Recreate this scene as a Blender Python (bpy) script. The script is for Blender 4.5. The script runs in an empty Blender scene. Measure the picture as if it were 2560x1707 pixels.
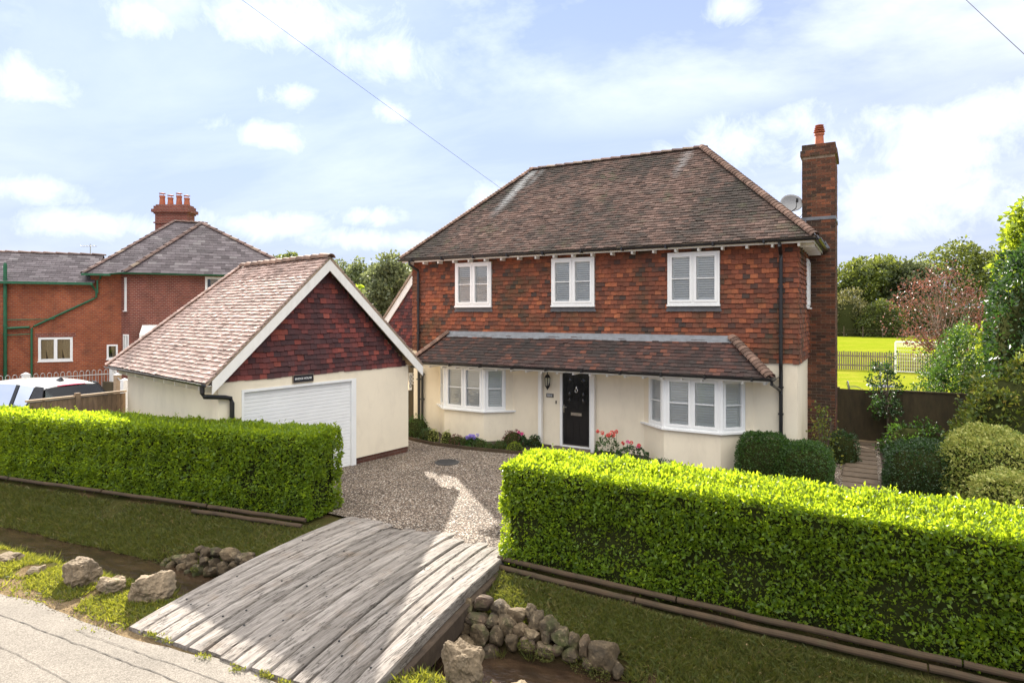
import bpy, math, random
import numpy as np
from mathutils import Vector, Matrix, noise

# ------------------------------------------------------------------ camera, light, sky
scn = bpy.context.scene
COL = scn.collection
rad = math.radians
CAM = Vector((6.657, -15.217, 3.6))
cam = bpy.data.objects.new('camera', bpy.data.cameras.new('camera'))
COL.objects.link(cam)
cam.location = CAM
cam.rotation_euler = (rad(90), 0, rad(29.556))
cam.data.sensor_width = 36.0
cam.data.lens = 21.94
cam.data.shift_y = -0.0273
cam.data.clip_start = 0.1
cam.data.clip_end = 3000
scn.camera = cam

SUN = Vector((-1.311, 1.176, 1.0)).normalized()
sun = bpy.data.objects.new('sun', bpy.data.lights.new('sun', 'SUN'))
COL.objects.link(sun)
sun.data.energy = 5.0
sun.data.angle = rad(0.55)
sun.data.color = (1.0, 0.93, 0.82)
sun.rotation_euler = SUN.to_track_quat('Z', 'Y').to_euler()
sun.location = (-30, 30, 40)

scn.view_settings.view_transform = 'Standard'
scn.view_settings.look = 'None'
scn.view_settings.exposure = 1.55
scn.view_settings.gamma = 1.0
scn.view_settings.use_curve_mapping = False
scn.cycles.max_bounces = 8
scn.cycles.diffuse_bounces = 4
scn.cycles.transparent_max_bounces = 12
scn.cycles.use_denoising = True


# ------------------------------------------------------------------ node helpers
def nd(nt, t, ins=None, **kw):
    n = nt.nodes.new('ShaderNode' + t)
    for k, v in kw.items():
        setattr(n, k, v)
    for k, v in (ins or {}).items():
        s = n.inputs[k]
        if isinstance(v, bpy.types.NodeSocket):
            nt.links.new(v, s)
        else:
            s.default_value = v
    return n


def c4(c):
    return (c[0], c[1], c[2], 1.0)


def mixc(nt, fac, a, b, blend='MIX'):
    n = nt.nodes.new('ShaderNodeMix')
    n.data_type = 'RGBA'
    n.blend_type = blend
    for i, v in ((0, fac), (6, a), (7, b)):
        if isinstance(v, bpy.types.NodeSocket):
            nt.links.new(v, n.inputs[i])
        else:
            n.inputs[i].default_value = c4(v) if i else v
    return n.outputs[2]


def mth(nt, op, a, b=0.0, c=0.0, clamp=False):
    n = nt.nodes.new('ShaderNodeMath')
    n.operation = op
    n.use_clamp = clamp
    for i, v in ((0, a), (1, b), (2, c)):
        if isinstance(v, bpy.types.NodeSocket):
            nt.links.new(v, n.inputs[i])
        else:
            n.inputs[i].default_value = v
    return n.outputs[0]


def ramp(nt, fac, stops, interp='LINEAR'):
    n = nt.nodes.new('ShaderNodeValToRGB')
    cr = n.color_ramp
    cr.interpolation = interp
    while len(cr.elements) > 1:
        cr.elements.remove(cr.elements[-1])
    cr.elements[0].position = stops[0][0]
    cr.elements[0].color = c4(stops[0][1])
    for p, c in stops[1:]:
        e = cr.elements.new(p)
        e.color = c4(c)
    nt.links.new(fac, n.inputs[0])
    return n.outputs[0]


def rng_map(nt, v, a, b, c=0.0, d=1.0):
    n = nd(nt, 'MapRange', {0: v, 1: a, 2: b, 3: c, 4: d})
    n.clamp = True
    return n.outputs[0]


def pos(nt, scale=(1, 1, 1), rot=(0, 0, 0), loc=(0, 0, 0)):
    g = nd(nt, 'NewGeometry')
    m = nd(nt, 'Mapping', {0: g.outputs['Position'], 'Scale': scale, 'Rotation': rot, 'Location': loc})
    return m.outputs[0]


def noi(nt, vec, scale=5.0, detail=4.0, rough=0.6, dist=0.0):
    n = nd(nt, 'TexNoise', {'Vector': vec, 'Scale': scale, 'Detail': detail, 'Roughness': rough, 'Distortion': dist})
    return n.outputs[0]


def newmat(name):
    m = bpy.data.materials.new(name)
    m.use_nodes = True
    nt = m.node_tree
    nt.nodes.clear()
    out = nd(nt, 'OutputMaterial')
    return m, nt, out


def finish(nt, out, col, rough=0.7, metal=0.0, spec=0.4, bump=None, bstr=0.3, bdist=0.01, coat=0.0):
    p = nd(nt, 'BsdfPrincipled')
    for k, v in (('Base Color', col), ('Roughness', rough), ('Metallic', metal), ('Specular IOR Level', spec), ('Coat Weight', coat)):
        if isinstance(v, bpy.types.NodeSocket):
            nt.links.new(v, p.inputs[k])
        else:
            p.inputs[k].default_value = c4(v) if k == 'Base Color' else v
    if bump is not None:
        b = nd(nt, 'Bump', {'Height': bump, 'Strength': bstr, 'Distance': bdist})
        nt.links.new(b.outputs[0], p.inputs['Normal'])
    nt.links.new(p.outputs[0], out.inputs[0])
    return p


def m_plain(name, col, rough=0.6, metal=0.0, var=0.12, scale=3.0, bstr=0.0, bscale=60.0, bdist=0.004, spec=0.4, coat=0.0, dirt=None, dirt_amt=0.3, streak=False):
    """one colour with uneven weathering and a fine relief"""
    m, nt, out = newmat(name)
    v = pos(nt, (1, 1, 0.25) if streak else (1, 1, 1))
    a = noi(nt, v, scale, 6, 0.65)
    k = rng_map(nt, a, 0.3, 0.7, 1 - var, 1 + var)
    col2 = mixc(nt, 1.0, col, (1, 1, 1), 'MULTIPLY')
    cc = nd(nt, 'CombineColor', {0: k, 1: k, 2: k})
    col2 = mixc(nt, 1.0, col, cc.outputs[0], 'MULTIPLY')
    if dirt is not None:
        dn = rng_map(nt, noi(nt, pos(nt, (1, 1, 0.35)), scale * 2.3, 8, 0.7), 0.5, 0.72, 0, dirt_amt)
        col2 = mixc(nt, dn, col2, dirt)
    b = noi(nt, pos(nt), bscale, 4, 0.6) if bstr > 0 else None
    r = rng_map(nt, a, 0.3, 0.7, max(rough - 0.07, 0.02), min(rough + 0.07, 1))
    finish(nt, out, col2, r, metal, spec, b, bstr, bdist, coat)
    return m


def piece_rnd(nt):
    g = nd(nt, 'NewGeometry')
    o = nd(nt, 'ObjectInfo')
    return mth(nt, 'FRACT', mth(nt, 'ADD', g.outputs['Random Per Island'], o.outputs['Random']))


def m_pieces(name, stops, rough=0.8, stains=(), bstr=0.35, bscale=45, grain=0.2, spec=0.3, streaks=()):
    """every tile, brick, stone or slate gets a colour of its own from the stops; stains are (colour, scale, lo, hi, amount, stretch)"""
    m, nt, out = newmat(name)
    r = piece_rnd(nt)
    col = ramp(nt, r, stops, 'LINEAR')
    r2 = mth(nt, 'FRACT', mth(nt, 'MULTIPLY', r, 17.31))
    k = rng_map(nt, r2, 0, 1, 0.78, 1.2)
    g = noi(nt, pos(nt), 28, 5, 0.7)
    k = mth(nt, 'MULTIPLY', k, rng_map(nt, g, 0.25, 0.75, 1 - grain, 1 + grain))
    col = mixc(nt, 1.0, col, nd(nt, 'CombineColor', {0: k, 1: k, 2: k}).outputs[0], 'MULTIPLY')
    for i, (sc, scale, lo, hi, amt, stretch) in enumerate(stains):
        n = noi(nt, pos(nt, stretch, loc=(i * 7.3, i * 3.1, 0)), scale, 7, 0.62)
        n = mth(nt, 'ADD', n, mth(nt, 'MULTIPLY', mth(nt, 'SUBTRACT', r2, 0.5), 0.12))
        col = mixc(nt, rng_map(nt, n, lo, hi, 0, amt), col, sc)
    for x0, z0, x1, z1, w, sc, amt in streaks:
        # rain-washed streak from (x0, z0) down to (x1, z1)
        sp = nd(nt, 'SeparateXYZ', {0: pos(nt)})
        t = rng_map(nt, sp.outputs[2], z0, z1, 0, 1)
        dx = mth(nt, 'ABSOLUTE', mth(nt, 'SUBTRACT', sp.outputs[0], mth(nt, 'ADD', x0, mth(nt, 'MULTIPLY', t, x1 - x0))))
        n = noi(nt, pos(nt, (1, 1, 0.3)), 5, 6, 0.7)
        k = rng_map(nt, mth(nt, 'ADD', dx, mth(nt, 'MULTIPLY', mth(nt, 'SUBTRACT', n, 0.5), .35)), 0.0, w * 1.6, 1, 0)
        k = mth(nt, 'MULTIPLY', k, mth(nt, 'MULTIPLY', rng_map(nt, t, .55, 1, amt, 0), rng_map(nt, t, 0, .02, 0, 1)))
        col = mixc(nt, k, col, sc)
    b = noi(nt, pos(nt), bscale, 5, 0.65)
    finish(nt, out, col, rough, 0, spec, b, bstr, 0.006)
    return m


def m_leaf(name, stops, trans=(0.3, 0.45, 0.03), tf=0.4, rough=0.42, spec=0.5, shine=0.12):
    m, nt, out = newmat(name)
    r = nd(nt, 'NewGeometry').outputs['Random Per Island']
    big = noi(nt, pos(nt), 1.7, 3, 0.5)
    rr = mth(nt, 'ADD', mth(nt, 'MULTIPLY', r, 0.75), mth(nt, 'MULTIPLY', big, 0.3), clamp=True)
    col = ramp(nt, rr, stops)
    p = nd(nt, 'BsdfPrincipled', {'Base Color': col, 'Roughness': rough, 'Specular IOR Level': spec})
    tcol = mixc(nt, 0.75, col, trans)
    k = rng_map(nt, r, 0, 1, 0.65, 1.3)
    tcol = mixc(nt, 1.0, tcol, nd(nt, 'CombineColor', {0: k, 1: k, 2: k}).outputs[0], 'MULTIPLY')
    t = nd(nt, 'BsdfTranslucent', {'Color': tcol})
    mx = nd(nt, 'MixShader', {0: tf, 1: p.outputs[0], 2: t.outputs[0]})
    nt.links.new(mx.outputs[0], out.inputs[0])
    return m


# ------------------------------------------------------------------ sky
W = bpy.data.worlds.new('World')
scn.world = W
W.use_nodes = True
wn = W.node_tree
wn.nodes.clear()
SKY_STRENGTH = 0.11
CLOUD = (13.0, 12.6, 11.9)
HAZE = (2.08, 2.22, 2.74)
sky = nd(wn, 'TexSky', sky_type='NISHITA')
sky.sun_disc = False
sky.sun_elevation = math.asin(SUN.z)
sky.sun_rotation = math.atan2(SUN.x, SUN.y)
sky.altitude = 50
sky.air_density = 0.6
sky.dust_density = 0.0
sky.ozone_density = 3.5
tc = nd(wn, 'TexCoord').outputs['Generated']
sep = nd(wn, 'SeparateXYZ', {0: tc})
up = mth(wn, 'MAXIMUM', sep.outputs[2], 0.0)
inv = mth(wn, 'DIVIDE', 1.0, mth(wn, 'ADD', up, 0.12))
pv = nd(wn, 'CombineXYZ', {0: mth(wn, 'MULTIPLY', sep.outputs[0], inv), 1: mth(wn, 'MULTIPLY', sep.outputs[1], inv), 2: 0.0}).outputs[0]
# thin high veil over the whole sky
veil = noi(wn, nd(wn, 'Mapping', {0: pv, 'Scale': (0.55, 1.1, 1), 'Rotation': (0, 0, 0.5)}).outputs[0], 1.1, 8, 0.58, 0.3)
veil = mth(wn, 'MULTIPLY', rng_map(wn, veil, 0.42, 0.74, 0.0, 0.10), rng_map(wn, up, 0.0, 0.5, 0.35, 1.0))
# bright clouds added high overhead for fill light, fading out lower down
puff = noi(wn, nd(wn, 'Mapping', {0: pv, 'Scale': (0.5, 0.5, 1), 'Location': (15.8, 16.8, 0)}).outputs[0], 1.0, 9, 0.58, 0.2)
puff = mth(wn, 'MULTIPLY', rng_map(wn, puff, 0.42, 0.60, 0, 0.95), rng_map(wn, up, 0.26, 0.66, 0.0, 1.0))
# the clouds one can tell apart: (direction x, y, z, half width, half height)
wob = nd(wn, 'TexNoise', {'Vector': tc, 'Scale': 13.0, 'Detail': 9.0, 'Roughness': 0.66, 'Distortion': 0.4})
CLOUDS = [(-0.680, 0.613, 0.403, 0.15, 0.045), (-0.635, 0.675, 0.377, 0.1, 0.04), (-0.794, 0.475, 0.381, 0.062, 0.035),
          (-0.887, 0.366, 0.280, 0.07, 0.034), (-0.720, 0.620, 0.312, 0.045, 0.022), (-0.621, 0.724, 0.302, 0.036, 0.02),
          (-0.754, 0.605, 0.255, 0.065, 0.024), (-0.149, 0.956, 0.252, 0.11, 0.046), (-0.051, 0.973, 0.225, 0.07, 0.03),
          (0.112, 0.964, 0.243, 0.14, 0.05), (0.088, 0.974, 0.208, 0.1, 0.03), (-0.913, 0.377, 0.156, 0.06, 0.02),
          (0.031, 0.988, 0.153, 0.15, 0.05), (-0.507, 0.843, 0.179, 0.07, 0.035), (-0.780, 0.612, 0.131, 0.1, 0.022),
          (-0.660, 0.736, 0.151, 0.06, 0.02), (-0.889, 0.443, 0.118, 0.09, 0.02), (-0.160, 0.894, 0.419, 0.035, 0.02),
          (-0.667, 0.736, 0.114, 0.12, 0.02)]
mask = None
for dx, dy, dz, hw, hh in CLOUDS:
    sb = nd(wn, 'VectorMath', {0: tc, 1: (dx, dy, dz)}, operation='SUBTRACT').outputs[0]
    sc = nd(wn, 'VectorMath', {0: sb, 1: (1 / hw, 1 / hw, 1 / hh)}, operation='MULTIPLY').outputs[0]
    ln = nd(wn, 'VectorMath', {0: sc}, operation='LENGTH').outputs['Value']
    v = mth(wn, 'SUBTRACT', 1.0, ln)
    mask = v if mask is None else mth(wn, 'MAXIMUM', mask, v)
mask = mth(wn, 'ADD', mask, mth(wn, 'MULTIPLY', mth(wn, 'SUBTRACT', wob.outputs[0], 0.5), 3.3))
mask = rng_map(wn, mask, -0.15, 0.95, 0, 0.15)
cl = mth(wn, 'MAXIMUM', mask, puff)
cl = mth(wn, 'MAXIMUM', cl, veil)
# pale summer haze that thickens evenly towards the horizon
hz = rng_map(wn, up, 0.02, 0.5, 0.985, 0.56)
skyb = mixc(wn, hz, sky.outputs[0], HAZE)
skyc = mixc(wn, cl, skyb, CLOUD)
bg = nd(wn, 'Background', {0: skyc, 1: SKY_STRENGTH})
wo = nd(wn, 'OutputWorld')
wn.links.new(bg.outputs[0], wo.inputs[0])

# ------------------------------------------------------------------ mesh helpers
R = random.Random(11)
G = np.random.default_rng(5)
WM = {}          # world matrix of every object used as a parent


def link(o, parent=None, mw=None):
    COL.objects.link(o)
    mw = mw or Matrix.Identity(4)
    WM[o.name] = mw
    if parent is not None:
        o.parent = parent
        o.matrix_parent_inverse = WM[parent.name].inverted()
    o.matrix_basis = mw
    return o


def thing(name, label, cat, loc, group=None):
    o = bpy.data.objects.new(name, None)
    o.empty_display_size = 0.2
    link(o, None, Matrix.Translation(loc))
    return tag(o, label, cat, group)


def tag(o, label=None, cat=None, group=None, kind=None):
    for k, v in (('label', label), ('category', cat), ('group', group), ('kind', kind)):
        if v:
            o[k] = v
    return o


class MB:
    def __init__(s):
        s.v = []
        s.f = []

    def add(s, vs, fs):
        o = len(s.v)
        s.v += [tuple(v) for v in vs]
        s.f += [tuple(i + o for i in f) for f in fs]
        return s

    def hexa(s, p):   # p: 8 points, bottom four then top four, both counter-clockwise from above
        return s.add(p, [(3, 2, 1, 0), (4, 5, 6, 7), (0, 1, 5, 4), (1, 2, 6, 5), (2, 3, 7, 6), (3, 0, 4, 7)])

    def box(s, x0, y0, z0, x1, y1, z1, fr=None):
        p = [(x0, y0, z0), (x1, y0, z0), (x1, y1, z0), (x0, y1, z0), (x0, y0, z1), (x1, y0, z1), (x1, y1, z1), (x0, y1, z1)]
        if fr:
            p = [fr(*q) for q in p]
        return s.hexa(p)

    def prism(s, poly, z0, z1, fr=None):
        n = len(poly)
        p = [(x, y, z0) for x, y in poly] + [(x, y, z1) for x, y in poly]
        if fr:
            p = [fr(*q) for q in p]
        return s.add(p, [tuple(range(n - 1, -1, -1)), tuple(range(n, 2 * n))] + [(i, (i + 1) % n, (i + 1) % n + n, i + n) for i in range(n)])

    def tube(s, path, r, n=8, cap=True):
        path = [Vector(p) for p in path]
        rs = r if isinstance(r, (list, tuple)) else [r] * len(path)
        rings = []
        for i, p in enumerate(path):
            a = path[max(i - 1, 0)]
            b = path[min(i + 1, len(path) - 1)]
            d = (b - a)
            if d.length < 1e-9:
                d = Vector((0, 0, 1))
            d.normalize()
            ref = Vector((0, 0, 1)) if abs(d.z) < 0.9 else Vector((1, 0, 0))
            x = d.cross(ref).normalized()
            y = d.cross(x)
            rings.append([p + (x * math.cos(2 * math.pi * k / n) + y * math.sin(2 * math.pi * k / n)) * rs[i] for k in range(n)])
        vs = [v for q in rings for v in q]
        fs = []
        for i in range(len(path) - 1):
            for k in range(n):
                a, b = i * n + k, i * n + (k + 1) % n
                fs.append((a, b, b + n, a + n))
        if cap:
            fs.append(tuple(range(n - 1, -1, -1)))
            fs.append(tuple(range((len(path) - 1) * n, len(path) * n)))
        return s.add(vs, fs)

    def lathe(s, prof, c, n=16):
        c = Vector(c)
        vs = [c + Vector((r * math.cos(2 * math.pi * k / n), r * math.sin(2 * math.pi * k / n), z)) for r, z in prof for k in range(n)]
        fs = []
        for i in range(len(prof) - 1):
            for k in range(n):
                a, b = i * n + k, i * n + (k + 1) % n
                fs.append((a, b, b + n, a + n))
        fs.append(tuple(range(n - 1, -1, -1)))
        fs.append(tuple(range((len(prof) - 1) * n, len(prof) * n)))
        return s.add(vs, fs)

    def build(s, name, mat, parent=None, smooth=False, label=None):
        v = s.v
        mw = Matrix.Identity(4)
        if parent is None and v:
            a = np.array(v)
            lo, hi = a.min(0), a.max(0)
            c = np.array([(lo[0] + hi[0]) / 2, (lo[1] + hi[1]) / 2, lo[2]])
            v = (a - c).tolist()
            mw = Matrix.Translation(c)
        me = bpy.data.meshes.new(name)
        me.from_pydata(v, [], s.f)
        me.materials.append(mat)
        if smooth:
            me.polygons.foreach_set('use_smooth', [True] * len(me.polygons))
        me.update()
        o = bpy.data.objects.new(name, me)
        link(o, parent, mw)
        if label:
            o['label'] = label
        return o


def np_mesh(name, V, F, mat, parent=None, smooth=False):
    """V (n,3), F (m,k) arrays -> one object"""
    me = bpy.data.meshes.new(name)
    n, (m, k) = len(V), F.shape
    me.vertices.add(n)
    me.vertices.foreach_set('co', np.ascontiguousarray(V, dtype=np.float32).ravel())
    me.loops.add(m * k)
    me.loops.foreach_set('vertex_index', np.ascontiguousarray(F, dtype=np.int32).ravel())
    me.polygons.add(m)
    me.polygons.foreach_set('loop_start', np.arange(0, m * k, k, dtype=np.int32))
    me.polygons.foreach_set('use_smooth', np.full(m, bool(smooth)))
    me.materials.append(mat)
    me.update(calc_edges=True)
    o = bpy.data.objects.new(name, me)
    return link(o, parent)


def bx(name, mat, parent, *boxes, fr=None, smooth=False):
    m = MB()
    for b in boxes:
        m.box(*b, fr=fr)
    return m.build(name, mat, parent, smooth)


def frame(o, ex, ey):
    o, ex, ey = Vector(o), Vector((ex[0], ex[1], 0)), Vector((ey[0], ey[1], 0))
    return lambda x, y, z: o + ex * x + ey * y + Vector((0, 0, z))


# unit tile: x -0.5..0.5, y 0..1 (up the slope), z 0..1 (out of the wall)
UB_V = np.array([(-.5, 0, 0), (.5, 0, 0), (.5, 1, 0), (-.5, 1, 0), (-.5, 0, 1), (.5, 0, 1), (.5, 1, 1), (-.5, 1, 1)], float)
UB_F = np.array([(3, 2, 1, 0), (4, 5, 6, 7), (0, 1, 5, 4), (1, 2, 6, 5), (2, 3, 7, 6), (3, 0, 4, 7)])
# half-round ridge or bonnet tile: along y 0..1, arch over x, radius 1 at the low end
_a = [math.pi * k / 7 for k in range(8)]
HR_V = np.array([(math.cos(t) * r, y, math.sin(t) * r * .9) for y, r in ((0, 1.0), (1, .86)) for t in _a] +
                [(math.cos(t) * r, y, math.sin(t) * r * .9) for y, r in ((0, .84), (1, .72)) for t in _a], float)
_f = []
for _k in range(7):
    _f += [(_k, _k + 1, _k + 9, _k + 8), (_k + 16, _k + 24, _k + 25, _k + 17), (_k, _k + 16, _k + 17, _k + 1), (_k + 8, _k + 9, _k + 25, _k + 24)]
_f += [(0, 8, 24, 16), (7, 23, 31, 15)]
HR_F = np.array(_f)
_piece_mesh = {}


def pieces(parent, name, mats, mat, V=UB_V, F=UB_F, limit=300, smooth=False):
    """mats: list of 4x4 arrays. The nearest `limit` become objects that share one mesh, the rest one joined part."""
    if not mats:
        return
    A = np.array(mats)
    c = np.array(CAM)
    A = A[np.argsort(np.linalg.norm(A[:, :3, 3] - c, axis=1))]
    key = (name, mat.name, len(V))
    if key not in _piece_mesh:
        me = bpy.data.meshes.new(name)
        me.from_pydata(V.tolist(), [], F.tolist())
        me.materials.append(mat)
        if smooth:
            me.polygons.foreach_set('use_smooth', [True] * len(me.polygons))
        _piece_mesh[key] = me
    me = _piece_mesh[key]
    pinv = WM[parent.name].inverted()
    for M in A[:limit]:
        o = bpy.data.objects.new(name, me)
        COL.objects.link(o)
        o.parent = parent
        o.matrix_parent_inverse = pinv
        o.matrix_basis = Matrix(M.tolist())
    rest = A[limit:]
    if len(rest):
        hom = np.c_[V, np.ones(len(V))]
        VV = np.einsum('nij,kj->nki', rest, hom)[:, :, :3].reshape(-1, 3)
        FF = (F[None] + (np.arange(len(rest)) * len(V))[:, None, None]).reshape(-1, F.shape[1])
        o = np_mesh(name, VV, FF, mat, parent, smooth)
        o['kind'] = 'stuff'


def M4(x, y, z, o):
    M = np.eye(4)
    M[:3, 0], M[:3, 1], M[:3, 2], M[:3, 3] = x, y, z, o
    return M


def tiles(poly, ex, out, w, gauge, t, lap=1.3, holes=(), jit=0.006, gap=0.004, seed=1, lift=0.0):
    """rows of overlapping tiles filling a flat convex polygon; holes are pairs of opposite 3D corners. Returns matrices."""
    rr = np.random.default_rng(seed)
    poly = np.array([tuple(p) for p in poly], float)
    ex = np.array(ex, float)
    ex /= np.linalg.norm(ex)
    n = None
    for i in range(1, len(poly) - 1):
        n = np.cross(poly[i] - poly[0], poly[i + 1] - poly[0])
        if np.linalg.norm(n) > 1e-6:
            break
    n /= np.linalg.norm(n)
    if n @ np.array(out, float) < 0:
        n = -n
    ey = np.cross(n, ex)
    if ey[2] < 0:
        ex = -ex
        ey = np.cross(n, ex)
    o = poly[0]
    P = np.c_[(poly - o) @ ex, (poly - o) @ ey]
    H = []
    for a, b in holes:
        q = np.array([((np.array(p) - o) @ ex, (np.array(p) - o) @ ey) for p in (a, b)])
        H.append((q[:, 0].min(), q[:, 1].min(), q[:, 0].max(), q[:, 1].max()))
    v0, v1 = P[:, 1].min(), P[:, 1].max()
    rows = max(1, int(round((v1 - v0) / gauge)))
    gauge = (v1 - v0) / rows
    al = math.asin(min(0.6, t * 1.2 / gauge))
    eyt = ey * math.cos(al) - n * math.sin(al)
    nt_ = n * math.cos(al) + ey * math.sin(al)
    mats = []
    for r in range(rows):
        v = v0 + r * gauge
        vm = v + gauge * 0.5
        xs = []
        for i in range(len(P)):
            a, b = P[i], P[(i + 1) % len(P)]
            if (a[1] - vm) * (b[1] - vm) < 0:
                xs.append(a[0] + (b[0] - a[0]) * (vm - a[1]) / (b[1] - a[1]))
        if len(xs) < 2:
            continue
        spans = [(min(xs), max(xs))]
        for hx0, hy0, hx1, hy1 in H:
            if hy0 - gauge * 0.45 < vm < hy1 + gauge * 0.2:
                ns = []
                for a, b in spans:
                    if hx1 <= a or hx0 >= b:
                        ns.append((a, b))
                    else:
                        if hx0 - a > 0.02:
                            ns.append((a, hx0))
                        if b - hx1 > 0.02:
                            ns.append((hx1, b))
                spans = ns
        off = (r % 2) * w * 0.5 + rr.uniform(-.012, .012)
        hgt = gauge * lap if r < rows - 1 else gauge
        for a, b in spans:
            k = math.floor((a - off) / w)
            while off + k * w < b - 0.012:
                x0, x1 = max(a, off + k * w), min(b, off + (k + 1) * w)
                k += 1
                if x1 - x0 < 0.012:
                    continue
                j = rr.normal(0, 1, 4)
                ang = j[0] * jit * 1.6
                ca, sa = math.cos(ang), math.sin(ang)
                X = ex * ca + eyt * sa
                Y = eyt * ca - ex * sa
                c = o + ex * (x0 + x1) / 2 + ey * (v + j[1] * jit) + n * (t * 1.15 + lift + abs(j[2]) * jit * .5)
                mats.append(M4(X * (x1 - x0 - gap), Y * hgt, nt_ * t * (1 + .12 * j[3]), c))
    return mats


def caps(a, b, nrm, r, step, seed=1, h=1.0, wob=0.02):
    """half-round tiles laid along a line from low end a to high end b"""
    rr = np.random.default_rng(seed)
    a, b, nrm = np.array(a, float), np.array(b, float), np.array(nrm, float)
    L = np.linalg.norm(b - a)
    d = (b - a) / L
    nrm = nrm - d * (nrm @ d)
    nrm /= np.linalg.norm(nrm)
    x = np.cross(d, nrm)
    k = max(1, int(round(L / step)))
    st = L / k
    out = []
    for i in range(k):
        tilt = 0.06 + rr.normal(0, wob)
        dd = d * math.cos(tilt) - nrm * math.sin(tilt)
        nn = nrm * math.cos(tilt) + d * math.sin(tilt)
        out.append(M4(x * r * rr.uniform(.96, 1.05), dd * st * 1.18, nn * r * h, a + d * st * i + nrm * 0.03))
    return out


def leaf_quads(P, D, L, wr=0.55, fold=0.12, rg=G):
    """P base points, D unit directions, L lengths -> rhombic folded leaves"""
    n = len(P)
    ref = rg.normal(size=(n, 3))
    S = np.cross(D, ref)
    S /= np.linalg.norm(S, axis=1)[:, None] + 1e-9
    N = np.cross(S, D)
    L = L[:, None]
    mid = P + D * L * .48
    V = np.stack([P, mid + S * L * wr / 2 + N * L * fold, P + D * L, mid - S * L * wr / 2 + N * L * fold], 1).reshape(-1, 3)
    F = np.arange(n * 4).reshape(n, 4)
    return V, F


def unit(a):
    return a / (np.linalg.norm(a, axis=1)[:, None] + 1e-9)


def vnoise(P, s, seed=0):
    """cheap smooth noise on points (sum of sines)"""
    q = P * s + seed
    return (np.sin(q[:, 0] * 1.7 + 1.3 * np.sin(q[:, 1] * 1.1)) + np.sin(q[:, 1] * 2.1 + 1.7 * np.sin(q[:, 2] * 1.3)) + np.sin(q[:, 2] * 1.9 + 1.1 * np.sin(q[:, 0] * 1.9))) / 3

# ------------------------------------------------------------------ materials
MT = {}
MT['render'] = m_plain('cream_render', (0.80, 0.71, 0.55), 0.85, var=0.05, scale=1.2, bstr=0.25, bscale=160, bdist=0.003, spec=0.2, dirt=(0.5, 0.42, 0.31), dirt_amt=0.26)
MT['white'] = m_plain('white_paint', (0.80, 0.80, 0.78), 0.4, var=0.03, spec=0.5)
MT['white_wood'] = m_plain('white_painted_wood', (0.78, 0.76, 0.71), 0.55, var=0.06, scale=5, dirt=(0.45, 0.42, 0.36), dirt_amt=0.25, streak=True)
MT['black'] = m_plain('black_plastic', (0.012, 0.012, 0.013), 0.35, var=0.2, spec=0.5)
MT['black_door'] = m_plain('black_gloss_door', (0.010, 0.010, 0.011), 0.22, var=0.1, spec=0.5, bstr=0.05, bscale=30)
MT['iron'] = m_plain('black_iron', (0.015, 0.015, 0.016), 0.45, var=0.2)
MT['chrome'] = m_plain('polished_metal', (0.75, 0.74, 0.72), 0.18, metal=1.0, var=0.05)
MT['lead'] = m_plain('grey_lead', (0.17, 0.18, 0.195), 0.5, var=0.25, scale=7, metal=0.2, bstr=0.3, bscale=25)
MT['dark_lead'] = m_plain('dark_lead', (0.10, 0.10, 0.105), 0.6, var=0.25, scale=7, bstr=0.3, bscale=25)
MT['green_paint'] = m_plain('green_pipe_paint', (0.014, 0.10, 0.045), 0.5, var=0.25, scale=6, dirt=(0.05, 0.06, 0.04), dirt_amt=0.4)
MT['terracotta'] = m_plain('terracotta', (0.36, 0.11, 0.055), 0.75, var=0.25, scale=9, bstr=0.2, dirt=(0.08, 0.06, 0.05), dirt_amt=0.5)
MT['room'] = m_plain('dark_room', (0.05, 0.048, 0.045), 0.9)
MT['curtain'] = m_plain('beige_curtain', (0.45, 0.36, 0.22), 0.9, var=0.2, scale=20)
ROOF_STAIN = [((0.045, 0.04, 0.034), 0.55, 0.46, 0.60, 0.85, (1, 1, 0.28)), ((0.05, 0.045, 0.038), 1.7, 0.5, 0.66, 0.5, (1, 1, 0.5)), ((0.09, 0.095, 0.045), 1.6, 0.58, 0.72, 0.4, (1, 1, 0.6)), ((0.34, 0.32, 0.28), 34, 0.66, 0.76, 0.6, (1, 1, 1))]
MT['roof_tile'] = m_pieces('plain_clay_roof_tile', [(0, (0.075, 0.053, 0.044)), (0.25, (0.112, 0.072, 0.057)), (0.55, (0.15, 0.094, 0.074)), (0.85, (0.195, 0.128, 0.103)), (1, (0.11, 0.084, 0.07))], 0.85, ROOF_STAIN,
                         streaks=[(-2.55, 8.15, -3.2, 6.4, .15, (0.36, 0.36, 0.35), .95), (-2.2, 8.15, -2.5, 7.4, .10, (0.34, 0.34, 0.33), .4), (2.35, 8.15, 2.15, 7.2, .12, (0.32, 0.31, 0.3), .55)])
MT['canopy_tile'] = m_pieces('dark_clay_roof_tile', [(0, (0.042, 0.030, 0.027)), (0.45, (0.066, 0.038, 0.033)), (0.8, (0.092, 0.046, 0.037)), (0.96, (0.18, 0.066, 0.04)), (1, (0.052, 0.042, 0.038))], 0.82,
                           [((0.035, 0.033, 0.03), 0.7, 0.42, 0.6, 0.7, (1, 1, 0.6)), ((0.3, 0.29, 0.25), 40, 0.68, 0.76, 0.5, (1, 1, 1))])
MT['garage_tile'] = m_pieces('pinkish_clay_roof_tile', [(0, (0.29, 0.205, 0.17)), (0.4, (0.40, 0.285, 0.24)), (0.8, (0.49, 0.36, 0.31)), (1, (0.32, 0.245, 0.21))], 0.7,
                           [((0.09, 0.07, 0.06), 1.3, 0.52, 0.68, 0.45, (1, 1, 1)), ((0.45, 0.42, 0.36), 36, 0.66, 0.76, 0.5, (1, 1, 1))])
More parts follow.
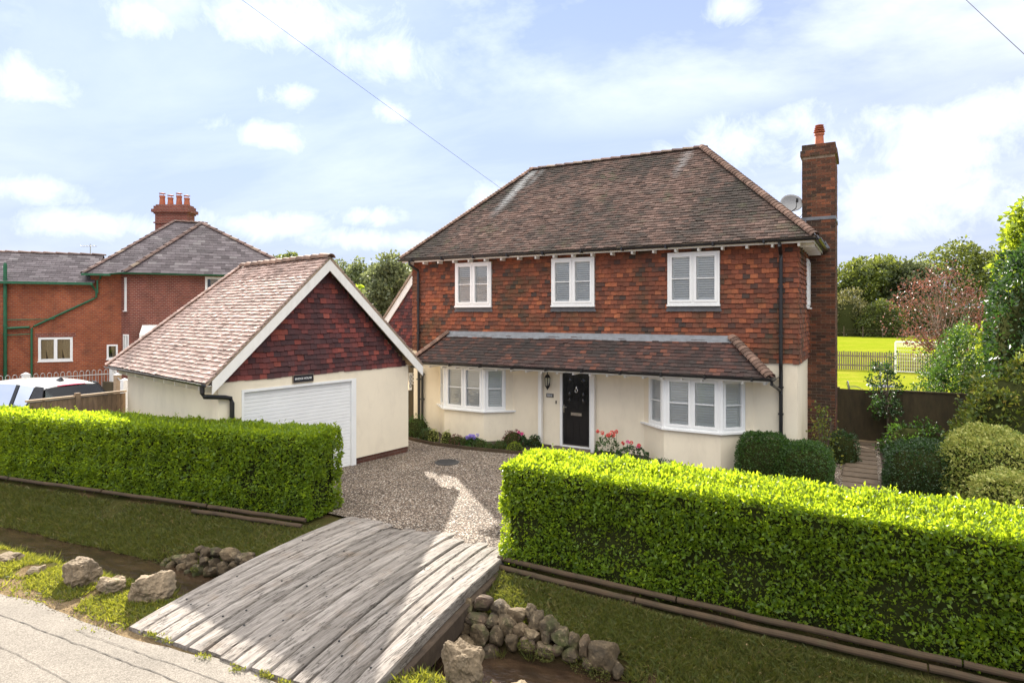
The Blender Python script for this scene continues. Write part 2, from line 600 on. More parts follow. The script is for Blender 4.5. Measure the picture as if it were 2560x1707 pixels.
MT['wall_tile'] = m_pieces('red_hung_tile', [(0, (0.06, 0.044, 0.037)), (0.08, (0.09, 0.047, 0.036)), (0.2, (0.14, 0.053, 0.033)), (0.55, (0.195, 0.064, 0.036)), (0.88, (0.255, 0.080, 0.041)), (1, (0.35, 0.115, 0.050))], 0.85,
                         [((0.055, 0.047, 0.026), 0.75, 0.48, 0.66, 0.75, (1, 1, 1.3)), ((0.075, 0.045, 0.035), 3.0, 0.52, 0.75, 0.5, (1, 1, 1))], grain=0.3)
MT['gable_tile'] = m_pieces('crimson_hung_tile', [(0, (0.060, 0.031, 0.033)), (0.4, (0.092, 0.037, 0.037)), (0.7, (0.135, 0.041, 0.038)), (0.92, (0.21, 0.053, 0.044)), (1, (0.29, 0.075, 0.052))], 0.85,  # red deepened to crimson, purple lens flare put into the tile colour
                          [((0.06, 0.034, 0.036), 0.9, 0.45, 0.65, 0.6, (1, 1, 1)), ((0.22, 0.19, 0.17), 22, 0.67, 0.77, 0.4, (1, 1, 1))], grain=0.3)
MT['chimney_brick'] = m_pieces('brown_red_brick', [(0, (0.055, 0.030, 0.02)), (0.4, (0.095, 0.043, 0.025)), (0.8, (0.145, 0.056, 0.03)), (1, (0.22, 0.075, 0.035))], 0.9,
                             [((0.04, 0.034, 0.026), 1.1, 0.48, 0.66, 0.7, (1, 1, 0.5)), ((0.13, 0.12, 0.05), 5, 0.62, 0.75, 0.4, (1, 1, 1))], grain=0.3)
MT['mortar'] = m_plain('buff_mortar', (0.30, 0.23, 0.16), 0.95, var=0.3, scale=8, bstr=0.4, bscale=90, dirt=(0.06, 0.05, 0.04), dirt_amt=0.6)
MT['slate'] = m_pieces('grey_slate', [(0, (0.075, 0.060, 0.064)), (0.5, (0.105, 0.086, 0.092)), (0.9, (0.135, 0.114, 0.12)), (1, (0.19, 0.17, 0.17))], 0.6,
                     [((0.07, 0.065, 0.065), 1.0, 0.5, 0.68, 0.5, (1, 1, 1)), ((0.55, 0.54, 0.5), 14, 0.69, 0.73, 0.8, (1, 1, 1))], grain=0.15)
MT['hip_cap'] = m_pieces('lichened_ridge_tile', [(0, (0.12, 0.085, 0.075)), (0.6, (0.2, 0.13, 0.11)), (1, (0.26, 0.2, 0.15))], 0.9, [((0.42, 0.4, 0.33), 16, 0.6, 0.7, 0.6, (1, 1, 1))])
MT['bonnet'] = m_pieces('clay_bonnet_tile', [(0, (0.12, 0.075, 0.055)), (0.5, (0.19, 0.118, 0.088)), (1, (0.27, 0.17, 0.125))], 0.85, [((0.06, 0.05, 0.042), 4, 0.5, 0.68, 0.6, (1, 1, 1))])
MT['stone'] = m_pieces('brown_sandstone', [(0, (0.055, 0.040, 0.024)), (0.4, (0.088, 0.064, 0.038)), (0.8, (0.13, 0.094, 0.056)), (1, (0.075, 0.048, 0.033))], 0.9,
                     [((0.03, 0.025, 0.018), 4, 0.46, 0.64, 0.7, (1, 1, 1)), ((0.23, 0.175, 0.11), 16, 0.54, 0.68, 0.75, (1, 1, 1)), ((0.05, 0.075, 0.015), 2.5, 0.54, 0.7, 0.6, (1, 1, 1))], bstr=1.0, bscale=32, grain=0.45)
MT['boulder'] = m_pieces('pale_sandstone', [(0, (0.175, 0.130, 0.082)), (1, (0.235, 0.178, 0.115))], 0.9,
                       [((0.10, 0.08, 0.055), 5, 0.46, 0.62, 0.75, (1, 1, 1)), ((0.36, 0.29, 0.20), 13, 0.56, 0.7, 0.7, (1, 1, 1)), ((0.08, 0.09, 0.03), 9, 0.58, 0.7, 0.45, (1, 1, 1))], bstr=1.0, bscale=24, grain=0.4)
MT['bark'] = m_plain('bark', (0.10, 0.075, 0.055), 0.95, var=0.4, scale=12, bstr=0.6, bscale=30, bdist=0.02)
MT['twig'] = m_plain('pale_twigs', (0.15, 0.105, 0.075), 0.9, var=0.3, scale=15)
MT['core'] = m_plain('shaded_core', (0.030, 0.034, 0.012), 1.0, var=0.4, scale=14, spec=0.0)  # shade inside hedges and shrubs, put into a dark core colour
MT['fence'] = m_plain('weathered_fence_board', (0.20, 0.135, 0.085), 0.9, var=0.35, scale=9, bstr=0.4, bscale=50, streak=True, dirt=(0.07, 0.055, 0.04), dirt_amt=0.6)
MT['fence_cap'] = m_plain('pale_fence_capping', (0.36, 0.26, 0.17), 0.85, var=0.2, scale=9, bstr=0.3)
MT['dark_gate'] = m_plain('dark_stained_boards', (0.072, 0.053, 0.027), 0.85, var=0.3, scale=8, bstr=0.3, bscale=40, streak=True, dirt=(0.035, 0.04, 0.018), dirt_amt=0.6)
MT['far_fence'] = m_plain('grey_paling', (0.21, 0.165, 0.115), 0.9, var=0.3, scale=6, bstr=0.3, streak=True)
MT['edging'] = m_plain('damp_round_timber', (0.065, 0.042, 0.024), 0.9, var=0.35, scale=4, bstr=0.5, bscale=35, dirt=(0.05, 0.05, 0.025), dirt_amt=0.5)
MT['soil'] = m_plain('dark_soil', (0.05, 0.035, 0.024), 1.0, var=0.4, scale=12, bstr=0.9, bscale=40, bdist=0.03)
MT['galv'] = m_plain('galvanised_steel', (0.42, 0.42, 0.41), 0.45, metal=0.6, var=0.1)
MT['post_white'] = m_plain('white_post', (0.72, 0.71, 0.69), 0.6, var=0.06)
MT['slab'] = m_plain('brown_sleeper_slab', (0.13, 0.095, 0.065), 0.85, var=0.3, scale=6, bstr=0.5, bscale=40)
MT['cast'] = m_plain('cast_iron_cover', (0.05, 0.048, 0.046), 0.6, var=0.3, bstr=0.6, bscale=70)
MT['mat'] = m_plain('brown_door_step', (0.13, 0.10, 0.08), 0.9, var=0.2, bstr=0.4)
MT['car_white'] = m_plain('white_car_paint', (0.72, 0.72, 0.72), 0.2, var=0.02, coat=0.6)
MT['car_dark'] = m_plain('dark_car_trim', (0.02, 0.02, 0.022), 0.3, var=0.1)
MT['red_lens'] = m_plain('red_lens', (0.6, 0.03, 0.10), 0.15)
MT['rubber'] = m_plain('tyre_rubber', (0.02, 0.02, 0.02), 0.9)
MT['grey_metal'] = m_plain('grey_garden_metal', (0.10, 0.10, 0.11), 0.4, var=0.1)
MT['dish'] = m_plain('grey_dish', (0.27, 0.27, 0.27), 0.5, var=0.1, scale=12)
MT['net'] = m_plain('white_net', (0.8, 0.78, 0.68), 0.8)
MT['petal_coral'] = m_plain('coral_petal', (0.80, 0.12, 0.09), 0.6, var=0.2, scale=40)
MT['petal_red'] = m_plain('red_petal', (0.65, 0.015, 0.015), 0.6, var=0.2, scale=40)
MT['petal_pink'] = m_plain('pink_petal', (0.75, 0.10, 0.30), 0.6, var=0.2, scale=40)
MT['petal_violet'] = m_plain('violet_petal', (0.32, 0.24, 0.62), 0.6, var=0.2, scale=40)
MT['sign'] = m_plain('dark_slate_sign', (0.020, 0.020, 0.024), 0.5, var=0.1)
MT['letter'] = m_plain('white_lettering', (0.85, 0.85, 0.83), 0.6, var=0.02)
MT['sign_rim'] = m_plain('bronze_sign_rim', (0.22, 0.17, 0.13), 0.5, var=0.1)
MT['cable'] = m_plain('grey_cable', (0.05, 0.05, 0.055), 0.7)
MT['pole'] = m_plain('telegraph_pole_timber', (0.14, 0.09, 0.06), 0.9, var=0.3, scale=5)


def m_glass(name='window_glass', tint=(0.94, 0.96, 0.95), fk=1.6):
    m, nt, out = newmat(name)
    f = nd(nt, 'Fresnel', {'IOR': 1.5}).outputs[0]
    f = mth(nt, 'MULTIPLY', f, fk, clamp=True)
    t = nd(nt, 'BsdfTransparent', {0: c4(tint)})
    g = nd(nt, 'BsdfGlossy', {'Color': (1, 1, 1, 1), 'Roughness': 0.015})
    mx = nd(nt, 'MixShader', {0: f, 1: t.outputs[0], 2: g.outputs[0]})
    nt.links.new(mx.outputs[0], out.inputs[0])
    return m


MT['glass'] = m_glass()
MT['car_glass'] = m_glass('tinted_car_glass', (0.30, 0.34, 0.32), 1.0)


def m_brickwall(name, c1, c2, mortar, rot=0.0):
    """brickwork too far off to pick apart"""
    m, nt, out = newmat(name)
    v = pos(nt, rot=(0, 0, rot))
    sp = nd(nt, 'SeparateXYZ', {0: v})
    v2 = nd(nt, 'CombineXYZ', {0: mth(nt, 'ADD', sp.outputs[0], sp.outputs[1]), 1: sp.outputs[2], 2: 0.0}).outputs[0]
    b = nd(nt, 'TexBrick', {'Vector': v2, 'Color1': c4(c1), 'Color2': c4(c2), 'Mortar': c4(mortar), 'Scale': 1.0, 'Mortar Size': 0.008, 'Mortar Smooth': 0.3, 'Bias': 0.0, 'Brick Width': 0.225, 'Row Height': 0.075})
    n = noi(nt, pos(nt), 0.9, 6, 0.65)
    k = rng_map(nt, n, 0.3, 0.7, 0.7, 1.2)
    col = mixc(nt, 1.0, b.outputs[0], nd(nt, 'CombineColor', {0: k, 1: k, 2: k}).outputs[0], 'MULTIPLY')
    col = mixc(nt, rng_map(nt, noi(nt, pos(nt, (1, 1, 0.5)), 2.2, 7, 0.65), 0.53, 0.7, 0, 0.5), col, (0.09, 0.045, 0.03))
    finish(nt, out, col, 0.9, 0, 0.2, mth(nt, 'SUBTRACT', 1.0, b.outputs[1]), 0.5, 0.01)
    return m


MT['brick_orange'] = m_brickwall('orange_brickwork', (0.33, 0.088, 0.036), (0.24, 0.058, 0.03), (0.27, 0.18, 0.12))
MT['brick_red'] = m_brickwall('red_brickwork', (0.22, 0.06, 0.04), (0.15, 0.038, 0.03), (0.31, 0.23, 0.18))
MT['brick_plinth'] = m_brickwall('plinth_brickwork', (0.12, 0.05, 0.035), (0.09, 0.04, 0.03), (0.14, 0.10, 0.08))


def m_gravel():
    m, nt, out = newmat('pea_gravel')
    v = pos(nt)
    vo = nd(nt, 'TexVoronoi', {'Vector': v, 'Scale': 42.0, 'Randomness': 1.0})
    sp = nd(nt, 'SeparateColor', {0: vo.outputs['Color']})
    col = ramp(nt, sp.outputs[0], [(0, (0.06, 0.045, 0.038)), (0.35, (0.15, 0.11, 0.08)), (0.65, (0.28, 0.21, 0.155)), (0.88, (0.46, 0.385, 0.31)), (1, (0.70, 0.64, 0.56))])
    dark = rng_map(nt, vo.outputs['Distance'], 0.35, 0.75, 1.0, 0.35)
    big = rng_map(nt, noi(nt, v, 0.9, 6, 0.65), 0.3, 0.7, 0.68, 1.18)
    k = mth(nt, 'MULTIPLY', dark, big)
    col = mixc(nt, 1.0, col, nd(nt, 'CombineColor', {0: k, 1: k, 2: k}).outputs[0], 'MULTIPLY')
    h = mth(nt, 'SUBTRACT', 1.0, vo.outputs['Distance'])
    finish(nt, out, col, 0.85, 0, 0.3, h, 1.0, 0.02)
    return m


MT['gravel'] = m_gravel()


def m_road():
    m, nt, out = newmat('worn_asphalt')
    v = pos(nt)
    sp = nd(nt, 'SeparateColor', {0: nd(nt, 'TexVoronoi', {'Vector': v, 'Scale': 95.0}).outputs['Color']})
    a = ramp(nt, sp.outputs[0], [(0, (0.115, 0.10, 0.083)), (0.5, (0.165, 0.146, 0.123)), (1, (0.225, 0.20, 0.17))])
    k = rng_map(nt, noi(nt, v, 1.1, 7, 0.65), 0.3, 0.7, 0.82, 1.15)
    a = mixc(nt, 1.0, a, nd(nt, 'CombineColor', {0: k, 1: k, 2: k}).outputs[0], 'MULTIPLY')
    a = mixc(nt, rng_map(nt, noi(nt, v, 7, 6, 0.7), 0.58, 0.75, 0, 0.35), a, (0.10, 0.085, 0.07))
    finish(nt, out, a, 0.9, 0, 0.25, noi(nt, v, 120, 3, 0.6), 0.5, 0.006)
    return m


MT['road'] = m_road()
MT['beam'] = m_plain('shaded_beam', (0.055, 0.038, 0.026), 0.85, var=0.4, scale=6, bstr=0.6, bscale=30, dirt=(0.12, 0.09, 0.06), dirt_amt=0.5)  # dark brown timber, shadow under the deck put into the colour
MT['seam'] = m_plain('dark_tar_seam', (0.075, 0.066, 0.056), 0.9, var=0.4, scale=12, bstr=0.6)


def m_plank():
    """grain runs along the planks, which lie close to the y axis"""
    m, nt, out = newmat('weathered_oak_plank')
    g0 = nd(nt, 'NewGeometry')
    o = nd(nt, 'ObjectInfo')
    mp = nd(nt, 'Mapping', {0: g0.outputs['Position'], 'Rotation': (0, 0, rad(-7)), 'Scale': (1, 0.045, 1)})
    off = nd(nt, 'CombineXYZ', {0: 0.0, 1: mth(nt, 'MULTIPLY', o.outputs['Random'], 13.0), 2: mth(nt, 'MULTIPLY', o.outputs['Random'], 7.0)})
    vv = nd(nt, 'VectorMath', {0: mp.outputs[0], 1: off.outputs[0]}, operation='ADD').outputs[0]
    fine = noi(nt, vv, 90, 6, 0.75, 0.3)
    broad = noi(nt, vv, 14, 5, 0.6, 0.6)
    crk = nd(nt, 'TexNoise', {'Vector': vv, 'Scale': 34.0, 'Detail': 4.0, 'Roughness': 0.5, 'Distortion': 0.5})
    crack = rng_map(nt, mth(nt, 'ABSOLUTE', mth(nt, 'SUBTRACT', crk.outputs[0], 0.5)), 0.004, 0.03, 1.0, 0.0)
    gate = rng_map(nt, noi(nt, pos(nt), 2.3, 3, 0.5), 0.36, 0.55, 0.3, 1.0)
    crack = mth(nt, 'MULTIPLY', crack, gate)
    col = ramp(nt, broad, [(0.25, (0.135, 0.115, 0.098)), (0.5, (0.262, 0.232, 0.205)), (0.75, (0.39, 0.352, 0.318))])
    k = mth(nt, 'MULTIPLY', rng_map(nt, fine, 0.3, 0.7, 0.6, 1.25), rng_map(nt, o.outputs['Random'], 0, 1, 0.80, 1.16))
    col = mixc(nt, 1.0, col, nd(nt, 'CombineColor', {0: k, 1: k, 2: k}).outputs[0], 'MULTIPLY')
    col = mixc(nt, rng_map(nt, noi(nt, pos(nt), 1.6, 6, 0.65), 0.55, 0.72, 0, 0.5), col, (0.21, 0.15, 0.10))
    col = mixc(nt, mth(nt, 'MULTIPLY', crack, 0.85), col, (0.035, 0.028, 0.022))
    h = mth(nt, 'SUBTRACT', fine, mth(nt, 'MULTIPLY', crack, 1.2))
    finish(nt, out, col, 0.85, 0, 0.25, h, 0.7, 0.008)
    return m


MT['plank'] = m_plank()


def m_turf(name, a, b, c, scale=1.5):
    m, nt, out = newmat(name)
    v = pos(nt)
    n = noi(nt, v, scale, 7, 0.68)
    col = ramp(nt, n, [(0.3, a), (0.5, b), (0.7, c)])
    k = rng_map(nt, noi(nt, v, 40, 4, 0.7), 0.3, 0.7, 0.7, 1.3)
    col = mixc(nt, 1.0, col, nd(nt, 'CombineColor', {0: k, 1: k, 2: k}).outputs[0], 'MULTIPLY')
    finish(nt, out, col, 1.0, 0, 0.0, noi(nt, v, 55, 4, 0.7), 0.6, 0.03)
    return m


def m_bank():
    m, nt, out = newmat('bank_turf')
    v = pos(nt)
    n = noi(nt, v, 1.5, 7, 0.68)
    col = ramp(nt, n, [(0.3, (0.05, 0.05, 0.018)), (0.48, (0.075, 0.072, 0.024)), (0.58, (0.10, 0.07, 0.035)), (0.72, (0.13, 0.095, 0.05))])
    sp = nd(nt, 'SeparateXYZ', {0: v})
    jit = mth(nt, 'MULTIPLY', mth(nt, 'SUBTRACT', noi(nt, v, 3.0, 6, 0.7), 0.5), 1.3)
    dry = rng_map(nt, mth(nt, 'ADD', sp.outputs[1], jit), -11.15, -10.6, 1.0, 0.0)
    col = mixc(nt, dry, col, mixc(nt, noi(nt, v, 14, 5, 0.7), (0.16, 0.11, 0.06), (0.36, 0.27, 0.16)))
    mud = rng_map(nt, mth(nt, 'ADD', sp.outputs[2], mth(nt, 'MULTIPLY', jit, 0.12)), -0.47, -0.36, 1.0, 0.0)
    col = mixc(nt, mud, col, (0.045, 0.03, 0.018))
    k = rng_map(nt, noi(nt, v, 60, 4, 0.7), 0.3, 0.7, 0.6, 1.4)
    col = mixc(nt, 1.0, col, nd(nt, 'CombineColor', {0: k, 1: k, 2: k}).outputs[0], 'MULTIPLY')
    finish(nt, out, col, 1.0, 0, 0.0, noi(nt, v, 60, 5, 0.75), 1.0, 0.04)
    return m


MT['turf'] = m_bank()
MT['field'] = m_turf('field_grass', (0.125, 0.165, 0.010), (0.16, 0.19, 0.012), (0.22, 0.21, 0.025), 0.35)
MT['lawn'] = m_turf('lawn_grass', (0.13, 0.165, 0.012), (0.17, 0.19, 0.016), (0.25, 0.215, 0.04), 0.8)


def m_water():
    m, nt, out = newmat('brown_stream_water')
    v = pos(nt, (1, 1.6, 1))
    n = noi(nt, v, 9, 5, 0.6, 0.8)
    col = mixc(nt, rng_map(nt, noi(nt, v, 2.4, 4, 0.6), 0.35, 0.7), (0.022, 0.014, 0.009), (0.055, 0.034, 0.02))
    finish(nt, out, col, 0.12, 0, 0.5, n, 0.35, 0.03)
    return m


MT['water'] = m_water()
MT['leaf_hedge'] = m_leaf('hedge_leaf', [(0, (0.04, 0.088, 0.010)), (0.4, (0.082, 0.15, 0.015)), (0.72, (0.125, 0.205, 0.022)), (0.93, (0.19, 0.26, 0.03)), (0.96, (0.20, 0.13, 0.05)), (1, (0.30, 0.20, 0.08))], (0.60, 0.74, 0.02), 0.52, 0.36)
MT['leaf_box'] = m_leaf('box_leaf', [(0, (0.014, 0.042, 0.008)), (0.5, (0.028, 0.075, 0.012)), (1, (0.06, 0.12, 0.02))], (0.16, 0.3, 0.03), 0.3, 0.4)
MT['leaf_dark'] = m_leaf('laurel_leaf', [(0, (0.012, 0.032, 0.011)), (0.6, (0.024, 0.056, 0.017)), (1, (0.05, 0.095, 0.027))], (0.12, 0.25, 0.03), 0.22, 0.36)
MT['leaf_var'] = m_leaf('variegated_leaf', [(0, (0.09, 0.16, 0.02)), (0.3, (0.18, 0.25, 0.035)), (0.55, (0.38, 0.40, 0.09)), (1, (0.55, 0.52, 0.18))], (0.5, 0.5, 0.1), 0.35, 0.45)
MT['leaf_mix'] = m_leaf('autumn_shrub_leaf', [(0, (0.03, 0.06, 0.015)), (0.5, (0.07, 0.12, 0.02)), (0.75, (0.17, 0.20, 0.03)), (0.9, (0.36, 0.27, 0.04)), (1, (0.42, 0.13, 0.04))], (0.45, 0.5, 0.05), 0.35, 0.4)
MT['leaf_yellow'] = m_leaf('yellow_green_leaf', [(0, (0.06, 0.12, 0.012)), (0.5, (0.13, 0.20, 0.018)), (1, (0.26, 0.28, 0.03))], (0.45, 0.55, 0.03), 0.5, 0.45)
MT['leaf_red'] = m_leaf('copper_red_leaf', [(0, (0.075, 0.04, 0.03)), (0.55, (0.14, 0.065, 0.05)), (0.85, (0.22, 0.06, 0.05)), (1, (0.30, 0.19, 0.14))], (0.26, 0.10, 0.07), 0.35, 0.4)
MT['leaf_oak'] = m_leaf('woodland_leaf', [(0, (0.030, 0.050, 0.014)), (0.5, (0.060, 0.088, 0.020)), (0.85, (0.105, 0.13, 0.03)), (1, (0.16, 0.14, 0.04))], (0.30, 0.34, 0.05), 0.35, 0.55)
MT['leaf_grey'] = m_leaf('grey_green_leaf', [(0, (0.060, 0.080, 0.040)), (0.5, (0.10, 0.125, 0.06)), (1, (0.16, 0.18, 0.08))], (0.30, 0.34, 0.12), 0.35, 0.6)  # pale grey-green, haze over the far trees put into the leaf colour
MT['leaf_scrub'] = m_leaf('scrub_leaf', [(0, (0.06, 0.065, 0.028)), (0.5, (0.10, 0.10, 0.04)), (1, (0.17, 0.145, 0.06))], (0.3, 0.28, 0.08), 0.3, 0.6)
MT['blade'] = m_leaf('grass_blade', [(0, (0.055, 0.075, 0.012)), (0.5, (0.10, 0.13, 0.016)), (0.8, (0.18, 0.17, 0.035)), (1, (0.30, 0.22, 0.09))], (0.42, 0.42, 0.03), 0.4, 0.6)
MT['blade_dark'] = m_leaf('shaded_bank_blade', [(0, (0.045, 0.060, 0.012)), (0.5, (0.080, 0.10, 0.018)), (0.85, (0.13, 0.11, 0.03)), (1, (0.20, 0.13, 0.06))], (0.28, 0.3, 0.03), 0.35, 0.65)  # darker blade for the damper far bank, its shade put into the colour
MT['dead_leaf'] = m_leaf('fallen_leaf', [(0, (0.30, 0.14, 0.06)), (0.6, (0.45, 0.27, 0.14)), (1, (0.6, 0.45, 0.25))], (0.5, 0.3, 0.1), 0.2, 0.7)

# ------------------------------------------------------------------ the setting: ground, road, stream
def stream_mid(s):
    return float(np.interp(s, [-40, -12, -7, -2.5, 2.5, 4.5, 9, 40], [-13.2, -10.5, -9.98, -9.48, -9.28, -8.98, -8.72, -8.0]))


def hedge_front(s):
    return float(np.interp(s, [-40, -9.8, -1.3, 2.0, 40], [-13.2, -8.87, -7.5, -7.45, -7.45]))


def bank_z(s, d):
    q = d - stream_mid(s)
    if q > 0:
        wall = max(0.0, 1 - abs(s - 0.6) / 4.5)
        end = max(hedge_front(s) - stream_mid(s), 0.9)
        z1 = np.interp(q, [0, .3, .45, .85, end, end + 3], [-.64, -.60, -.44, -.13, -.05, -.05])
        z2 = np.interp(q, [0, .3, .45, end * .92, end, end + 3], [-.64, -.60, -.50, -.12, -.05, -.05])
        return float(z1 * wall + z2 * (1 - wall))
    return float(np.interp(-q, [0, .28, .42, .8, 1.2, 6], [-.64, -.60, -.45, -.14, -.06, -.06]))


def ground_z(s, d):
    n = noise.noise(Vector((s * 1.3, d * 1.3, 3))) * .035 + noise.noise(Vector((s * 4, d * 4, 9))) * .012
    return bank_z(s, d) + n


def sheet(name, x0, y0, x1, y1, z, mat, nx=1, ny=1, zf=None):
    xs, ys = np.linspace(x0, x1, nx + 1), np.linspace(y0, y1, ny + 1)
    V = np.array([(x, y, z if zf is None else zf(x, y)) for y in ys for x in xs])
    i = np.arange(nx)[None] + (np.arange(ny) * (nx + 1))[:, None]
    F = np.stack([i, i + 1, i + nx + 2, i + nx + 1], -1).reshape(-1, 4)
    return np_mesh(name, V, F, mat, smooth=zf is not None)


def fld(x, y):
    return -.04 + noise.noise(Vector((x * .05, y * .05, 1))) * .12 * min(1, max(0, (y - 34) / 20))


o = sheet('ground', -700, -7.2, 700, 5.0, -.10, MT['turf'])
tag(o, kind='structure')
o = sheet('lawn', -40, 4.9, 60, 33.0, -.02, MT['lawn'], 10, 6)
tag(o, kind='structure')
o = sheet('field', -700, 33.0, 700, 1200, -.05, MT['field'], 120, 120, fld)
tag(o, kind='structure')
o = sheet('verge_ground', -700, -60, 700, -18.2, -.12, MT['turf'])
tag(o, kind='structure')
bank = sheet('grass_bank', -16, -11.75, 14, -7.0, 0, MT['turf'], 230, 44, ground_z)
tag(bank, kind='structure')
def road_edge(x):
    return float(np.interp(x, [-60, -6, -3, -.8, 1.6, 6, 60], [-16, -11.62, -11.42, -11.20, -10.98, -10.85, -10.85]))


xs = np.linspace(-30, 30, 301)
vs = []
for x in xs:
    e = road_edge(x) + .05 * math.sin(x * 1.9) + .06 * noise.noise(Vector((x * 2.2, 0, 4))) + .03 * noise.noise(Vector((x * 9, 0, 6)))
    for k, (yy, zz) in enumerate(((e, -.052), (e - .25, -.030), (min(e - 1.2, -14.6), .01), (-19.6, -.05))):
        vs.append((x, yy, zz))
fs = [(i * 4 + k + 1, i * 4 + 5 + k, i * 4 + 4 + k, i * 4 + k) for i in range(300) for k in range(3)]
road = MB().add(vs, [f for f in fs]).build('road', MT['road'])
tag(road, kind='structure')


def road_seam(pts, w):
    m = MB()
    P = []
    for (a, b) in zip(pts[:-1], pts[1:]):
        for t in np.linspace(0, 1, 40, endpoint=False):
            P.append((a[0] + (b[0] - a[0]) * t, a[1] + (b[1] - a[1]) * t))
    vs, fs = [], []
    for i, (x, y) in enumerate(P):
        y += .02 * noise.noise(Vector((x * 3, y, 7))) + .012 * noise.noise(Vector((x * 14, y, 2)))
        ww = max(.003, w * (0.55 + .9 * noise.noise(Vector((x * 9, 3, 1)))))
        e = road_edge(x)
        zz = float(np.interp(y, [-19.6, -14.6, e - .25, e], [-.05, .01, -.030, -.052])) + .006
        vs += [(x, y + ww, zz), (x, y - ww, zz)]
    for i in range(len(P) - 1):
        fs.append((2 * i, 2 * i + 1, 2 * i + 3, 2 * i + 2))
    m.add(vs, fs).build('road_seam', MT['seam'], road)


road_seam([(-9, -12.5), (-2.5, -11.72), (0.6, -11.50), (3.0, -11.45)], .009)
road_seam([(-1.2, -11.46), (0.8, -11.30), (2.8, -11.22)], .007)
road_seam([(-6, -12.45), (-1.5, -12.05), (1.2, -12.0), (3.5, -12.1)], .005)

# stream water
vs, fs = [], []
for i, x in enumerate(np.linspace(-16, 14, 121)):
    c = stream_mid(x)
    vs += [(x, c - .62, -.50), (x, c + .62, -.50)]
for i in range(120):
    fs.append((2 * i, 2 * i + 2, 2 * i + 3, 2 * i + 1))
tag(MB().add(vs, fs).build('stream', MT['water']), kind='structure')

# gravel drive and the strip beside the house
m = MB()
dr = [(-9.2, -6.9), (-1.6, -7.05), (-.2, -7.05), (2.0, -7.05), (2.6, -6.5), (10.2, -6.45), (10.2, -.9), (7.15, -.6), (7.15, 4.85), (5.6, 4.85), (5.3, .6), (-9.2, .6)]
vs = [(x, y, .0) for x, y in dr]
o = MB().add(vs, [tuple(range(len(vs)))]).build('gravel_drive', MT['gravel'])
tag(o, kind='structure')
# earth under the right-hand shrubs and the flower bed
tag(MB().add([(6.98, -5.6, .012), (14, -5.6, .012), (14, 5.3, .012), (6.98, 5.3, .012)], [(0, 1, 2, 3)]).build('shrub_bed', MT['soil']), kind='structure')
bedpoly = [(-5.3, .02), (-5.2, -.95), (-4.3, -1.28), (-3.6, -1.42), (-2.4, -1.40), (-1.3, -1.26), (-.75, -1.15), (-.75, .02)]
m = MB().prism(bedpoly, -.02, .05)
m.prism([(.62, .02), (.62, -.85), (1.6, -1.0), (2.6, -1.25), (4.3, -1.3), (5.2, -.9), (5.3, .02)], -.02, .05)
tag(m.build('flower_bed', MT['soil']), kind='structure')
t = thing('bed_edging', 'low brown timber edging between the flower bed and the gravel', 'edging', (-3, -1.3, 0))
for a, b in zip(bedpoly[1:6], bedpoly[2:7]):
    d = (Vector(b) - Vector(a)).normalized() * .005
    nn = Vector((d.y, -d.x)).normalized() * .035
    a2, b2 = Vector(a) + d, Vector(b) - d
    MB().prism([tuple(a2 + nn), tuple(b2 + nn), tuple(b2), tuple(a2)], -.02, .085).build('edging_board', MT['edging'], t)
# drain cover on the drive
t = thing('drain_cover', 'round dark iron drain cover set in the gravel drive', 'drain cover', (-2.15, -2.87, 0))
MB().lathe([(.30, -.01), (.30, .016), (.285, .022)], (-2.15, -2.87, 0), 28).build('rim', MT['cast'], t)
mm = MB().lathe([(.27, .0), (.27, .026), (.26, .03)], (-2.15, -2.87, 0), 28)
for k in range(-4, 5):
    hw = math.sqrt(max(.0, .24 ** 2 - (k * .05) ** 2))
    mm.box(-2.15 - hw, -2.87 + k * .05 - .01, .0301, -2.15 + hw, -2.87 + k * .05 + .01, .036)
mm.build('lid', MT['cast'], t)

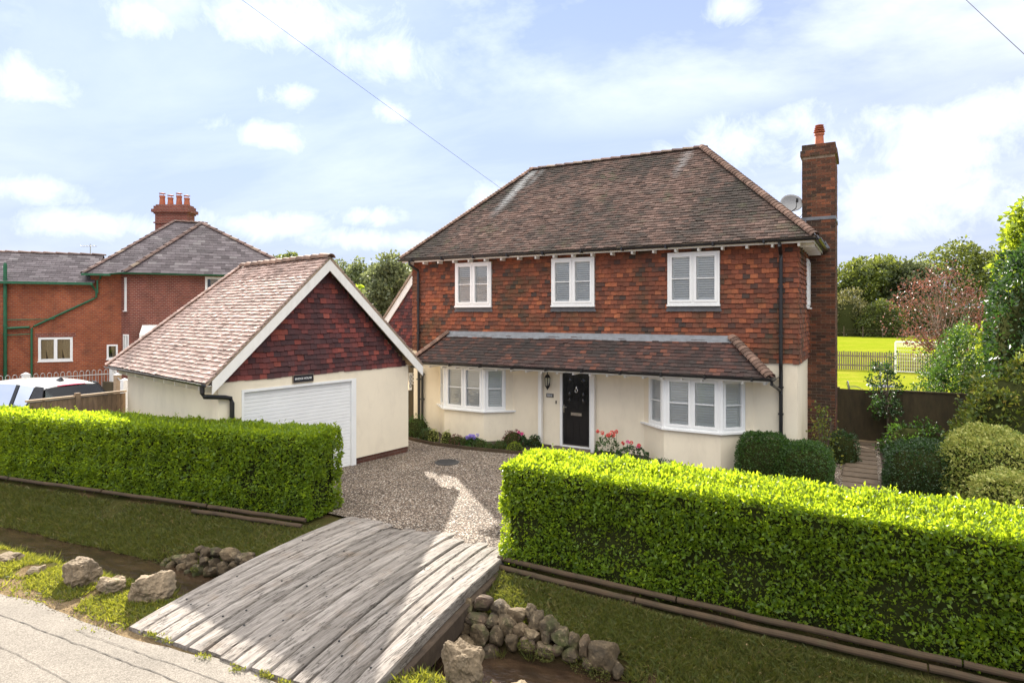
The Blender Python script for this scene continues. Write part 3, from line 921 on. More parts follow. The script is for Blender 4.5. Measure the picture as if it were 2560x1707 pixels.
# ------------------------------------------------------------------ building parts
def window(parent, fr, w, z0, z1, lights=2, name='window', shutter=True, bar=True, sill=True, fw=.055, sw=.055, back=None, label=None, curtain=None):
    """fr(x along, y inwards, z). Returns the window part (its frame); panes, shutters, bars and sill are its children"""
    m = MB()
    m.box(0, -.05, z0, fw, .05, z1, fr).box(w - fw, -.05, z0, w, .05, z1, fr)
    m.box(fw, -.05, z0, w - fw, .05, z0 + fw, fr).box(fw, -.05, z1 - fw, w - fw, .05, z1, fr)
    lw = (w - 2 * fw) / lights
    for i in range(1, lights):
        m.box(fw + lw * i - .022, -.05, z0 + fw, fw + lw * i + .022, .05, z1 - fw, fr)
    part = m.build(name, MT['white'], parent, label=label)
    for i in range(lights):
        a = fw + lw * i + (.022 if i else 0)
        b = fw + lw * (i + 1) - (.022 if i < lights - 1 else 0)
        za, zb = z0 + fw, z1 - fw
        m = MB()
        m.box(a, -.068, za, a + sw, .03, zb, fr).box(b - sw, -.068, za, b, .03, zb, fr)
        m.box(a + sw, -.068, za, b - sw, .03, za + sw, fr).box(a + sw, -.068, zb - sw, b - sw, .03, zb, fr)
        m.build('sash', MT['white'], part)
        a, b, za, zb = a + sw, b - sw, za + sw, zb - sw
        MB().add([fr(a - .005, -.01, za - .005), fr(b + .005, -.01, za - .005), fr(b + .005, -.01, zb + .005), fr(a - .005, -.01, zb + .005)], [(0, 1, 2, 3)]).build('pane', MT['glass'], part)
        zm = (za + zb) / 2
        if bar:
            bx('glazing_bar', MT['white'], part, (a, -.035, zm - .011, b, -.012, zm + .011), fr=fr)
        if shutter:
            m = MB()
            m.box(a - .02, .035, za - .02, a + .03, .065, zb + .02, fr).box(b - .03, .035, za - .02, b + .02, .065, zb + .02, fr)
            m.box(a + .03, .035, za - .02, b - .03, .065, za + .03, fr).box(a + .03, .035, zb - .03, b - .03, .065, zb + .02, fr)
            k = int((zb - za - .06) / .056)
            st = (zb - za - .06) / k
            for j in range(k):
                zc = za + .03 + st * (j + .5)
                p = [fr(x, y, z) for x, y, z in ((a + .03, .038, zc - .028), (b - .03, .038, zc - .028), (b - .03, .064, zc + .013), (a + .03, .064, zc + .013),
                                                (a + .03, .038, zc - .020), (b - .03, .038, zc - .020), (b - .03, .064, zc + .021), (a + .03, .064, zc + .021))]
                m.hexa(p)
            m.build('shutter', MT['white'], part)
        elif curtain:
            m = MB()
            nk = 14
            for side in curtain:
                x0, x1 = (a - .02, a + (b - a) * .34) if side < 0 else (b - (b - a) * .75, b + .02)
                vs = []
                for j in range(nk + 1):
                    tt = j / nk
                    xx = x0 + (x1 - x0) * tt
                    for zz, pull in ((za - .02, .35 if side > 0 else 0), ((za + zb) / 2, .1), (zb + .02, 0)):
                        x2 = xx + (x1 - xx) * pull if side > 0 else xx
                        vs.append(fr(x2, .07 + .018 * math.sin(j * 2.1), zz))
                m.add(vs, [(j * 3 + q, j * 3 + 3 + q, j * 3 + 4 + q, j * 3 + 1 + q) for j in range(nk) for q in range(2)])
            m.build('curtain', MT['curtain'], part)
    if sill:
        bx('sill', MT['white'], part, (-.02, -.10, z0 - .035, w + .02, -.003, z0 - .001), fr=fr)
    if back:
        bx('dark_backing', MT['room'], part, (.01, back, z0 + .01, w - .01, back + .02, z1 - .01), fr=fr)  # dark panel close behind the glass in place of an unlit room
    return part


def wall_holes(m, x0, x1, z0, z1, holes, y0, y1, fr):
    """wall slab with rectangular openings (x0, z0, x1, z1)"""
    xs = sorted({x0, x1, *[h[0] for h in holes], *[h[2] for h in holes]})
    for a, b in zip(xs[:-1], xs[1:]):
        hs = sorted([h for h in holes if h[0] <= a + 1e-6 and h[2] >= b - 1e-6], key=lambda h: h[1])
        z = z0
        for h in hs:
            if h[1] - z > 1e-4:
                m.box(a, y0, z, b, y1, h[1], fr)
            z = h[3]
        if z1 - z > 1e-4:
            m.box(a, y0, z, b, y1, z1, fr)


def gutter(path, r=.06, n=10):
    """half-round channel along a level path"""
    m = MB()
    path = [Vector(p) for p in path]
    rings = []
    for i, p in enumerate(path):
        d = (path[min(i + 1, len(path) - 1)] - path[max(i - 1, 0)]).normalized()
        x = d.cross(Vector((0, 0, 1))).normalized()
        outer = [p + x * r * math.cos(math.pi * k / n) - Vector((0, 0, r * math.sin(math.pi * k / n))) for k in range(n + 1)]
        inner = [p + x * r * .86 * math.cos(math.pi * k / n) - Vector((0, 0, r * .86 * math.sin(math.pi * k / n))) for k in range(n, -1, -1)]
        rings.append(outer + inner)
    q = len(rings[0])
    vs = [v for r_ in rings for v in r_]
    fs = [(i * q + k, i * q + (k + 1) % q, (i + 1) * q + (k + 1) % q, (i + 1) * q + k) for i in range(len(path) - 1) for k in range(q)]
    fs += [tuple(range(q - 1, -1, -1)), tuple(range((len(path) - 1) * q, len(path) * q))]
    return m.add(vs, fs)


# ------------------------------------------------------------------ the main house
HX0, HX1, HD = -5.45, 5.33, 5.0
house = thing('house', 'detached house with red tile-hung upper floor, cream render below and brown hipped roof', 'house', (0, 2.5, 0))
idf = lambda x, y, z: Vector((x, y, z))
m = MB()
wall_holes(m, HX0, HX1, -.05, 2.52, [(-.47, .06, .44, 2.12)], 0, .25, idf)
m.box(HX1 - .25, .251, -.05, HX1, HD, 2.52).box(HX0, .251, -.05, HX0 + .25, HD, 2.52).box(HX0 + .251, HD - .25, -.05, HX1 - .251, HD, 2.52)
m.build('rendered_wall', MT['render'], house)
WIN = [(-3.85, -2.62), (-.71, .52), (2.44, 3.67)]
WZ0, WZ1 = 3.82, 5.07
m = MB()
wall_holes(m, HX0 - .01, HX1 + .01, 2.521, 5.2, [(a, WZ0, b, WZ1) for a, b in WIN], .01, .26, idf)
m.box(HX1 - .24, .261, 2.521, HX1 + .01, HD, 5.2).box(HX0 - .01, .261, 2.521, HX0 + .24, HD, 5.2).box(HX0 + .241, HD - .25, 2.521, HX1 - .241, HD, 5.2)
hung = m.build('tile_hung_wall', MT['mortar'], house)
holes = [((a - .004, 0, WZ0 - .17), (b + .004, 0, WZ1)) for a, b in WIN]
mats = tiles([(HX0 - .03, .008, 2.47), (HX1 + .045, .008, 2.47), (HX1 + .045, .008, 5.2), (HX0 - .03, .008, 5.2)], (1, 0, 0), (0, -1, 0), .165, .114, .019, holes=holes, seed=3, jit=.007)
sidem = tiles([(HX1 + .012, -.03, 2.47), (HX1 + .012, 2.8, 2.47), (HX1 + .012, 2.8, 5.2), (HX1 + .012, -.03, 5.2)], (0, 1, 0), (1, 0, 0), .165, .114, .019, seed=4,
              holes=[((HX1, 1.9, 3.72), (HX1, 2.7, 5.0))])
sidem += tiles([(HX0 - .012, 5, 2.47), (HX0 - .012, -.03, 2.47), (HX0 - .012, -.03, 5.2), (HX0 - .012, 5, 5.2)], (0, -1, 0), (-1, 0, 0), .165, .114, .014, seed=5)
pieces(hung, 'wall_tile', mats + sidem, MT['wall_tile'])
for a, b in WIN:
    fr = (lambda a: (lambda x, y, z: Vector((a + x, y - .035, z))))(a)
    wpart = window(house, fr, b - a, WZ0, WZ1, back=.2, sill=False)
    bx('sill', MT['white'], wpart, (a - .015, -.11, WZ0 - .045, b + .015, -.03, WZ0 - .002))
    p = MB()
    nn = 30
    vs = []
    for i in range(nn + 1):
        x = a - .05 + (b - a + .1) * i / nn
        vs += [(x if 0 < i < nn else (a if i == 0 else b), -.05, WZ0 - .047), (x, -.058, WZ0 - .165 - .012 * (i % 2))]
    p.add(vs, [(2 * i, 2 * i + 1, 2 * i + 3, 2 * i + 2) for i in range(nn)])
    p.build('lead_apron', MT['dark_lead'], wpart)
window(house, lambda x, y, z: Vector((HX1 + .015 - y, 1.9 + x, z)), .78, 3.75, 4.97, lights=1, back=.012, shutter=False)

# main roof
EZ, ED0, ED1, EL, ER = 5.25, -.32, 5.32, -5.72, 5.72
RZ, RL, RRt, RD = 8.20, -2.6, 2.68, 2.5
A, B, C_, D_ = Vector((EL, ED0, EZ)), Vector((ER, ED0, EZ)), Vector((RRt, RD, RZ)), Vector((RL, RD, RZ))
E_, F_ = Vector((ER, ED1, EZ)), Vector((EL, ED1, EZ))
dn = Vector((0, 0, -.06))
m = MB()
m.add([A, B, C_, D_, E_, F_], [(0, 1, 2, 3), (1, 4, 2), (4, 5, 3, 2), (5, 0, 3), (0, 5, 4, 1)])
roof = m.build('roof', MT['mortar'], house)
mats = tiles([A, B, C_, D_], (1, 0, 0), (0, -1, 1), .165, .1, .016, seed=6, jit=.008)
mats += tiles([B, E_, C_], (0, 1, 0), (1, 0, 1), .165, .1, .013, seed=7)
mats += tiles([F_, A, D_], (0, 1, 0), (-1, 0, 1), .165, .1, .013, seed=8)
mats += tiles([E_, F_, D_, C_], (1, 0, 0), (0, 1, 1), .165, .1, .013, seed=9)
pieces(roof, 'roof_tile', mats, MT['roof_tile'])
hc = caps(A + Vector((.02, .02, 0)), D_, (-.5, -.5, 1), .115, .105, 2, .8) + caps(B + Vector((-.02, .02, 0)), C_, (.5, -.5, 1), .125, .105, 3, .8)
hc += caps(E_, C_, (.5, .5, 1), .115, .105, 4, .8) + caps(F_, D_, (-.5, .5, 1), .115, .105, 5, .8)
pieces(roof, 'bonnet_tile', hc, MT['bonnet'], HR_V, HR_F)
pieces(roof, 'ridge_tile', caps(D_ + Vector((-.1, 0, -.02)), C_ + Vector((.1, 0, -.02)), (0, 0, 1), .12, .3, 6, .75, .008), MT['hip_cap'], HR_V, HR_F)
# eaves: soffit, fascia, rafter feet, gutter
bx('soffit', MT['white_wood'], house, (EL + .06, ED0 + .05, 5.203, ER - .06, -.02, 5.225), (HX1 + .03, -.018, 5.203, ER - .06, 2.78, 5.225), (EL + .06, -.018, 5.203, HX0 - .03, 5.2, 5.225))
bx('fascia_board', MT['white_wood'], house, (EL + .05, ED0 + .035, 5.14, ER - .05, ED0 + .048, 5.235))
bx('fascia_board', MT['white_wood'], house, (ER - .048, ED0 + .05, 5.14, ER - .035, 2.79, 5.235))
for i in range(21):
    x = -5.42 + i * .54
    if abs(x - 4.98) > .1:
        bx('rafter_foot', MT['white_wood'], house, (x - .025, ED0 + .055, 5.075, x + .025, -.05, 5.2))
for i in range(5):
    y = .15 + i * .55
    bx('rafter_foot', MT['white_wood'], house, (HX1 + .05, y - .025, 5.075, ER - .055, y + .025, 5.2))
g = gutter([(EL - .03, ED0 - .035, 5.235), (ER + .02, ED0 - .035, 5.235)])
for x in np.arange(EL + .5, ER, 1.1):
    g.box(x - .02, ED0 - .105, 5.155, x + .02, ED0 + .03, 5.25)
g.build('gutter', MT['black'], house)
gutter([(ER + .035, ED0 - .05, 5.237), (ER + .035, 2.79, 5.237)]).build('gutter', MT['black'], house)


def downpipe(path, parent, r=.036, mat='black', name='downpipe', clips=()):
    m = MB().tube(path, r, 10)
    for x, y, z in clips:
        m.box(x - .055, y - .045, z - .018, x + .055, y + .045, z + .018)
    return m.build(name, MT[mat], parent, smooth=False)


downpipe([(5.0, ED0 - .03, 5.19), (5.0, ED0 - .03, 5.10), (5.0, -.10, 4.93), (5.0, -.095, 4.8), (5.0, -.095, 2.45), (5.0, -.07, 2.3), (5.0, -.07, .1)], house, .042, clips=[(5.0, -.09, 4.2), (5.0, -.09, 3.1), (5.0, -.07, 1.95), (5.0, -.07, 1.35), (5.0, -.07, .5)])
downpipe([(-5.34, ED0 - .03, 5.19), (-5.34, ED0 - .03, 5.08), (-5.2, -.11, 4.9), (-5.2, -.095, 4.8), (-5.2, -.095, 2.4), (-5.2, -.07, 2.2), (-5.2, -.07, .1)], house, .04, clips=[(-5.2, -.09, 4.0), (-5.2, -.09, 3.0), (-5.2, -.07, 1.6)])

# canopy roof over the ground floor
LZ, CZ, CD = 3.02, 2.20, -.80
T0, T1 = Vector((-4.1, -.03, LZ)), Vector((3.93, -.03, LZ))
L0, L1 = Vector((-4.92, CD, CZ)), Vector((4.86, CD, CZ))
K0, K1 = Vector((-4.92, -.03, CZ)), Vector((4.86, -.03, CZ))
m = MB().add([L0, L1, T1, T0, K1, K0], [(0, 1, 2, 3), (1, 4, 2), (5, 0, 3), (0, 5, 4, 1), (3, 2, 4, 5)])
canopy = m.build('canopy_roof', MT['mortar'], house)
mats = tiles([L0, L1, T1, T0], (1, 0, 0), (0, -1, 1), .165, .1, .013, seed=16)
mats += tiles([L1, K1, T1], (0, 1, 0), (1, 0, 1), .165, .1, .013, seed=17) + tiles([K0, L0, T0], (0, 1, 0), (-1, 0, 1), .165, .1, .013, seed=18)
pieces(canopy, 'roof_tile', mats, MT['canopy_tile'])
pieces(canopy, 'bonnet_tile', caps(L0, T0, (-.5, -.5, 1), .12, .105, 8, .8) + caps(L1, T1, (.5, -.5, 1), .135, .105, 9, .8), MT['bonnet'], HR_V, HR_F)
m = MB()
nn = 5
for i in range(nn):
    a, b = -4.12 + 8.07 * i / nn, -4.12 + 8.07 * (i + 1) / nn + .04
    zz = .004 * (i % 2)
    m.add([(a, -.16, LZ - .11 + zz), (b, -.16, LZ - .11 + zz), (b, -.055, LZ + .035 + zz), (a, -.055, LZ + .035 + zz), (a, -.03, LZ + .06 + zz), (b, -.03, LZ + .06 + zz)], [(0, 1, 2, 3), (3, 2, 5, 4)])
m.build('lead_flashing', MT['lead'], canopy)
bx('canopy_soffit', MT['white_wood'], house, (-4.86, CD + .05, 2.155, 4.8, -.005, 2.185))
bx('canopy_fascia', MT['white_wood'], house, (-4.87, CD + .03, 2.10, 4.81, CD + .048, 2.195))
for i in range(22):
    x = -4.75 + i * .452
    bx('rafter_foot', MT['white_wood'], house, (x - .024, CD + .052, 2.05, x + .024, -.01, 2.153))
g = gutter([(-4.97, CD - .035, 2.20), (4.9, CD - .035, 2.20)])
for x in np.arange(-4.5, 4.8, 1.0):
    g.box(x - .02, CD - .105, 2.125, x + .02, CD + .025, 2.215)
g.build('gutter', MT['black'], house)
gutter([(4.92, CD - .05, 2.203), (4.92, -.03, 2.203)]).build('gutter', MT['black'], house)
downpipe([(4.90, CD - .02, 2.16), (4.90, CD - .02, 2.08), (4.93, -.40, 1.98), (4.98, -.10, 1.88), (5.0, -.09, 1.80)], house, .038)
downpipe([(-4.90, CD - .02, 2.16), (-4.90, CD - .02, 2.06), (-5.06, -.12, 1.95), (-5.06, -.075, 1.8), (-5.06, -.075, .1)], house, .038, clips=[(-5.06, -.07, 1.75), (-5.06, -.07, 1.0)])


def bay(x0, x1, x2, x3, dp, label):
    """canted bay: wall points x0, x3; front corners x1, x2 at depth -dp"""
    zs = .90
    P = [Vector((x0, 0, 0)), Vector((x1, -dp, 0)), Vector((x2, -dp, 0)), Vector((x3, 0, 0))]
    MB().prism([(p.x, p.y) for p in (P[0], P[1], P[2], P[3])] + [(x3, .01), (x0, .01)], -.05, zs - .045).build('bay_wall', MT['render'], house)
    e = .07
    sillp = [(x0 - .10, -.004), (x1 - .035, -dp - e), (x2 + .035, -dp - e), (x3 + .10, -.004)]
    root = MB().prism(sillp, zs - .044, zs).build('bay_window', MT['white'], house, label=label)
    top = 2.115
    for (a, b, nl, inset) in ((P[0], P[1], 1, (.20, .02)), (P[1], P[2], 2, (.03, .03)), (P[2], P[3], 1, (.02, .20))):
        ex = (b - a).normalized()
        ey = Vector((-ex.y, ex.x, 0))
        L = (b - a).length
        base = a + ex * inset[0] + ey * .05
        fr = (lambda base, ex, ey: (lambda x, y, z: base + ex * x + ey * y + Vector((0, 0, z))))(base, ex, ey)
        w = L - inset[0] - inset[1]
        m = MB()
        fw, sw = .05, .052
        m.box(0, -.05, zs + .001, fw, .05, top, fr).box(w - fw, -.05, zs + .001, w, .05, top, fr)
        m.box(fw, -.05, zs + .001, w - fw, .05, zs + fw, fr).box(fw, -.05, top - .06, w - fw, .05, top, fr)
        lw = (w - 2 * fw) / nl
        if nl == 2:
            m.box(fw + lw - .022, -.05, zs + fw, fw + lw + .022, .05, top - .06, fr)
        m.build('window_frame', MT['white'], root)
        for i in range(nl):
            a_ = fw + lw * i + (.022 if i else 0)
            b_ = fw + lw * (i + 1) - (.022 if i < nl - 1 else 0)
            za, zb = zs + fw, top - .06
            m = MB()
            m.box(a_, -.066, za, a_ + sw, .03, zb, fr).box(b_ - sw, -.066, za, b_, .03, zb, fr)
            m.box(a_ + sw, -.066, za, b_ - sw, .03, za + sw, fr).box(a_ + sw, -.066, zb - sw, b_ - sw, .03, zb, fr)
            m.build('sash', MT['white'], root)
            a2, b2, za, zb = a_ + sw, b_ - sw, za + sw, zb - sw
            MB().add([fr(a2 - .005, -.01, za - .005), fr(b2 + .005, -.01, za - .005), fr(b2 + .005, -.01, zb + .005), fr(a2 - .005, -.01, zb + .005)], [(0, 1, 2, 3)]).build('pane', MT['glass'], root)
            zm = (za + zb) / 2
            bx('glazing_bar', MT['white'], root, (a2, -.035, zm - .011, b2, -.012, zm + .011), fr=fr)
            m = MB()
            m.box(a2 - .02, .035, za - .02, a2 + .03, .065, zb + .02, fr).box(b2 - .03, .035, za - .02, b2 + .02, .065, zb + .02, fr)
            m.box(a2 + .03, .035, za - .02, b2 - .03, .065, za + .03, fr).box(a2 + .03, .035, zb - .03, b2 - .03, .065, zb + .02, fr)
            k = int((zb - za - .06) / .056)
            st = (zb - za - .06) / k
            for j in range(k):
                zc = za + .03 + st * (j + .5)
                m.hexa([fr(x, y, z) for x, y, z in ((a2 + .03, .038, zc - .028), (b2 - .03, .038, zc - .028), (b2 - .03, .064, zc + .013), (a2 + .03, .064, zc + .013),
                                                    (a2 + .03, .038, zc - .020), (b2 - .03, .038, zc - .020), (b2 - .03, .064, zc + .021), (a2 + .03, .064, zc + .021))])
            m.build('shutter', MT['white'], root)
    for p in (P[1], P[2]):
        MB().lathe([(.07, zs + .001), (.07, top)], (p.x, p.y + .05, 0), 8).build('corner_post', MT['white'], root)
    # rendered cheeks between bay and wall, and the boxed-in bay head
    for a, b in ((P[0], P[1]), (P[3], P[2])):
        ex = (b - a).normalized()
        q = a + ex * .195
        pts = [(a.x, a.y), (q.x, q.y), (q.x + (.10 if b.x > a.x else -.10), .01), (a.x, .01)]
        if b.x < a.x:
            pts = pts[::-1]
        MB().prism(pts, zs + .001, top).build('bay_cheek', MT['render'], house)
    MB().prism([(x0 + .02, -.01), (x1 + .01, -dp + .01), (x2 - .01, -dp + .01), (x3 - .02, -.01)], top + .001, 2.15).build('bay_head', MT['white'], house)


bay(-4.48, -3.92, -2.58, -1.95, .52, 'left bay window with white shutters')
bay(1.83, 2.49, 3.79, 4.40, .56, 'right bay window with white shutters')

# front door
m = MB()
m.box(-.47, -.05, .06, -.405, .08, 2.12).box(.375, -.05, .06, .44, .08, 2.12).box(-.405, -.05, 2.06, .375, .08, 2.12).box(-.405, -.06, .06, .375, .08, .095)
door = m.build('front_door', MT['white'], house, label='black front door in a white frame')
m = MB()
m.box(-.402, .0, .125, .372, .045, 2.057)
for (x0, z0, x1, z1) in ((-.33, 1.30, -.09, 1.95), (.06, 1.30, .30, 1.95), (-.33, .25, -.09, .78), (.06, .25, .30, .78)):
    m.box(x0, -.008, z0, x1, -.0005, z0 + .02).box(x0, -.008, z1 - .02, x1, -.0005, z1).box(x0, -.008, z0 + .02, x0 + .02, -.0005, z1 - .02).box(x1 - .02, -.008, z0 + .02, x1, -.0005, z1 - .02)
m.build('door_leaf', MT['black_door'], door)
bx('door_weather_bar', MT['chrome'], door, (-.40, -.03, .098, .37, -.0005, .122))
for cx in (-.21, .18):
    for cz, hw, hh in ((1.83, .07, .05), (1.46, .035, .07), (1.30, .035, .07)):
        MB().add([(cx - hw, -.0095, cz), (cx, -.0095, cz - hh), (cx + hw, -.0095, cz), (cx, -.0095, cz + hh), (cx, -.018, cz)], [(0, 1, 4), (1, 2, 4), (2, 3, 4), (3, 0, 4)]).build('diamond_pane', MT['glass'], door)
m = MB()
m.tube([(.0 + .035 * math.cos(a), -.03, 1.56 + .05 * math.sin(a)) for a in np.linspace(0, 2 * math.pi, 15)], .009, 6)
m.lathe([(.018, 1.60), (.024, 1.63), (.01, 1.67)], (0, -.025, 0), 8)
m.build('knocker', MT['chrome'], door)
bx('letter_plate', MT['chrome'], door, (-.165, -.02, .90, .145, -.0005, .975))
bx('handle', MT['chrome'], door, (-.385, -.02, .96, -.355, -.0005, 1.16), (-.385, -.06, 1.10, -.27, -.035, 1.12), (-.38, -.04, 1.10, -.36, -.019, 1.12))
for x in (-1.03, .495):
    bx('porch_post', MT['white_wood'], house, (x - .05, -.14, .0, x + .05, -.03, 2.153))
# doorstep and stone plinth
bx('doorstep', MT['mat'], house, (-.62, -.75, -.02, .44, -.02, .055))
# side wing behind, its gable seen over the garage
m = MB()
gx0, gx1, gz0, ga = -8.35, -3.4, 2.85, 5.85
m.prism([(gx0 + .25, 1.5), (-5.46, 1.5), (-5.46, 5.5), (gx0 + .25, 5.5)], -.05, 2.45)
m.build('wing_wall', MT['render'], house)
ap = Vector((-5.86, 1.46, 5.83))
lo = Vector((-8.32, 1.46, 2.83))
ri = Vector((-5.49, 1.46, 5.4))
gw = MB().add([Vector((-7.95, 1.49, 2.45)), Vector((-5.49, 1.49, 2.45)), Vector((-5.49, 1.49, 5.83)), Vector((-5.86, 1.49, 5.83)), Vector((-8.0, 1.49, 3.2))], [(0, 1, 2, 3, 4)]).build('wing_gable', MT['mortar'], house)
pieces(gw, 'wall_tile', tiles([(-8.0, 1.48, 2.42), (-5.49, 1.48, 2.42), (-5.49, 1.48, 5.8), (-5.86, 1.48, 5.8), (-8.0, 1.48, 3.15)], (1, 0, 0), (0, -1, 0), .165, .114, .014, seed=23), MT['gable_tile'], limit=140)
sl = (ap - lo).normalized()
nn = Vector((-sl.z, 0, sl.x))
p = [lo - nn * .2, ap - nn * .2, ap, lo]
MB().add([q + Vector((0, -.06, 0)) for q in p] + [q + Vector((0, -.02, 0)) for q in p], [(0, 1, 2, 3), (7, 6, 5, 4), (0, 4, 5, 1), (1, 5, 6, 2), (2, 6, 7, 3), (3, 7, 4, 0)]).build('wing_bargeboard', MT['white_wood'], house)
q = [lo + Vector((0, -.1, .01)), ap + Vector((0, -.1, .01)), ap + Vector((0, 4, .01)), lo + Vector((0, 4, .01))]
wr = MB().add(q + [v + nn * .04 for v in q], [(3, 2, 1, 0), (4, 5, 6, 7), (0, 1, 5, 4), (1, 2, 6, 5), (2, 3, 7, 6), (3, 0, 4, 7)]).build('wing_roof', MT['mortar'], house)
pieces(wr, 'roof_tile', tiles([v + nn * .042 for v in q], (0, 1, 0), (-1, 0, 1), .165, .1, .013, seed=24), MT['garage_tile'], limit=40)

# chimney
CX0, CX1, CY0, CY1, CZT = 5.20, 5.97, 2.80, 4.15, 7.70
ch = bx('chimney', MT['mortar'], house, (CX0 + .006, CY0 + .006, -.05, CX1 - .006, CY1 - .006, CZT))
mats = []
rows = int(CZT / .0765)
bh, bw = .0765, .2235
br = np.random.default_rng(4)


def brick_face(o, ex, n, width, z0, rows, off=0):
    for r in range(rows):
        x = -((r + off) % 2) * bw / 2
        while x < width - .01:
            a, b = max(x, 0), min(x + bw, width)
            if b - a > .02:
                c = np.array(o) + np.array(ex) * (a + b) / 2 + np.array([0, 0, z0 + r * bh + .005])
                mats.append(M4(np.array(ex) * (b - a - .010), np.array([0, 0, bh - .010]), np.array(n) * (.006 + br.uniform(.003, .007)), c))
            x += bw


brick_face((CX0, CY0 + .006, 0), (1, 0, 0), (0, -1, 0), CX1 - CX0, -.02, rows)
brick_face((CX1 - .006, CY0, 0), (0, 1, 0), (1, 0, 0), CY1 - CY0, -.02, rows, 1)
brick_face((CX0 + .006, CY1, 0), (0, -1, 0), (-1, 0, 0), CY1 - CY0, -.02 + bh * 68, rows - 68, 1)
brick_face((CX1, CY1 - .006, 0), (-1, 0, 0), (0, 1, 0), CX1 - CX0, -.02, rows)
pieces(ch, 'brick', mats, MT['chimney_brick'])
mats = []
for k, (e, z) in enumerate(((.035, CZT), (.035, CZT + bh * 1), (.0, CZT + bh * 2), (.0, CZT + bh * 3))):
    brick_face((CX0 - e, CY0 - e, 0), (1, 0, 0), (0, -1, 0), CX1 - CX0 + 2 * e, z, 1, k)
    brick_face((CX1 + e, CY0 - e, 0), (0, 1, 0), (1, 0, 0), CY1 - CY0 + 2 * e, z, 1, k)
    brick_face((CX0 - e, CY1 + e, 0), (0, -1, 0), (-1, 0, 0), CY1 - CY0 + 2 * e, z, 1, k)
cp = bx('chimney_cap', MT['mortar'], house, (CX0 - .035, CY0 - .035, CZT + .001, CX1 + .035, CY1 + .035, CZT + bh * 2), (CX0, CY0, CZT + bh * 2 + .001, CX1, CY1, CZT + bh * 4))
pieces(cp, 'brick', mats, MT['chimney_brick'])
bx('lead_band', MT['lead'], ch, (CX0 - .02, CY0 - .02, 6.03, CX1 + .02, CY1 + .02, 6.11))
m = MB()
for i in range(7):
    zz = 5.42 + i * .09
    xx = CX0 + .02 + (.62 - i * .09)
    m.add([(xx - .12, CY0 - .018, zz - .14), (xx + .02, CY0 - .018, zz - .14), (xx - .10, CY0 - .018, zz + .06)], [(0, 1, 2)])
m.add([(CX0 - .015, CY0 - .016, 5.7), (CX0 + .10, CY0 - .016, 5.62), (CX0 + .10, CY0 - .016, 6.03), (CX0 - .015, CY0 - .016, 6.03)], [(0, 1, 2, 3)])
m.build('stepped_flashing', MT['lead'], ch)
pz = CZT + bh * 4
pot = MB().lathe([(.14, pz), (.135, pz + .05), (.115, pz + .06), (.10, pz + .32), (.125, pz + .33), (.125, pz + .37), (.10, pz + .375)], (5.58, 3.25, 0), 18).build('chimney_pot', MT['terracotta'], ch, smooth=False)
m = MB()
for k in range(4):
    z = pz + .39 + k * .055
    m.lathe([(.08, z), (.145 - .012 * k, z + .02), (.145 - .012 * k, z + .032), (.07, z + .045)], (5.58, 3.25, 0), 18)
m.lathe([(.05, pz + .36), (.05, pz + .60)], (5.58, 3.25, 0), 10)
m.build('pot_cowl', MT['terracotta'], ch)

# satellite dish on the chimney
dish = thing('satellite_dish', 'grey round satellite dish on an arm at the chimney above the roof edge', 'satellite dish', (4.95, 2.9, 6.49))
dc = Vector((4.93, 2.75, 6.49))
dax = Vector((.42, -.86, .25)).normalized()
ex = dax.cross(Vector((0, 0, 1))).normalized()
ey = ex.cross(dax)
vs, fs = [], []
for i in range(7):
    for k in range(24):
        a = 2 * math.pi * k / 24
        r = i / 6
        vs.append(dc + ex * (.29 * r * math.cos(a)) + ey * (.24 * r * math.sin(a)) + dax * (.07 * r * r))
nv = len(vs)
vs += [v - dax * .008 for v in vs]
for i in range(6):
    for k in range(24):
        a, b = i * 24 + k, i * 24 + (k + 1) % 24
        fs += [(a, b, b + 24, a + 24), (a + nv, a + 24 + nv, b + 24 + nv, b + nv)]
for k in range(24):
    a, b = 6 * 24 + k, 6 * 24 + (k + 1) % 24
    fs.append((a, b, b + nv, a + nv))
MB().add(vs, fs).build('reflector', MT['dish'], dish, smooth=True)
MB().tube([dc - ey * .22 + dax * .02, dc - ey * .26 + dax * .3, dc - ey * .1 + dax * .42], .012, 6).build('feed_arm', MT['iron'], dish)
MB().lathe([(.028, 0), (.034, .04), (.03, .10)], dc - ey * .14 + dax * .40, 8).build('receiver', MT['iron'], dish)
MB().tube([(CX0 + .02, 2.98, 6.52), (5.06, 2.9, 6.52), tuple(dc - dax * .05)], .022, 8).build('mount_arm', MT['iron'], dish)
MB().tube([(5.19, 2.86, 6.2), (5.1, 2.8, 6.05), (4.95, 2.74, 5.98), (4.8, 2.72, 6.02)], .008, 5).build('cable', MT['iron'], dish)


def lettering(text, size, loc, rot, parent, ext=.002):
    cu = bpy.data.curves.new('lettering', 'FONT')
    cu.body = text
    cu.size = size
    cu.align_x = 'CENTER'
    cu.align_y = 'CENTER'
    cu.extrude = ext
    cu.space_line = .8
    cu.materials.append(MT['letter'])
    tmp = bpy.data.objects.new('lettering_curve', cu)
    COL.objects.link(tmp)
    dg = bpy.context.evaluated_depsgraph_get()
    me = bpy.data.meshes.new_from_object(tmp.evaluated_get(dg))
    COL.objects.unlink(tmp)
    bpy.data.objects.remove(tmp)
    bpy.data.curves.remove(cu)
    if not me.materials:
        me.materials.append(MT['letter'])
    o = bpy.data.objects.new('lettering', me)
    link(o, parent, Matrix.Translation(loc) @ rot)
    return o


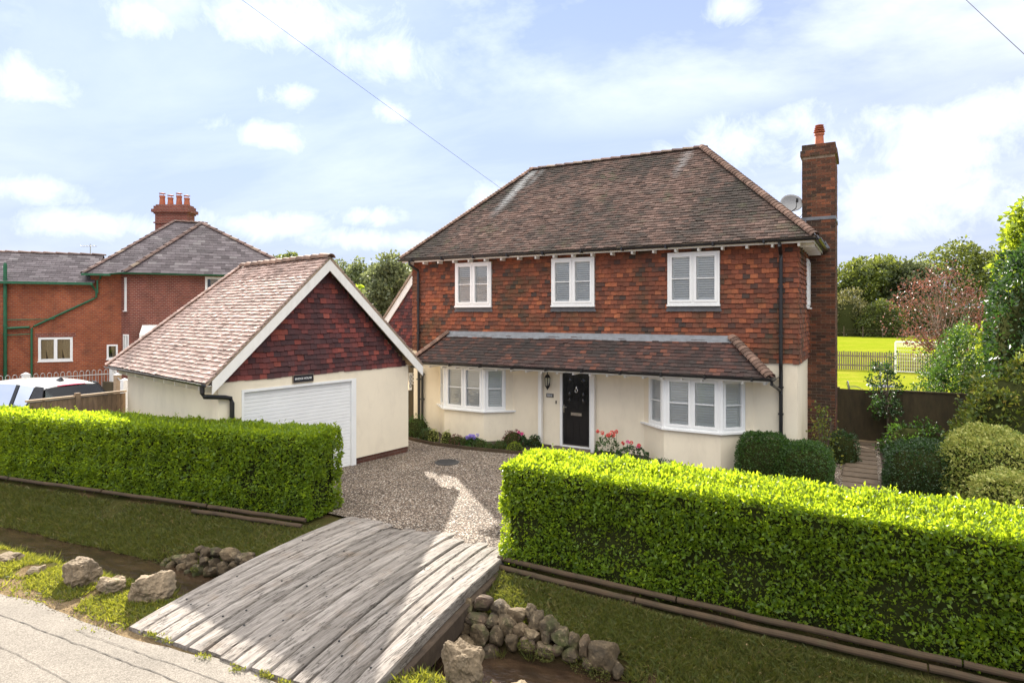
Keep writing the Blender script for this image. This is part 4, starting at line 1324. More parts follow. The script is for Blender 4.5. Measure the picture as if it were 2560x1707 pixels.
t = thing('name_plate', 'small dark BRIDGE HOUSE name plate on the wall beside the front door', 'sign', (-.78, -.01, 1.35))
bx('plate', MT['sign'], t, (-.89, -.022, 1.335, -.68, -.002, 1.435))
lettering('BRIDGE\nHOUSE', .050, (-.785, -.0245, 1.385), Matrix.Rotation(rad(90), 4, 'X'), t)
t = thing('wall_lantern', 'black six-sided wall lantern beside the front door', 'lantern', (-.8, -.12, 1.55))
c = (-.80, -.135, 0)
MB().lathe([(.012, 1.55), (.02, 1.58), (.05, 1.61), (.072, 1.66)], c, 6).build('base', MT['iron'], t)
MB().lathe([(.078, 1.875), (.085, 1.885), (.05, 1.945), (.02, 1.965), (.012, 2.0), (.016, 2.01), (.004, 2.03)], c, 6).build('cap', MT['iron'], t)
m = MB()
for k in range(6):
    a = 2 * math.pi * k / 6
    m.tube([(c[0] + .07 * math.cos(a), c[1] + .07 * math.sin(a), 1.655), (c[0] + .078 * math.cos(a), c[1] + .078 * math.sin(a), 1.88)], .007, 5)
m.build('frame', MT['iron'], t)
MB().lathe([(.062, 1.662), (.069, 1.874)], c, 6).build('glass', MT['glass'], t)
MB().tube([(-.80, -.005, 1.72), (-.80, -.06, 1.66), (-.80, -.12, 1.60)], .013, 6).build('bracket', MT['iron'], t)
t = thing('doorbell', 'tiny black doorbell on the cream wall left of the door frame', 'doorbell', (-.6, -.01, 1.18))
bx('housing', MT['black'], t, (-.615, -.022, 1.175, -.585, -.002, 1.255))
MB().lathe([(.009, 0), (.009, .004)], (-.60, -.024, 1.215), 8).build('button', MT['chrome'], t)

# ------------------------------------------------------------------ the garage
GO, GU, GV = Vector((-3.71, -2.41, 0)), Vector((.1232, .9924, 0)), Vector((-.9751, .2218, 0))
GN = Vector((GU.y, -GU.x, 0))            # square to the front, pointing out


def gf(a, b, z):
    return GO + GU * a + GV * b + Vector((0, 0, z))


def gff(x, y, z):                        # front wall frame: x along the front, y square into the wall
    return GO + GU * x - GN * y + Vector((0, 0, z))


garage = thing('garage', 'cream rendered garage with tile-hung gable and white door', 'garage', tuple(gf(-2.5, 2.5, 0)))
m = MB()
wall_holes(m, -5.08, 0, .15, 2.27, [(-4.60, .15, -1.78, 2.06)], 0, .22, gff)
lw = lambda x, y, z: gf(-5.08, .15, 0) + GV * x + Vector((GV.y, -GV.x, 0)) * y + Vector((0, 0, z))
m.box(0, 0, .15, 5.3, .2, 2.25, lambda x, y, z: gf(-5.079, .16, 0) + GV * x + GU * y + Vector((0, 0, z)))
m.box(0, 0, .15, 5.3, .2, 2.25, lambda x, y, z: gf(-.201, .22, 0) + GV * x + GU * y + Vector((0, 0, z)))
m.box(0, 0, .15, 4.6, .2, 2.25, lambda x, y, z: gf(-4.85, 5.3, 0) + GU * x + GV * y + Vector((0, 0, z)))
m.build('rendered_wall', MT['render'], garage)
m = MB()
m.box(-1.70, .02, -.12, -.004, .2, .149, gff).box(-5.06, .02, -.12, -4.62, .2, .149, gff)
m.box(0, 0.02, -.12, 5.3, .2, .149, lambda x, y, z: gf(-5.079, .22, 0) + GV * x + GU * y + Vector((0, 0, z)))
m.box(0, 0, -.12, 5.3, .18, .149, lambda x, y, z: gf(-.201, .22, 0) + GV * x + GU * y + Vector((0, 0, z)))
m.build('brick_plinth', MT['brick_plinth'], garage)
# gable
gab = MB().add([gff(-5.08, .03, 2.272), gff(0, .03, 2.272), gff(-2.60, .03, 4.66)], [(0, 1, 2)])
gab = gab.build('gable', MT['mortar'], garage)
pieces(gab, 'wall_tile', tiles([gff(-5.04, .02, 2.24), gff(-.04, .02, 2.24), gff(-2.60, .02, 4.62)], GU, GN, .165, .112, .018, seed=31, jit=.007), MT['gable_tile'])
# door
m = MB()
m.box(-4.60, -.012, -.1, -4.545, .10, 2.06, gff).box(-1.84, -.012, -.1, -1.71, .10, 2.06, gff).box(-4.545, -.012, 2.005, -1.84, .10, 2.06, gff)
gd = m.build('garage_door', MT['white'], garage, label='white sectional garage door of narrow horizontal panels')
n = 27
for i in range(n):
    z0 = -.08 + i * (2.08 / n)
    h = 2.08 / n
    p = [(-4.543, .05, z0 + .003), (-1.842, .05, z0 + .003), (-1.842, .09, z0 + .003), (-4.543, .09, z0 + .003), (-4.543, .05, z0 + h - .004), (-1.842, .05, z0 + h - .004), (-1.842, .09, z0 + h - .004), (-4.543, .09, z0 + h - .004)]
    m = MB()
    pf = [(0, .060), (.006, .050), (h - .010, .050), (h - .003, .060)]
    vs = [gff(-4.543, y, z0 + z) for z, y in pf] + [gff(-1.842, y, z0 + z) for z, y in pf]
    vs += [gff(-4.543, .09, z0), gff(-4.543, .09, z0 + h - .003), gff(-1.842, .09, z0), gff(-1.842, .09, z0 + h - .003)]
    m.add(vs, [(0, 4, 5, 1), (1, 5, 6, 2), (2, 6, 7, 3), (0, 1, 2, 3, 9, 8), (4, 10, 11, 7, 6, 5), (8, 9, 11, 10), (3, 7, 11, 9), (0, 8, 10, 4)])
    m.build('door_panel', MT['white'], gd)
# roof
ga0, gar, ga1, gz, grz, gb0, gbr, gb1 = -5.42, -2.61, .32, 2.26, 4.86, -.24, 4.1, 5.85
LA, LB, LC, LD = gf(ga0, gb0, gz), gf(ga0, gb1, gz), gf(gar, gbr, grz), gf(gar, gb0, grz)
RA, RB = gf(ga1, gb0, gz), gf(ga1, gb1, gz)
m = MB().add([LA, LB, LC, LD, RA, RB], [(3, 2, 1, 0), (4, 5, 2, 3), (1, 2, 5)])
dn = Vector((0, 0, -.05))
m.add([LA + dn, LB + dn, LC + dn, LD + dn, RA + dn, RB + dn], [(0, 1, 2, 3), (3, 2, 5, 4), (5, 2, 1)])
m.add([LA, LD, LD + dn, LA + dn, RA, RA + dn], [(0, 1, 2, 3), (1, 4, 5, 2)])
groof = m.build('roof', MT['mortar'], garage)
outl = -GU + Vector((0, 0, 1))
mats = tiles([LA, LB, LC, LD], GV, outl, .165, .105, .021, seed=32, jit=.006) + tiles([RA, RB, LC, LD], GV, GU + Vector((0, 0, 1)), .165, .105, .014, seed=33, jit=.008)
mats += tiles([LB, RB, LC], GU, GV + Vector((0, 0, 1)), .165, .105, .014, seed=34)
pieces(groof, 'roof_tile', mats, MT['garage_tile'])
pieces(groof, 'bonnet_tile', caps(LB, LC, -GU + GV + Vector((0, 0, 1.2)), .105, .105, 12, .8) + caps(RB, LC, GU + GV + Vector((0, 0, 1.2)), .105, .105, 13, .8), MT['garage_tile'], HR_V, HR_F)
pieces(groof, 'ridge_tile', caps(LC + Vector((0, 0, -.02)), LD + Vector((0, 0, -.02)), (0, 0, 1), .13, .33, 14, .95, .006), MT['bonnet'], HR_V, HR_F, smooth=False)


def slope_board(parent, lo, hi, drop, thick, name, mat):
    lo, hi = Vector(lo), Vector(hi)
    d = (hi - lo).normalized()
    o = -GV if True else None
    up = Vector((0, 0, 1))
    pts = [lo - up * drop, hi - up * drop, hi, lo]
    f = GN * thick
    return MB().add([p + f for p in pts] + pts, [(0, 1, 2, 3), (7, 6, 5, 4), (0, 4, 5, 1), (1, 5, 6, 2), (2, 6, 7, 3), (3, 7, 4, 0)]).build(name, mat, parent)


slope_board(garage, gf(ga0 + .12, -.21, gz + .06), gf(gar, -.21, grz - .04), .26, .028, 'bargeboard', MT['white_wood'])
slope_board(garage, gf(gar, -.21, grz - .04), gf(ga1 + .0, -.21, gz - .03), .26, .028, 'bargeboard', MT['white_wood'])
gutter([gf(ga0 - .03, gb0 + .02, gz + .01), gf(ga0 - .03, gb1 + .05, gz + .01)], .058).build('gutter', MT['black'], garage)
for i in range(9):
    q = gf(ga0 + .05, .3 + i * .62, 0)
    MB().add([q + v for v in (GU * .03 + Vector((0, 0, 2.10)), GU * .30 + Vector((0, 0, 2.02)), GU * .30 + Vector((0, 0, 2.22)), GU * .03 + Vector((0, 0, 2.22)))] +
          [q + GV * .04 + v for v in (GU * .03 + Vector((0, 0, 2.10)), GU * .30 + Vector((0, 0, 2.02)), GU * .30 + Vector((0, 0, 2.22)), GU * .03 + Vector((0, 0, 2.22)))],
          [(0, 1, 2, 3), (7, 6, 5, 4), (0, 4, 5, 1), (1, 5, 6, 2), (2, 6, 7, 3), (3, 7, 4, 0)]).build('rafter_foot', MT['white_wood'], garage)
bx('garage_soffit', MT['white_wood'], garage, (0, 0, 2.215, 6.0, .34, 2.232), fr=lambda x, y, z: gf(ga0 + .02, gb0 + .05, 0) + GV * x + GU * y + Vector((0, 0, z)))
downpipe([gf(ga0 - .03, gb0 + .1, gz - .03), gf(ga0 - .03, gb0 + .1, gz - .16), gf(ga0 + .02, -.12, gz - .24), gf(-4.98, -.075, gz - .30), gf(-4.86, -.07, gz - .33), gf(-4.83, -.07, gz - .42), gf(-4.83, -.07, .0)], garage, .045, clips=[tuple(gf(-4.83, -.07, 1.2))])
t = thing('house_sign', 'dark rectangular BRIDGE HOUSE sign above the garage door', 'sign', tuple(gff(-3.18, 0, 2.1)))
bx('plate', MT['sign'], t, (-3.43, -.030, 2.105, -2.93, -.002, 2.255), fr=gff)
bx('rim', MT['sign_rim'], t, (-3.44, -.036, 2.095, -2.92, -.003, 2.104), (-3.44, -.036, 2.256, -2.92, -.003, 2.265), (-3.44, -.036, 2.1045, -3.431, -.003, 2.2555), (-2.929, -.036, 2.1045, -2.92, -.003, 2.2555), fr=gff)
lettering('BRIDGE HOUSE', .062, tuple(gff(-3.18, -.033, 2.178)), Matrix.Rotation(math.atan2(GU.y, GU.x), 4, 'Z') @ Matrix.Rotation(rad(90), 4, 'X'), t)
# dark side gate between garage and house
t = thing('side_gate', 'dark boarded side gate between the garage and the house', 'gate', (-6.2, .45, 0))
for i in range(14):
    bx('board', MT['dark_gate'], t, (-7.3 + i * .13, .42 - .011 * (i % 2), .02, -7.3 + i * .13 + .138, .43 - .011 * (i % 2), 1.95))
bx('rail', MT['dark_gate'], t, (-7.3, .432, .3, -5.48, .47, .4), (-7.3, .432, 1.6, -5.48, .47, 1.7))
m = MB()
for k in range(3):
    m.tube([(-5.78 + .05 * math.cos(a), .40, 1.42 + k * .12 + .055 * math.sin(a)) for a in np.linspace(0, 2 * math.pi, 13)], .008, 5)
m.build('wall_ornament', MT['white_wood'], t)
# a hanging tile-coloured panel on the garage flank: pale notice with rings
t = thing('trellis_panel', 'narrow pale ornament panel on the dark gap beside the garage corner', 'ornament', tuple(gf(.1, .1, 1.5)))
bx('panel', MT['render'], t, (.03, .01, 1.60, .14, .03, 2.05), fr=gff)
m = MB()
for k in range(3):
    c = gff(.085, .0, 1.72 + k * .11)
    m.tube([c + GU * .03 * math.cos(a) + Vector((0, 0, .045 * math.sin(a))) for a in np.linspace(0, 2 * math.pi, 13)], .006, 5)
m.build('rings', MT['iron'], t)

# ------------------------------------------------------------------ neighbouring brick house
NO, N1, N2 = Vector((-21.36, -.07, 0)), Vector((.5871, .8095, 0)), Vector((-.8095, .5871, 0))
nf = lambda x, y, z: NO + N1 * x + N2 * y + Vector((0, 0, z))
nb = thing('brick_house', 'red brick neighbouring house with grey slate roofs and green gutters', 'house', tuple(nf(0, 2, 0)))
m = MB()
wall_holes(m, -7.5, -1.12, -.1, 4.92, [(-2.94, 1.62, -1.75, 2.61)], 0, .22, nf)
m.box(-7.5, .221, -.1, -7.28, 4.2, 4.92, nf).box(-7.279, 3.98, -.1, -1.12, 4.2, 4.92, nf)
m.build('wing_wall', MT['brick_orange'], nb)
m = MB()
wall_holes(m, -1.119, .0, -.1, 5.28, [(-.54, 1.64, -.13, 2.27)], .001, .22, nf)
m.box(-1.119, .221, -.1, -.9, 7, 5.28, nf)
m.build('middle_wall', MT['brick_orange'], nb)
# canted corner and right-hand block
ce = frame(nf(0, 0, 0), (N1 * .66 - N2 * .751), (N1 * .751 + N2 * .66))
m = MB()
wall_holes(m, 0, .58, -.1, 5.32, [(.12, 1.92, .50, 2.70), (.22, 3.72, .36, 5.15)], 0, .2, ce)
c2 = nf(.383, -.436, 0)
rf = frame(c2, N1, N2)
m2 = MB()
wall_holes(m2, .0, 7.0, -.1, 5.32, [(2.88, 4.3, 4.05, 5.24)], 0, .22, rf)
m2.box(6.78, .221, -.1, 7.0, 7, 5.32, rf)
m.build('corner_wall', MT['brick_red'], nb)
m2.build('block_wall', MT['brick_red'], nb)
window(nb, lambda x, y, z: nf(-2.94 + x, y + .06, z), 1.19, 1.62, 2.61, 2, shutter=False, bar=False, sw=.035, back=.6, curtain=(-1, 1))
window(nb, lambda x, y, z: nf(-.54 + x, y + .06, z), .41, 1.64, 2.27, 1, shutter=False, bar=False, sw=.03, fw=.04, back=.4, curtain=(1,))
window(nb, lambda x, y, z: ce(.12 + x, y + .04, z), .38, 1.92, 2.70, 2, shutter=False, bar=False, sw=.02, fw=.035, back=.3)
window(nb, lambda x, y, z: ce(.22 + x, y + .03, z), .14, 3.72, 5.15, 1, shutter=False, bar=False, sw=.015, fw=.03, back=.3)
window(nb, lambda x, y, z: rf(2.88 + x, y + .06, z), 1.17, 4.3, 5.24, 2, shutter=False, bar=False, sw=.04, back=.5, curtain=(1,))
bx('brick_arch', MT['brick_red'], nb, (-3.04, -.012, 2.612, -1.65, -.001, 2.79), fr=nf)
# slate roofs
slm = []
wr0 = [nf(-7.7, -.22, 4.88), nf(-.95, -.22, 4.88), nf(-.95, 2.05, 6.26), nf(-7.7, 2.05, 6.26)]
sroof = MB().add(wr0 + [nf(-.95, 4.3, 4.88), nf(-7.7, 4.3, 4.88)], [(0, 1, 2, 3), (3, 2, 4, 5)]).build('roof', MT['slate'], nb, label='low slate roof over the left wing')
slm += tiles(wr0, N1, -N2 + Vector((0, 0, 1)), .34, .19, .009, seed=41, gap=.008, jit=.005)
pieces(sroof, 'slate', slm, MT['slate'], limit=150)
pieces(sroof, 'ridge_tile', caps(wr0[3] + Vector((0, 0, -.02)), wr0[2] + Vector((0, 0, -.02)), (0, 0, 1), .12, .45, 42, .7, .004), MT['hip_cap'], HR_V, HR_F)
ap1 = nf(1.75, 3.75, 8.17)
ml = nf(-1.35, -.25, 5.27)
mroof = MB().add([ml, nf(3.2, -.25, 5.27), nf(3.2, 3.75, 8.17), ap1, nf(-1.35, 7.4, 5.27), nf(3.2, 7.4, 5.27)], [(0, 1, 2, 3), (4, 0, 3), (3, 2, 5, 4)]).build('roof', MT['slate'], nb, label='middle slate roof with hips')
pieces(mroof, 'slate', tiles([ml, nf(3.2, -.25, 5.27), nf(3.2, 3.75, 8.17), ap1], N1, -N2 + Vector((0, 0, 1)), .34, .19, .009, seed=43, gap=.008, jit=.005)
       + tiles([nf(-1.35, 7.4, 5.27), ml, ap1], N2, -N1 + Vector((0, 0, 1)), .34, .19, .009, seed=44, gap=.008), MT['slate'], limit=150)
pieces(mroof, 'hip_tile', caps(ml, ap1, -N1 - N2 + Vector((0, 0, 1)), .12, .4, 45, .7, .004) + caps(ap1, nf(3.2, 3.75, 8.17), (0, 0, 1), .12, .4, 46, .7, .004), MT['hip_cap'], HR_V, HR_F)
ap2 = nf(3.05, 2.1, 7.95)
q0, q1 = nf(.18, -.72, 5.33), nf(7.75, -.72, 5.33)
qm = nf(-.28, -.12, 5.33)
broof = MB().add([q0, q1, ap2, nf(3.05, 7, 7.95), nf(7.75, 7, 5.33), qm], [(0, 1, 2), (1, 4, 3, 2), (5, 0, 2)]).build('roof', MT['slate'], nb, label='right-hand slate roof rising to a point')
pieces(broof, 'slate', tiles([q0, q1, ap2], N1, -N2 + Vector((0, 0, 1)), .34, .19, .009, seed=47, gap=.008, jit=.006), MT['slate'], limit=300)
pieces(broof, 'hip_tile', caps(q0, ap2, -N1 - N2 + Vector((0, 0, 1)), .13, .4, 48, .7, .004) + caps(q1, ap2, N1 - N2 + Vector((0, 0, 1)), .13, .4, 49, .7, .004), MT['hip_cap'], HR_V, HR_F)
bx('gutter', MT['green_paint'], nb, (-7.7, -.31, 4.80, -1.0, -.20, 4.90), fr=nf)
bx('gutter', MT['green_paint'], nb, (-1.4, -.35, 5.20, -.35, -.24, 5.29), fr=nf)
gutter([nf(-.36, -.22, 5.31), nf(.10, -.80, 5.33), nf(7.8, -.80, 5.33)], .07).build('gutter', MT['green_paint'], nb)
m = MB().tube([nf(-4.0, -.12, .0), nf(-4.0, -.12, 5.55), nf(-4.0, -.12, 5.65)], [.065, .065, .045], 10)
for z in (1.3, 2.75, 3.1, 4.3, 4.95):
    m.tube([nf(-4.0, -.12, z - .05), nf(-4.0, -.12, z + .05)], .078, 10)
m.build('soil_pipe', MT['green_paint'], nb)
m = MB().tube([nf(-1.05, -.24, 4.82), nf(-.98, -.1, 4.66), nf(-.90, -.08, 4.55), nf(-.90, -.08, 4.3), nf(-1.0, -.08, 4.22), nf(-3.05, -.08, 3.08), nf(-3.14, -.08, 2.98), nf(-3.14, -.08, .0)], .042, 8)
m.tube([nf(-.72, -.29, 5.22), nf(-.74, -.12, 5.1), nf(-.86, -.1, 5.0), nf(-.86, -.1, 4.45)], .04, 8)
m.tube([nf(-3.95, -.1, 3.0), nf(-3.2, -.1, 3.04)], .05, 8).tube([nf(-3.95, -.1, 3.34), nf(-2.4, -.1, 3.37), nf(-2.35, -.09, 3.42)], .02, 6).tube([nf(-3.95, -.1, 2.72), nf(-3.2, -.1, 2.76)], .02, 6)
m.build('downpipe', MT['green_paint'], nb)
# chimney stack with four pots
cf = frame(nf(.85, 4.55, 0), (N1 * .909 - N2 * .416), (N1 * .416 + N2 * .909))
m = MB().box(0, 0, 5.5, 1.62, .75, 8.62, cf).box(-.06, -.06, 8.15, 1.68, .81, 8.21, cf)
m.box(-.05, -.05, 8.622, 1.67, .80, 8.70, cf).box(-.13, -.13, 8.701, 1.75, .88, 8.86, cf).box(-.05, -.05, 8.861, 1.67, .80, 9.02, cf).box(.02, .02, 9.021, 1.60, .73, 9.10, cf)
nch = m.build('chimney', MT['brick_red'], nb)
m = MB()
for i in range(8):
    m.add([cf(.02 + i * .09, -.015, 7.55 + i * .075), cf(.16 + i * .09, -.015, 7.55 + i * .075), cf(.06 + i * .09, -.015, 7.72 + i * .075)], [(0, 1, 2)])
m.build('stepped_flashing', MT['lead'], nch)
for i, (px, hgt) in enumerate(((.16, .5), (.58, .4), (1.02, .5), (1.42, .38))):
    c = cf(px, .37, 0)
    MB().lathe([(.15, 9.10), (.145, 9.16), (.12, 9.10 + hgt * .8), (.14, 9.10 + hgt * .82), (.14, 9.10 + hgt), (.10, 9.10 + hgt)], c, 14).build('chimney_pot', MT['terracotta'], nch)
    m = MB().lathe([(.15, 9.10 + hgt + .10), (.16, 9.10 + hgt + .12), (.05, 9.10 + hgt + .15)], c, 14)
    for a in (0, 2.1, 4.2):
        m.tube([c + Vector((.11 * math.cos(a), .11 * math.sin(a), 9.10 + hgt - .02)), c + Vector((.11 * math.cos(a), .11 * math.sin(a), 9.10 + hgt + .11))], .008, 5)
    m.build('pot_cover', MT['terracotta'], nch)
# flat-roofed lean-to at the far left and the little porch roof on the right block
m = MB().box(-9.5, -1.3, -.1, -4.5, -.01, 2.85, nf)
lean = m.build('lean_to', MT['brick_orange'], nb)
bx('lean_to_roof', MT['white_wood'], lean, (-9.6, -1.4, 2.851, -4.38, -.01, 2.95), fr=nf)
bx('lean_to_upstand', MT['galv'], lean, (-9.6, -1.42, 2.951, -4.36, -.01, 3.1), (-4.42, -.2, 3.101, -4.36, -.01, 3.42), fr=nf)
c = nf(-4.85, -1.33, 1.35)
m = MB().tube([c + N2 * .02, c - N2 * .06], .22, 18)
m.tube([c - N2 * .061, c - N2 * .065], .13, 18)
m.build('round_vent', MT['galv'], lean)
m = MB().add([rf(.45, -1.0, 2.72), rf(3.2, -1.0, 2.72), rf(3.2, -.01, 3.1), rf(.45, -.01, 3.1), rf(.45, -1.0, 2.58), rf(3.2, -1.0, 2.58), rf(.45, -.01, 2.58), rf(3.2, -.01, 2.58)], [(0, 1, 2, 3), (4, 5, 1, 0), (4, 0, 3, 6), (5, 7, 2, 1), (6, 7, 5, 4)])
m.build('porch_roof', MT['white_wood'], nb)
bx('porch_wall', MT['brick_red'], nb, (.6, -.9, -.1, 3.1, -.02, 2.575), fr=rf)

# bits on the skyline beyond the neighbour
t = thing('television_aerial', 'thin television aerial on a mast above the low slate roof', 'aerial', (-41.99, 8.93, 0))
MB().tube([(-41.99, 8.93, 0), (-41.99, 8.93, 8.6)], .035, 6).build('mast', MT['galv'], t)
m = MB().tube([(-42.6, 8.6, 8.45), (-41.6, 9.15, 8.45)], .025, 5)
for k in range(5):
    p = Vector((-42.5 + k * .2, 8.65 + k * .11, 8.45))
    m.tube([p + Vector((-.1, .18, 0)), p + Vector((.1, -.18, 0))], .018, 5)
m.build('boom', MT['galv'], t)
t = thing('telegraph_pole', 'wooden telegraph pole rising behind the low slate roof', 'telegraph pole', (-64.96, 13.15, 0))
MB().tube([(-64.96, 13.15, 0), (-64.96, 13.15, 9.6)], [.2, .16], 8).build('post', MT['pole'], t)
MB().tube([(-64.5, 14.0, 9.2), (-65.4, 12.3, 9.2)], .06, 6).build('crossarm', MT['pole'], t)


def sag_cable(name, label, a, b, sag, r):
    a, b = Vector(a), Vector(b)
    P = [a.lerp(b, k / 30) - Vector((0, 0, sag * 4 * (k / 30) * (1 - k / 30))) for k in range(31)]
    o = MB().tube(P, r, 5).build(name, MT['cable'])
    tag(o, label, 'cable')


sag_cable('pole_cable', 'cable running left from the telegraph pole head', (-65.3, 12.5, 9.3), (-90, 2, 8.8), .5, .03)
sag_cable('pole_cable', 'cable dropping right from the telegraph pole head', (-64.6, 13.9, 9.3), (-60, 26, 6.8), .6, .03)
sag_cable('overhead_cable', 'thin overhead cable crossing the sky down to the eaves of the main house', (-6.5, -14.6, 13.1), (.45, -.42, 5.22), .05, .0035)
sag_cable('overhead_cable', 'dark overhead cable across the top right corner of the sky', (8.4, 19.6, 21.0), (13.5, 8.5, 7.6), .1, .014)

# ------------------------------------------------------------------ plants
def rounded_box_shell(n, hx, hy, hz, rnd, rg, top_w=1.0, back=.3):
    """random points on a rounded box surface (open below) with outward normals, local coords centred on the base"""
    areas = np.array([2 * hx * 2 * hy * top_w, 2 * hx * hz * 1.25, 2 * hx * hz * back, 2 * hy * hz * 1.7, 2 * hy * hz * 1.7])
    pick = rg.choice(5, n, p=areas / areas.sum())
    a, b = rg.uniform(-1, 1, n), rg.uniform(-1, 1, n)
    zb = rg.uniform(0, 1, n)
    P, N = np.zeros((n, 3)), np.zeros((n, 3))
    for k in range(5):
        i = pick == k
        if k == 0:
            P[i] = np.c_[a[i] * hx, b[i] * hy, np.full(i.sum(), hz)]
            N[i] = (0, 0, 1)
        elif k < 3:
            sg = -1 if k == 1 else 1
            P[i] = np.c_[a[i] * hx, np.full(i.sum(), sg * hy), zb[i] * hz]
            N[i] = (0, sg, 0)
        else:
            sg = -1 if k == 3 else 1
            P[i] = np.c_[np.full(i.sum(), sg * hx), b[i] * hy, zb[i] * hz]
            N[i] = (sg, 0, 0)
    # round the upper edges and the corners
    q = np.maximum(np.abs(P) - np.array([hx - rnd, hy - rnd, hz - rnd]), 0)
    q[:, 2] = np.maximum(P[:, 2] - (hz - rnd), 0)
    L = np.linalg.norm(q, axis=1)
    m = L > rnd
    sc = np.ones(n)
    sc[m] = rnd / L[m]
    sgn = np.sign(P)
    core = np.clip(P, [-(hx - rnd), -(hy - rnd), -9], [hx - rnd, hy - rnd, hz - rnd])
    P2 = P.copy()
    P2[m] = core[m] + (q * sgn)[m] * sc[m][:, None]
    N2_ = unit(N + (q * sgn) / rnd * .9)
    return P2, N2_


def hedge(name, label, a, b, depth, h0, h1, nleaf, leaf, mat, seed, group=None):
    """clipped hedge from a to b (front base line); leaves in a ragged shell round a solid dark core"""
    rg = np.random.default_rng(seed)
    a, b = Vector((a[0], a[1], 0)), Vector((b[0], b[1], 0))
    ex = (b - a).normalized()
    ey = Vector((-ex.y, ex.x, 0))
    L = (b - a).length
    c = (a + b) / 2 + ey * depth / 2
    t = thing(name, label, 'hedge', tuple(c), group)
    hz = (h0 + h1) / 2
    P, N = rounded_box_shell(nleaf, L / 2, depth / 2, hz, .09, rg, 1.25)
    hh = h0 + (h1 - h0) * (P[:, 0] / L + .5)
    P[:, 2] *= hh / hz
    bump = vnoise(P, 1.3, seed) * .05 + vnoise(P, 4.5, seed + 3) * .04 + vnoise(P, 11, seed + 7) * .025
    thin = (vnoise(P, 2.1, seed + 11) + vnoise(P, 5.0, seed + 13) > .62) & (N[:, 2] < .5)
    keep = ~(thin & (rg.random(nleaf) < .72))
    low = (P[:, 2] < .16) & (vnoise(P, 3.5, seed + 17) > .1)
    keep &= ~(low & (rg.random(nleaf) < .6))
    P, N, bump = P[keep], N[keep], bump[keep]
    nleaf = len(P)
    inset = np.abs(rg.normal(0, .045, nleaf)) * np.where(rg.random(nleaf) < .35, 2.0, .8)
    Q = P + N * (bump - inset)[:, None]
    topm = (N[:, 2] > .6)
    D = unit(N * .55 + rg.normal(size=(nleaf, 3)) * .75 + np.array([0, 0, .25]))
    # shoots standing up from the clipped top
    sh = topm & (rg.random(nleaf) < .22)
    D[sh] = unit(np.array([0, 0, 1]) + rg.normal(size=(sh.sum(), 3)) * .45)
    Q[sh] += np.c_[np.zeros((sh.sum(), 2)), rg.uniform(0, .045, sh.sum())]
    Ls = leaf * np.clip(rg.lognormal(0, .28, nleaf), .5, 1.9)
    tocol = np.array([[ex.x, ex.y, 0], [ey.x, ey.y, 0], [0, 0, 1]])
    V, F = leaf_quads(Q @ tocol + np.array(c), D @ tocol, Ls, .6, .1, rg)
    o = np_mesh('foliage', V, F, mat, t)
    o['kind'] = 'stuff'
    # tall sprigs
    ns = int(L * 9)
    sp, sd = [], []
    sl = []
    for k in range(ns):
        x, y = rg.uniform(-L / 2 + .05, L / 2 - .05), rg.uniform(-depth / 2 + .05, depth / 2 - .05)
        base = np.array([x, y, h0 + (h1 - h0) * (x / L + .5)])
        hgt = rg.uniform(.05, .14)
        for j in range(7):
            sp.append(base + np.array([rg.normal(0, .006), rg.normal(0, .006), hgt * j / 6]))
            sd.append(np.array([math.cos(j * 2.4), math.sin(j * 2.4), .9]))
            sl.append(leaf * rg.uniform(.6, .9))
    V, F = leaf_quads(np.array(sp) @ tocol + np.array(c), unit(np.array(sd)) @ tocol, np.array(sl), .6, .1, rg)
    o = np_mesh('sprigs', V, F, mat, t)
    o['kind'] = 'stuff'
    # solid core, its dark colour stands in for shade among the leaves
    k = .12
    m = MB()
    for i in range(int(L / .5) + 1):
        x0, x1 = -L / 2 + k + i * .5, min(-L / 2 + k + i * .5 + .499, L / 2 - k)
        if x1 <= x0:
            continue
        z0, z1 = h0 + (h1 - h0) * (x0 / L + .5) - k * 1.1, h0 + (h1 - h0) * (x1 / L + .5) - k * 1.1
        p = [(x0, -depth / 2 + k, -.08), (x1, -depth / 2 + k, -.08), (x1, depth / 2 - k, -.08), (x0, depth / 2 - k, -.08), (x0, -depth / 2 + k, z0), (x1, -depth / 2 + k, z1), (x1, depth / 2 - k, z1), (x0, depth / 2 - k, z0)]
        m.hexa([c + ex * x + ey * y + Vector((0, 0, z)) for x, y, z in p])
    m.build('dark_core', MT['core'], t)
    return t


hedge('hedge', 'clipped green hedge on the right in front of the house', (2.02, -7.42), (10.2, -7.40), 1.22, 1.42, 1.36, 95000, .047, MT['leaf_hedge'], 51)
hedge('hedge', 'clipped green hedge on the left in front of the garage', (-12.6, -9.32), (-1.72, -7.57), .98, 1.34, 1.50, 105000, .047, MT['leaf_hedge'], 52)


def dome_points(n, rx, ry, rz, rg, rough=.12, boxy=2.6, seed=0):
    d = unit(rg.normal(size=(n, 3)))
    d[:, 2] = np.abs(d[:, 2]) * 1.0 - .12 * rg.random(n)
    d = unit(d)
    k = 1 / (np.abs(d) ** boxy).sum(1) ** (1 / boxy)
    s = d * k[:, None]
    r = 1 + vnoise(s, 3.2, seed) * rough + vnoise(s, 8, seed + 5) * rough * .5
    return s * r[:, None] * np.array([rx, ry, rz]), unit(d / np.array([rx, ry, rz]))


